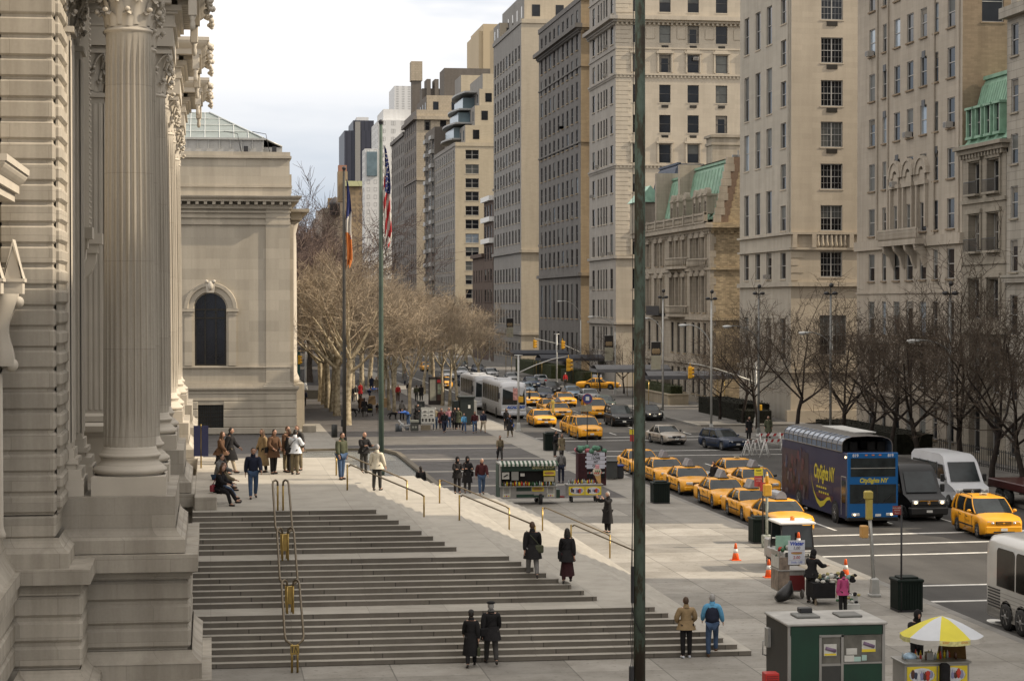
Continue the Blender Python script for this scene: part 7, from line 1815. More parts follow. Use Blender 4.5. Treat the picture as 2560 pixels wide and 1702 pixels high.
ped_post('far grey post with small orange signal box near the tall black bin',(1382,1060),1000,1,1,0)
# ---------- bins, cones, barriers, bollard ----------
BING=mat('bin_green',(.006,.012,.009),.6,0,.2,2,.2)
def litter_bin(label,p,s=1.0,h=1.15,w=.86):
    t=thing('litter_bin',label,'litter bin',p,0,'dark square litter bins'); w=w/2; b=MB(); n=9
    b.box(-w+.03,w-.03,-w+.03,w-.03,.06,h-.12)
    for k in range(n):
        x=-w+2*w*(k+.5)/n
        for s_ in(-1,1): b.box(x-.035,x+.035,s_*w-.015,s_*w+.015,.08,h-.1); b.box(s_*w-.015,s_*w+.015,x-.035,x+.035,.08,h-.1)
    b.build('body',[BING],t); b=MB(); b.cbox(-w-.05,w+.05,-w-.05,w+.05,h-.13,h-.02,.03); b.cbox(-w+.1,w-.1,-w+.1,w-.1,h-.03,h+.05,.03); b.build('lid',[BING],t); b=MB(); b.box(-w-.01,w+.01,-w-.01,w+.01,0,.07); b.build('foot_frame',[DKMETAL],t); return t
litter_bin('dark green slatted litter bin nearest the lower right corner',G(2266,1525)); litter_bin('dark litter bin in front of the leading yellow cab',G(1901,1356)); litter_bin('dark litter bin right of the rusty flagpole beside the queue of cabs',G(1650,1257)); litter_bin('tall dark bin by the far kerb near the crosswalk',G(1377,1126),1,1.3,.95)
t=thing('wheeled_bin','grey wheeled bin right of the souvenir stand','wheeled bin',G(1527,1198)); b=MB(); b.cbox(-.35,.35,-.35,.35,.08,1.1,.04); b.build('body',[mat('grey_plastic',(.045,.05,.05),.6)],t); b=MB(); b.cbox(-.39,.39,-.42,.39,1.08,1.16,.02); b.build('lid',[mat('grey_plastic',(.045,.05,.05))],t)
t=thing('wheeled_bin','dark bin with a bright blue lid by the queue of cabs','wheeled bin',G(1546,1196)); b=MB(); b.cbox(-.28,.28,-.3,.3,.05,.75,.04); b.build('body',[mat('dark_plastic_bin',(.02,.022,.025),.6)],t); b=MB(); b.cbox(-.31,.31,-.33,.33,.75,.85,.03); b.build('lid',[mat('blue_lid',(.02,.04,.22),.5)],t)
ORG=mat('cone_orange',(.85,.13,.02),.5,0,.08,6)
def cone(label,p,z=0):
    t=thing('traffic_cone',label,'traffic cone',(p[0],p[1],z),0,'orange traffic cones'); b=MB(); b.lathe([(.155,.03),(.105,.30),(.10,.31)],n=14); b.lathe([(.072,.48),(.045,.68),(.035,.71),(.0,.71)],n=14); b.cbox(-.20,.20,-.20,.20,0,.035,.01); b.build('body',[ORG],t); b=MB(); b.lathe([(.101,.31),(.074,.475)],n=14); b.build('white_collar',[WHITE],t); return t
cone('orange cone on the sunlit slabs left of the dark litter bin',G(1839,1400)); cone('orange cone left of the water stand',G(1922,1443)); cone('orange cone on the kerb right of the water stand',G(2114,1442)); cone('orange cone perched on the security cart behind the water sign',G(1996,1372,.9),.86)
def barrier(label,p,rot,L=2.2):
    t=thing('road_barrier',label,'barrier',p,R(rot),'white A-frame road barriers'); b=MB(); b.box(-L/2,L/2,-.03,.03,.85,1.05,0)
    for k in range(4): b.prism([(-L/2+.2+k*.55,-.035,.85),(-L/2+.42+k*.55,-.035,.85),(-L/2+.55+k*.55,-.035,1.05),(-L/2+.33+k*.55,-.035,1.05)],(0,.07,0),1)
    b.build('plank',[WHITE,mat('stripe_red',(.4,.03,.03),.5)],t)
    for s in(-1,1):
        b=MB(); x=s*(L/2-.3)
        for d in(-1,1): b.tube([(x,0,1.1),(x+.0,d*.32,0)],.035,5)
        for d in(-1,1): b.tube([(x-.16*0,d*.15,.5),(x,-d*.15,.5)],.02,4)
        b.build('a_frame_leg',[WHITE],t)
for i,(x,y,r) in enumerate(((1868,1138,70),(1888,1136,65),(1912,1142,72),(1935,1134,20),(1925,1118,5))): barrier(['leftmost white A-frame barrier beside the navy estate car','second white A-frame barrier from the navy estate car','third white A-frame barrier, nearest the queue of cabs','white A-frame barrier beside the tail of the blue bus','rearmost white A-frame barrier with red stripes'][i],G(x,y,-.15),r)
t=thing('bollard','short dark round bollard on the light path left of the grey flagpole','bollard',G(836,1093)); b=MB(); b.lathe([(.24,0),(.24,1.0),(.2,1.04)],n=14); b.build('body',[mat('bollard_dark',(.03,.032,.03),.5)],t)
# ---------- hedges, planters ----------
HED=mat('hedge_leaf',(.035,.042,.016),.8,0,.5,4,.2); HEDD=mat('dark_hedge_leaf',(.014,.014,.010),.85,0,.5,4,.1)
def hedge(label,x0,x1,y0,y1,z0,z1,m,n=900,seed=1):
    rd=random.Random(seed); t=thing('hedge',label,'hedge'); b=MB(); b.box(x0+.08,x1-.08,y0+.08,y1-.08,z0,z1-.08)
    for k in range(n):
        f=rd.random(); x=rd.uniform(x0,x1); y=rd.uniform(y0,y1); z=rd.uniform(z0,z1)
        if f<.4: z=z1+rd.uniform(-.08,.08)
        elif f<.7: y=y0+rd.uniform(-.06,.08)
        else: x=x0+rd.uniform(-.06,.08)
        d=Vector((rd.uniform(-1,1),rd.uniform(-1,1),rd.uniform(-.5,1)))*.11; e=Vector((rd.uniform(-1,1),rd.uniform(-1,1),rd.uniform(-.5,1)))*.09; p=Vector((x,y,z)); b.face([p,p+d,p+e])
    b.build('foliage',[m],t); return t
hedge('dark green clipped hedge above the beige planter wall before the mansion',48.0,49.4,214.5,230,1.0,2.0,HED,1500,2)
b=MB(); b.box(47.6,49.8,213.8,231,0,1.05); b.box(47.5,49.9,213.7,231.1,1.05,1.15); tag(b.build('planter_wall',[stone('planter_beige',(.36,.31,.23),2,.6,.85)]),'long beige stone planter wall at the foot of the ornate mansion','planter')
hedge('black-green hedge along the base of the corner tower',47.5,50.5,184,200,0,1.6,HEDD,1500,3); hedge('low dark planting behind the navy estate car',47,49.5,179.6,183,0,1.2,HEDD,500,4)
hedge('dark shrubs under the trees before the pinkish facade',47.8,50.6,141,161,0,1.5,HEDD,1500,5); hedge('dark shrubs before the limestone block, far up',47.8,50,266,283,0,1.8,HED,900,6); hedge('row of dark shrubs before the dark grey block',47.8,50,291,326,0,2,HED,1200,7)
hedge('dark evergreen bushes beneath the plane trees beyond the museum wing',2,9,236,238.5,0,3.0,HEDD,900,8)
t=thing('park_fence','dark low wall closing the tree-lined walk beyond the museum wing','wall'); b=MB(); b.box(-8,14,233,233.5,0,1.0,0); b.build('wall',[mat('dark_park_wall',(.06,.055,.045),.9)],t)
for k in range(3):
    b=MB(); y=(200.5,190,203)[k]; 
t=thing('iron_fence','black iron fence in front of the green mansard house','fence'); b=MB()
for k in range(120): y=93+k*.38; b.box(49.98,50.02,y,y+.03,0,1.3)
b.box(49.97,50.03,93,139,1.15,1.2); b.box(49.97,50.03,93,139,.15,.2); b.build('railing',[DKMETAL],t)
# ---------- vendors ----------
SST=mat('stainless_panel',(.30,.29,.27),.4,.4,.12,1.5); GRN=mat('kiosk_green',(.003,.034,.017),.4,0,.2,1.5,.5); YEL=mat('sign_bright_yellow',(.72,.56,.03),.5,0,.08); POST=mat('poster_white',(.55,.54,.50),.5,0,.15,5)
REDP=mat('poster_red',(.5,.04,.02),.5); SAUS=mat('sausage',(.30,.11,.05),.5); PURP=mat('sausage_purple',(.18,.12,.20),.5); BUN=mat('bun',(.55,.33,.12),.6)
def bottles(parent,x0,x1,y0,y1,z,n,seed=1,label='drink_bottle'):
    rd=random.Random(seed); b=MB()
    for k in range(n):
        x=x0+(x1-x0)*(k+.5)/n+rd.uniform(-.02,.02); y=rd.uniform(y0,y1); h=rd.uniform(.16,.27); r=.032; mm=rd.randrange(5); b.lathe([(r,z),(r,z+h*.65),(r*.4,z+h*.82),(r*.4,z+h)],(x,y,0),7,mm)
    o=b.build(label,[mat('bottle_green',(.03,.10,.04),.2),mat('bottle_clear',(.4,.45,.45),.15),mat('bottle_brown',(.10,.04,.02),.2),REDP,YEL],parent); tag(o,kind='stuff') if False else None; return o
def hotdog(b,c,w,h,mb,ms,tilt=0):
    """flat hot dog picture on a -y facing panel centred at c"""
    x,y,z=c; b.ball((x,y,z-h*.08),(w*.5,.006,h*.26),mb,14,6); b.ball((x,y-.004,z+h*.08),(w*.54,.006,h*.13),ms,14,6)
# snack stop cart
def snack_cart():
    a=G(1250,1262); c=G(1394,1262); W=c.x-a.x; t=thing('food_cart','green and steel snack trailer with striped awning, SNACK STOP header and menus','food cart',(a.x,a.y,0)); D=1.5; b=MB()
    b.box(0,W,.0,D,.35,.98,0); b.box(0,.06,0,D,.98,2.15,0); b.box(W-.06,W,0,D,.98,2.15,0); b.box(0,W,D-.05,D,.98,2.15,0); b.box(-.03,W+.03,-.03,D,2.12,2.2,0); b.box(0,W,.02,.06,1.78,2.12,1)
    b.box(-.02,0,.0,D,.35,.98,1); b.box(-.02,.0,D*.3,D,1.0,2.1,1); b.build('body',[SST,GRN],t)
    b=MB(); b.box(.06,W-.06,.3,.34,1.0,1.78); b.build('dark_interior',[INT],t)
    b=MB(); b.cbox(-.04,W+.04,-.3,.12,.96,1.0,.01); b.build('counter',[SST],t)
    b=MB(); n=28
    for k in range(n):
        x0=-.05+(W+.1)*k/n; x1=x0+(W+.1)/n; b.quad((x0,.1,2.32),(x1,.1,2.32),(x1,-.32,2.18),(x0,-.32,2.18),k%2); b.quad((x0,-.32,2.18),(x1,-.32,2.18),(x1,-.33,2.06),(x0,-.33,2.06),k%2)
    b.build('striped_awning',[mat('awning_white',(.5,.5,.46),.8),mat('awning_green',(.03,.07,.04),.8)],t)
    b=MB(); b.text('SNACK STOP',.2,frame((W*.77,.015,1.95),(1,0,0),(0,0,1),(0,-1,0)),0,bold=.008); b.build('header_lettering',[mat('gold_lettering',(.45,.42,.20),.5)],t)
    for (x0,x1,z0,z1,nm) in ((W*.77,W-.05,1.52,1.80,0),(W*.57,W*.78,.70,.96,0)):
        b=MB(); b.box(x0,x1,-.02,.0,z0,z1,0); hotdog(b,((x0+x1)/2,-.026,(z0+z1)/2),(x1-x0)*.8,(z1-z0),1,2); b.build('hot_dog_sign',[YEL,BUN,SAUS],t)
    for x0 in (.14,W*.83):
        b=MB(); b.box(x0,x0+.42,-.02,.0,.40,.95,0)
        for k in range(9): b.box(x0+.06,x0+.36,-.024,-.02,.88-k*.035,.893-k*.035,1)
        for k in range(3): b.ball((x0+.1+k*.11,-.025,.47),(.04,.005,.045),2+k%2,7,4)
        b.build('menu_board',[POST,DKMETAL,YEL,REDP],t)
    b=MB(); b.box(W*.29,W*.55,-.012,.0,.72,.94,0); b.box(W*.29,W*.78,-.012,0,.38,.55,0); b.build('green_panel',[GRN],t)
    b=MB(); b.box(.12,.50,.05,.07,1.36,1.72,0); b.tube([(.2,.03,1.48),(.42,.03,1.60)],.035,6,1); b.box(.62,1.0,.05,.07,1.3,1.75,2); b.box(1.1,1.32,.04,.06,1.5,1.66,0); b.box(W*.78,W*.97,.04,.06,1.22,1.46,3); b.build('poster',[POST,DKMETAL,mat('poster_grey',(.3,.3,.28),.5),mat('poster_tan',(.42,.36,.24),.5)],t)
    bottles(t,.1,W-.1,-.2,.05,1.0,40,2,'bottle_row')
    for x in(W*.72,): 
        for y in(.05,D-.05): a_=link('wheel',WM[(.33,.21)][0] if (.33,.21) in WM else list(WM.values())[0][0],t,(x,y,.33)); a_.scale=(.8,.85,.85); a_.location.z=.29; link('rim',list(WM.values())[0][1],a_)
    b=MB(); b.box(W*.6,W*.84,-.04,.3,.5,.62,0); b.build('mudguard',[SST],t)
    b=MB(); b.tube([(W,.4,.35),(W+.55,D/2,.32),(W,D-.3,.35)],.04,6); b.box(W,W+.25,.3,D-.2,.3,.75,1); b.build('drawbar',[mat('red_paint',(.3,.02,.02),.5),mat('gas_bottle',(.02,.05,.03),.5)],t)
    return t
snack_cart()
def pushcart(label,a,c,D,zt,umb=False):
    W=c.x-a.x; t=thing('food_cart',label,'food cart',(a.x,a.y,0)); b=MB(); b.box(0,W,0,D,.34,zt-.05,0); b.cbox(-.05,W+.05,-.06,D+.05,zt-.06,zt,.015,0); b.build('body',[SST],t)
    for x0,x1 in((.06,W*.49),(W*.51,W-.06)):
        b=MB(); b.box(x0,x1,-.02,.0,.40,zt-.12,0); xc=(x0+x1)/2; zc=(.40+zt-.12)/2; w=(x1-x0)*.44; h=(zt-.52)*.42
        b.ball((xc,-.022,zc),(w,.004,h),1,18,6); rd=random.Random(int(x0*100))
        for k in range(7): b.ball((xc+w*(-.7+.23*k),-.027-.0006*k,zc+h*rd.uniform(-.3,.3)),(w*.17,.004,h*rd.uniform(.4,.7)),(2,3,1,5,2,4,5)[k],9,5)
        b.ball((xc+w*.45,-.033,zc+h*.25),(w*.2,.004,h*.4),4,9,5)
        for k in range(4): b.ball((xc-w*.25+k*w*.14,-.032,zc+h*.55),(w*.05,.003,h*.28),1,6,4)
        b.build('ice_cream_picture',[YEL,mat('pic_white',(.6,.6,.62),.5),mat('pic_brown',(.08,.03,.02),.5),mat('pic_dark',(.03,.04,.08),.5),REDP,mat('pic_violet',(.25,.25,.4),.5)],t)
    bottles(t,.1,W-.1,D*.2,D*.7,zt,22,int(W*10),'bottle_row')
    b=MB()
    for x in(.25,W-.3):
        for y in(.1,D-.15): b.lathe([(.14,-.04),(.17,0),(.14,.04)],(x,y,.17),12,0,True,'x'); b.box(x-.03,x+.03,y-.03,y+.03,.17,.36)
    b.build('castor',[BLACK],t); return t,W
t,W=pushcart('ice cream pushcart with two yellow picture panels right of the snack trailer',G(1419,1256),G(1508,1256),.8,.98)
b=MB()   # cone shaped sign
x0=W-.25; 
b.face([(x0-.20,.2,1.55),(x0+.20,.2,1.55),(x0+.22,.2,.95),(x0+.10,.2,.95)],0); b.ball((x0,.19,1.62),(.24,.03,.24),1,14,8); b.cbox(x0-.10,x0+.12,.15,.19,1.78,2.0,.02,2)
for k in range(6): b.ball((x0-.12+k*.05,.15,1.55+(k%2)*.1),(.035,.01,.06),(3,4)[k%2],6,4)
b.build('cone_sign',[BUN,mat('cream_white',(.6,.52,.42),.6),mat('pink_tag',(.6,.3,.32),.6),REDP,mat('pic_green',(.1,.25,.1),.6)],t)
# souvenir stand
p=G(1487,1215); t=thing('souvenir_stand','souvenir stand hung with white board, dark shirts and knitted hats by the kerb','souvenir stand',(p.x,p.y+.4,0)); b=MB()
b.box(-.95,.75,0,.08,.0,1.9,0); b.box(-.95,-.9,-.2,.6,0,1.9,0); b.build('dark_frame',[mat('cloth_dark_red',(.05,.015,.018),.9,0,.4,4)],t)
b=MB(); b.box(-.42,.66,-.06,-.04,1.0,1.95,0)
for k in range(3): b.box(-.42,-.5,-.06,-.05,1.1+k*.25,1.2+k*.25,0); b.box(.66,.74,-.06,-.05,1.1+k*.25,1.2+k*.25,0); b.box(-.42,.66,-.065,-.06,1.26+k*.23,1.275+k*.23,1)
for k,tx_ in enumerate(('HATS','I LOVE','NY','CAPS')): b.text(tx_,.17,frame((.12,-.068,1.83-k*.225),(1,0,0),(0,0,1),(0,-1,0)),1,bold=.01)
b.build('sign_board',[mat('board_white',(.55,.56,.64),.6),DKMETAL],t)
for k,x in enumerate((-.22,.48)):
    b=MB(); b.box(x-.17,x+.17,-.12,-.10,.45,.95,0); b.text('I   NY',.12,frame((x,-.125,.75),(1,0,0),(0,0,1),(0,-1,0)),1,bold=.006); b.ball((x-.05,-.13,.77),(.03,.006,.035),2,7,5); b.ball((x-.015,-.13,.77),(.03,.006,.035),2,7,5); b.face([(x-.08,-.131,.765),(x+.015,-.131,.765),(x-.033,-.131,.71)],2); b.build('printed_shirt',[CL['black'],PLATE,REDP],t)
rd=random.Random(6); b=MB()
for k in range(16): b.ball((rd.uniform(-.95,.75),rd.uniform(-.1,.4),rd.uniform(1.95,2.25)),(.17,.15,.15),(0,0,1)[k%3] if rd.random()<.5 else (2 if k<5 else 0),8,6)
b.build('knitted_hat_pile',[mat('wool_green',(.10,.22,.15),.9,0,.3,8),mat('wool_dark',(.03,.04,.04),.9),mat('wool_pink',(.5,.15,.18),.9,0,.3,8)],t)
# water and hot dog stand
p=G(1948,1497); t=thing('food_cart','tall narrow drinks stand with Water price sign and dark red lower panel','food cart',(p.x,p.y,0)); b=MB(); b.box(0,.95,0,1.1,.25,1.0,0); b.box(.38,.95,-.012,0,.3,.85,1); b.box(0,.38,-.012,0,.25,1.5,2); b.box(0,.04,0,1.1,1.0,1.7,0); b.cbox(-.03,1.0,-.05,1.15,1.0,1.05,.01); b.box(-.02,0,.05,1.05,1.1,1.5,3); b.box(-.02,0,.05,1.05,.3,1.05,2); b.build('body',[SST,mat('maroon_panel',(.12,.012,.012),.4),mat('photo_panel',(.22,.17,.13),.5,0,.5,4),POST],t)
b=MB(); b.box(.30,.92,-.10,-.08,1.25,2.12,0); b.text('Water',.19,frame((.61,-.105,2.0),(1,0,0),(0,0,1),(0,-1,0)),1,bold=.008,shear=.2); b.text('1.00',.15,frame((.61,-.105,1.84),(1,0,0),(0,0,1),(0,-1,0)),2,bold=.006,shear=.15); hotdog(b,(.61,-.106,1.67),.42,.16,3,4); b.text('2.00',.15,frame((.61,-.105,1.50),(1,0,0),(0,0,1),(0,-1,0)),5,bold=.003,shear=.15); b.text('Soda 1.00',.105,frame((.61,-.105,1.33),(1,0,0),(0,0,1),(0,-1,0)),1,shear=.2); b.box(.31,.91,-.104,-.10,1.76,1.765,2); b.box(.31,.91,-.104,-.10,1.41,1.415,2)
b.build('price_sign',[mat('sign_pale',(.60,.62,.68),.5),mat('ink_blue',(.02,.06,.4),.5),mat('ink_grey',(.22,.2,.22),.5),BUN,SAUS,mat('ink_red',(.4,.08,.08),.5)],t)
b=MB(); b.box(-.05,.5,.3,.33,1.75,2.25); b.build('mint_board',[mat('mint_board',(.28,.46,.36),.6)],t)
b=MB()
for k in range(10): b.ball((rd.uniform(.0,.35),rd.uniform(.05,.4),rd.uniform(1.5,1.85)),(.08,.08,.09),k%3,7,5)
b.build('drinks_pile',[REDP,POST,mat('bottle_green',(.03,.1,.04),.2)],t)
b=MB()
for x in(.45,.85): b.lathe([(.15,-.04),(.18,0),(.15,.04)],(x,.0,.18),12,0,True,'x')
b.build('castor',[mat('castor_grey',(.12,.11,.10),.6)],t)
t=thing('rubbish_sack','black rubbish sack leaning against the drinks stand','rubbish sack',G(1962,1506)); t.scale=(.85,.85,.85); b=MB(); b.tube([(-.38,0,.14),(-.2,.02,.24),(.02,0,.36),(.16,.03,.58),(.22,.02,.78),(.25,.05,.92)],[.13,.24,.30,.24,.11,.05],10); b.build('sack',[mat('black_plastic',(.012,.012,.013),.35,0,.2,5,.5,.5)],t)
p=G(2088,1512); t=thing('trinket_table','low table heaped with hats and trinkets beside the girl in pink','market table',(p.x,p.y,0)); b=MB(); b.box(-.75,.55,0,.9,.72,.76); 
for x in(-.7,.5):
    for y in(.05,.85): b.box(x-.03,x+.03,y-.03,y+.03,0,.72)
b.build('table',[mat('table_wood',(.2,.16,.11),.7)],t); b=MB(); b.box(-.8,-.0,-.02,.92,.25,.78); b.build('dark_cloth',[CL['black']],t)
b=MB(); 
for k in range(40): b.ball((rd.uniform(-.7,.9),rd.uniform(.05,.85),.80+rd.uniform(0,.22)),(rd.uniform(.05,.13),.1,rd.uniform(.04,.1)),k%5,8,5)
b.build('trinket_heap',[POST,CL['grey'],mat('wool_teal',(.25,.38,.35),.9),CL['black'],mat('straw',(.35,.3,.12),.8)],t)
t=thing('display_crate','crates of white trinkets right of the girl in pink','crate',G(2125,1530)); b=MB(); b.box(-.3,.3,-.2,.3,0,.3); b.box(-.2,.35,.2,.6,.3,.55); b.build('crate',[mat('white_crate',(.5,.5,.47),.6)],t); b=MB()
for k in range(22): b.ball((rd.uniform(-.3,.35),rd.uniform(-.2,.6),.33+rd.uniform(0,.3)),(.07,.07,.05),k%4,7,5)
b.build('trinket_heap',[POST,CL['black'],mat('straw',(.35,.3,.12)),mat('bottle_green',(.03,.1,.04))],t)
# green kiosk, bottom right
def kiosk():
    a=G(1970,1560,2.45); c=G(2225,1560,2.45); W=c.x-a.x; bk=G(1936,1536,2.45); D=2.1; yF=a.y
    t=thing('green_kiosk','dark green and steel vending kiosk with flat grey roof, bottom right','kiosk',(a.x,yF,0)); b=MB()
    for x in(0,W-.08): b.box(x,x+.08,0,.06,0,2.42,0)
    b.box(0,.06,D-.05,D,0,2.42,0); b.box(W-.06,W,D-.05,D,0,2.42,0); b.box(.06,W-.06,.0,.05,2.15,2.38,1); b.box(.06,W*.32,.01,.05,0,2.15,1); b.box(W*.56,W-.08,.01,.05,0,1.42,1); b.box(.0,.04,.06,D-.05,0,2.4,2); b.box(W-.04,W,.06,D-.05,0,2.4,1); b.box(.06,W-.06,D-.05,D,0,2.4,1)
    b.box(W*.32,W*.345,-.01,.06,0,2.12,0); b.box(W*.545,W*.57,-.01,.06,0,2.15,0); b.box(W*.32,W*.57,-.01,.05,2.10,2.16,0); b.box(W*.345,W*.545,.01,.04,0,1.38,2); b.box(W*.345,W*.545,-.0,.05,1.36,1.42,0); b.box(W*.57,W-.08,-.01,.05,1.40,1.44,0)
    b.build('body',[SST,GRN,mat('kiosk_grey_panel',(.045,.045,.042),.5,.2,.1)],t)
    b=MB(); b.box(W*.35,W*.54,.02,.03,1.42,2.10); b.box(W*.575,W-.09,.02,.03,1.44,2.14); b.build('window',[mat('kiosk_window',(.12,.115,.10),.15,0,.4,2,.6)],t)
    b=MB()
    b.box(W*.37,W*.50,.005,.02,1.62,1.92,0); b.tube([(W*.385,-.0,1.82),(W*.49,-.0,1.74)],.045,8,1); b.box(W*.375,W*.495,0,.004,1.63,1.68,2)
    b.box(W*.76,W*.90,.005,.02,1.70,2.0,0); b.tube([(W*.775,-.0,1.93),(W*.885,-.0,1.83)],.045,8,1); b.box(W*.76,W*.90,0,.004,1.70,1.77,2)
    b.box(W*.60,W*.71,.005,.02,1.64,1.80,0); b.box(W*.58,W*.68,.005,.02,1.46,1.62,0); b.box(W*.68,W*.75,.005,.02,1.46,1.58,3); b.box(W*.76,W*.81,.005,.02,1.48,1.62,3)
    b.build('poster',[POST,PURP,YEL,mat('poster_mint',(.35,.5,.45),.5)],t)
    b=MB(); b.cbox(-.05,W+.05,-.06,D+.03,2.40,2.47,.02,0); b.build('roof',[mat('kiosk_roof',(.37,.36,.335),.6,.1,.25,1.2)],t)
    for x in (W*.18,W*.62): b=MB(); b.cbox(x,x+.62,.75,1.45,2.47,2.53,.02,0); b.build('roof_hatch',[mat('hatch_grey',(.14,.14,.13),.6)],t)
    b=MB(); b.cbox(W*.27,W*.40,1.3,1.6,2.52,2.66,.02); b.build('roof_vent',[DKMETAL],t)
    b=MB(); b.tube([(.06,D,1.3),(-.12,D-.1,1.35),(-.12,D-.1,1.7),(.06,D,1.75)],.02,5); b.cbox(-.10,.0,D-.5,D-.2,1.6,2.1,.01); b.build('side_bracket',[GALV],t)
    return t,W,a
kt,KW,ka=kiosk()
p=G(1925,1702); t=thing('red_crate','stack of bright red plastic crates left of the green kiosk','crate',(ka.x-.48,ka.y-.1,0)); 
for k in range(4): b=MB(); b.cbox(-.18,.18,-.18,.18,k*.32,k*.32+.3,.015); [b.box(-.15,.15,-.186,-.18,k*.32+.06+q*.05,k*.32+.08+q*.05,1) for q in range(4)]; b.build('crate',[mat('red_plastic',(.45,.02,.015),.45),mat('red_shadow',(.12,.008,.006),.6)],t)
# umbrella cart
a=G(2262,1655,1.0); c=G(2432,1655,1.0); t,W=pushcart('steel vendor cart with yellow picture panels under the parasol',Vector((a.x,a.y,0)),Vector((c.x,c.y,0)),1.0,1.0)
b=MB(); b.cbox(W*.52,W*.66,-.28,-.02,.2,.98,.06); b.build('hanging_jacket',[CL['black']],t)
b=MB(); b.prism([(W*.68,.9,1.0),(W+.02,.3,1.0),(W-.05,.25,1.62),(W*.72,.8,1.75)],(0.03,.04,0)); b.build('open_lid',[mat('wooden_lid',(.16,.09,.03),.5,.1,.3,2)],t)
b=MB(); b.ball((.25,.3,1.1),(.2,.18,.12),0,9,6); b.box(.1,.5,.1,.5,1.0,1.06,1); b.box(W*.4,W*.5,.3,.5,1,1.2,1); b.build('ice_tray',[mat('ice_blue',(.35,.48,.6),.4,0,.3,9),SST],t)
px_=a.x+W*.52+.25; py_=a.y+.45
t=thing('parasol','yellow and white striped vendor parasol at lower right','parasol',(px_,py_,0)); b=MB(); n=8
for k in range(n):
    for s_ in range(3):
        pass
P=[]; Rr=1.12
for k in range(n):
    a0=2*PI*k/n+PI/8+PI/2-PI/n*0-PI/8*2; a1=a0+2*PI/n
    seg=[]
    for i in range(5):
        f=i/4; row=[]
        for j in range(5):
            g=j/4; aa=a0+(a1-a0)*g; sag=.03*math.sin(g*PI)*f; r=Rr*f*(math.cos(PI/n)/math.cos(aa-(a0+a1)/2)*.5+.5); row.append((r*math.cos(aa),r*math.sin(aa),2.16-.50*f**1.4-sag))
        seg.append(row)
    b.grid(seg,k%2,True)
    e=seg[-1]; b.grid([e,[(x*1.0,y*1.0,z-.13) for x,y,z in e]],2 if k%2==0 else 3,False)
b.build('canopy',[mat('parasol_yellow',(.62,.54,.04),.7,0,.06),mat('parasol_white',(.55,.57,.60),.7,0,.05),mat('valance_yellow',(.62,.58,.25),.7,0,.3,12),mat('valance_white',(.58,.55,.50),.7,0,.1)],t)
b=MB(); b.text('KEEP PARK CLEAN',.085,frame((0,-Rr*.955,1.60),(1,0,0),(0,0,1),(0,-1,0)),0,bold=.003); b.build('valance_lettering',[mat('orange_ink',(.6,.30,.06),.6)],t)
b=MB(); b.tube([(0,0,.9),(0,0,2.1)],.022,7); b.build('pole',[GALV],t)
b=MB()
for k in range(n): aa=2*PI*k/n+PI/8; b.tube([(0,0,1.72),(Rr*.5*math.cos(aa),Rr*.5*math.sin(aa),1.90)],.008,4,0,False)
b.build('rib',[GALV],t)
# landing banner
p=footd(462,1062); Yb=84.0; a=atY(484,1070,Yb); c=atY(521,1140,Yb); t=thing('banner_stand','double dark navy banner panel on a post, left side of the landing','banner',(0,0,0)); xm=(a.x+c.x)/2
for x0,x1 in((a.x,xm-.02),(xm+.02,c.x)): b=MB(); b.box(x0,x1,Yb-.02,Yb+.02,c.z,a.z+.1); b.build('panel',[mat('banner_navy',(.020,.024,.075),.7,0,.05)],t)
b=MB(); b.tube([(xm,Yb+.03,3.6),(xm,Yb+.03,a.z+.15)],.03,6); b.cbox(xm-.2,xm+.2,Yb-.15,Yb+.2,3.58,3.63,.01); b.build('post',[BRASS],t)
# ---------- things on the tree-lined walk ----------
p=G(1072,1012); q=G(1112,1012); t=thing('map_panel','free-standing street panel with cream map and red-topped poster','information panel',(p.x,p.y,0)); W=q.x-p.x; b=MB(); b.box(0,W,0,.5,0,.45); b.box(0,.12,0,.3,.4,2.9); b.box(W*.5-.06,W*.5+.06,0,.3,.4,2.9); b.box(W-.12,W,0,.3,.4,2.9); b.box(0,W,0,.3,2.7,2.95); b.build('frame',[mat('brown_frame',(.045,.035,.03),.5)],t)
b=MB(); b.box(.1,W*.5-.04,.02,.06,.45,2.7,0); b.build('map_sheet',[mat('map_cream',(.42,.41,.34),.5,0,.15,2)],t); b=MB(); b.box(W*.5+.05,W-.1,.02,.06,.45,2.7,0); b.box(W*.5+.05,W-.1,.0,.02,2.35,2.65,1); b.box(W*.5+.1,W-.15,.0,.02,1.1,2.2,2); b.build('poster',[mat('poster_brown',(.12,.06,.05),.5),mat('poster_crimson',(.45,.03,.04),.5),mat('poster_sage',(.25,.28,.22),.5,0,.5,3)],t)
p=G(1150,1062); t=thing('newsstand','black newspaper kiosk with small square notice beside the coach','newsstand',(p.x,p.y,0)); b=MB(); b.cbox(0,1.25,0,1.6,0,2.35,.04); b.cbox(-.55,0,.2,1.5,0,2.1,.04); b.cbox(-.1,1.35,-.1,1.7,2.35,2.5,.03); b.build('body',[mat('kiosk_black',(.012,.018,.016),.5)],t); b=MB(); b.box(.72,.92,-.02,.0,1.45,1.75); b.build('notice',[PLATE],t); b=MB(); b.box(1.26,1.5,.1,1.2,.2,2.1); b.build('side_panel',[mat('side_grey',(.3,.3,.28),.6)],t)
p=G(1054,1076); t=thing('picture_stand','white easel board covered with framed pictures in front of the crowd','picture stand',(p.x,p.y,0)); b=MB(); b.box(-.05,1.15,.0,.05,.55,1.95); 
for x in(0,1.1): b.box(x-.02,x+.02,.0,.04,0,.6)
b.box(-.05,.75,-.1,.3,.05,.45,1); b.build('board',[mat('board_grey',(.36,.36,.33),.7),mat('box_brown',(.12,.10,.07),.8)],t)
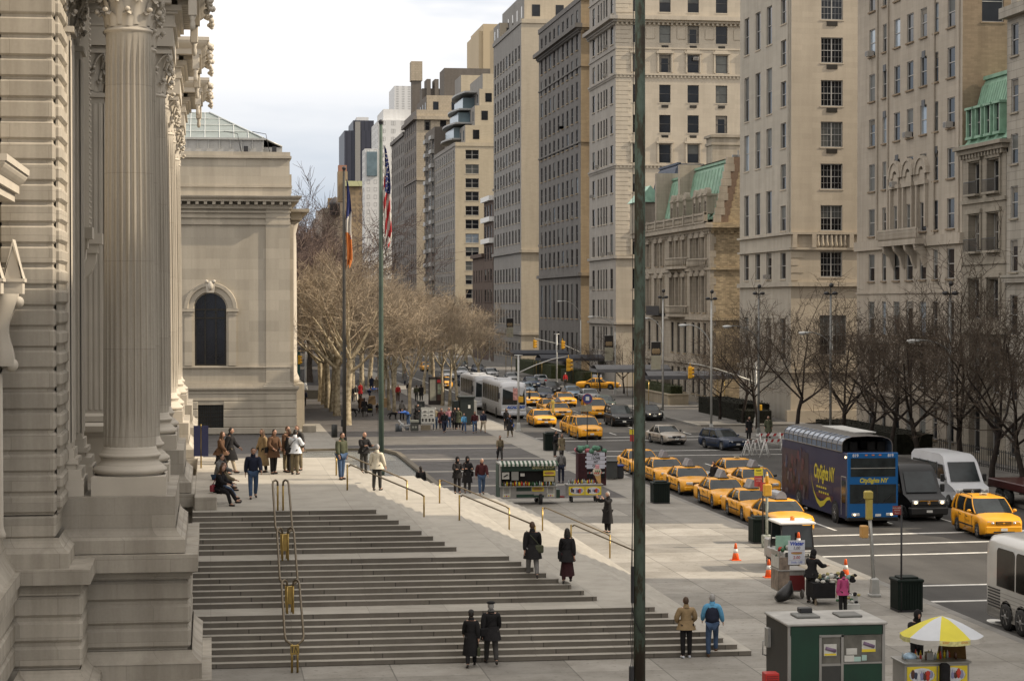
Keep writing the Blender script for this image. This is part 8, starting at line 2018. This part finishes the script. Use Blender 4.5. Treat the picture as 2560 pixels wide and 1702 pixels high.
for i in range(2):
    for j in range(2): b=MB(); x=.05+i*.55; z=1.6-j*.32; b.box(x,x+.46,-.02,0,z-.1,z+.14,0); b.ball((x+.23,-.022,z),(.18,.004,.06),1,8,4); b.build('picture',[POST,CL['dkgrey']],t)
for i in range(4): b=MB(); x=-.02+i*.29; b.box(x,x+.22,-.02,0,.65,1.1,0); b.box(x+.03,x+.19,-.024,-.02,.72,1.03,1); b.build('picture',[POST,CL['dkgrey']],t)
p=G(1035,1080); t=thing('trolley','grey carrying trolley with round handle beside the picture stand','trolley',(p.x,p.y,0)); b=MB(); b.cbox(-.28,.38,0,.4,.1,.8,.04,0); b.cbox(-.3,.4,-.05,.4,.8,1.0,.03,1); b.tube([(-.2,.2,1.0),(-.15,.2,1.3),(.05,.2,1.42),(.25,.2,1.3),(.3,.2,1.0)],.02,5,0); b.lathe([(.09,-.02),(.09,0)],(-.08,0,.42),10,1,False,'y'); b.lathe([(.09,-.02),(.09,0)],(.15,0,.42),10,1,False,'y'); b.build('body',[mat('trolley_dark',(.07,.07,.06),.7),mat('trolley_pale',(.32,.32,.26),.7)],t)
p=G(1005,1078); t=thing('folding_cart','white folding cart with grey canisters at the edge of the vendors','cart',(p.x,p.y,0)); b=MB(); b.tube([(-.3,0,.95),(.3,0,.25)],.06,6); b.tube([(.2,0,.5),(.75,0,.55)],.05,6); b.box(-.15,.15,0,.2,.3,.7); b.build('frame',[mat('cart_white',(.5,.5,.49),.5)],t); b=MB(); b.lathe([(.14,0),(.14,.6),(.1,.66)],(-.42,0,0),10); b.lathe([(.16,0),(.16,.5)],(-.15,.1,0),10); b.lathe([(.17,.1),(.17,.4)],(.45,0,0),10); b.build('canister',[mat('canister_grey',(.12,.13,.14),.5)],t)
for i,(x,y,l) in enumerate(((1046,1060,'dark stacked boxes behind the picture stand'),(1052,1050,'dark tall display rack behind the trolley'),(930,1012,'brown boxes beside the green flagpole'),(966,1018,'orange-brown crate behind the slender trees'))):
    p=G(x,y); t=thing('box_stack',l,'boxes',(p.x,p.y,0)); b=MB(); b.box(-.4,.4,0,.5,0,.6 if i>1 else 1.0); b.box(-.3,.35,0,.45,.62 if i>1 else 1.02,.95 if i>1 else 1.7); b.build('box',[mat('box_dark',(.03,.035,.035),.8) if i<2 else mat('box_cardboard',(.22,.15,.08),.8)],t)
# pushchair
p=G(925,1040); t=thing('pushchair','dark pushchair seen from behind with a yellow stripe','pushchair',(p.x,p.y,0)); b=MB(); b.cbox(-.25,.25,-.1,.4,.35,.85,.05,0); b.ball((0,.15,.95),(.27,.3,.25),0,10,7); b.box(-.2,.2,-.12,-.1,.62,.68,1); b.build('seat',[CL['black'],mat('stripe_yellow',(.4,.35,.05),.7)],t)
for s in(-1,1): b=MB(); b.lathe([(.09,-.02),(.11,0),(.09,.02)],(s*.25,-.1,.11),10,0,True,'x'); b.lathe([(.09,-.02),(.11,0),(.09,.02)],(s*.25,.5,.11),10,0,True,'x'); b.tube([(s*.25,-.1,.11),(s*.24,.2,.6),(s*.22,-.35,1.05)],.015,5); b.build('wheel',[BLACK],t)
b=MB(); b.tube([(-.22,-.35,1.05),(.22,-.35,1.05)],.018,5); b.build('handle',[BLACK],t)
# dogs: skinned body with jointed legs
def dog(label,p,rot,s=1.0,col='black'):
    V=[(0,0,.50),(-.22,0,.52),(.25,0,.50),(.36,0,.56),(.46,0,.62),(.52,0,.60),(.62,0,.575),(-.34,0,.50),(-.44,0,.40),(-.50,0,.28)]; Rr=[.115,.105,.13,.085,.075,.06,.035,.05,.05,.02]; E=[(0,1),(0,2),(2,3),(3,4),(4,5),(5,6),(1,7),(7,8),(8,9)]
    for sx in(-1,1):
        o=len(V); V+=[(.26,sx*.08,.36),(.25,sx*.085,.20),(.26,sx*.085,.05),(.31,sx*.085,.025)]; Rr+=[.05,.032,.026,.026]; E+=[(2,o),(o,o+1),(o+1,o+2),(o+2,o+3)]
        o=len(V); V+=[(-.20,sx*.08,.36),(-.30,sx*.085,.20),(-.27,sx*.085,.05),(-.22,sx*.085,.025)]; Rr+=[.06,.033,.026,.026]; E+=[(1,o),(o,o+1),(o+1,o+2),(o+2,o+3)]
    t=thing('dog',label,'dog',p,R(rot)); t.scale=(s,s,s); b=MB(); absorb(b,skin_grow([Vector(v) for v in V],E,Rr,1))
    for sx in(-1,1): b.add([(.44,sx*.04,.68),(.40,sx*.075,.66),(.43,sx*.08,.56)],[(0,1,2)])
    b.build('body',[CL[col]],t); return t
dog('shaggy black dog walking left of the pushchair',G(880,1042),180,1.35); dog('black dog standing at the far left of the vendors',G(982,1048),20,1.1)
b=MB(); b.quad((15.2,187,.012),(17.5,187,.012),(17.5,189.5,.012),(15.2,189.5,.012)); tag(b.build('paving_patch',[mat('dark_patch',(.045,.043,.042),.6)]),kind='structure')  # small square of darker tone laid on the paving
for k,(x,y,z) in enumerate(((1137,1303,0),(1236,1325,0),(1262,1342,0))): pass

for i,(x,y,l) in enumerate(((31.2,86.5,'round manhole cover inside the near crosswalk'),(34.8,82,'round manhole cover in the open junction right of the drinks stand'),(29.9,148,'round manhole cover in the far junction'),(35.5,70.5,'round manhole cover near the cream coach'))):
    t=thing('manhole_cover',l,'manhole cover',(x,y,-.146)); b=MB(); b.lathe([(.42,0),(.42,.004)],(0,0,0),20,0,False); b.lathe([(.34,.004),(.34,.006)],(0,0,0),20,1,False); b.build('cover',[mat('manhole_rim',(.03,.03,.03),.6),mat('manhole_iron',(.06,.055,.05),.5,.5)],t)
bpy.data.scenes.remove(TS)
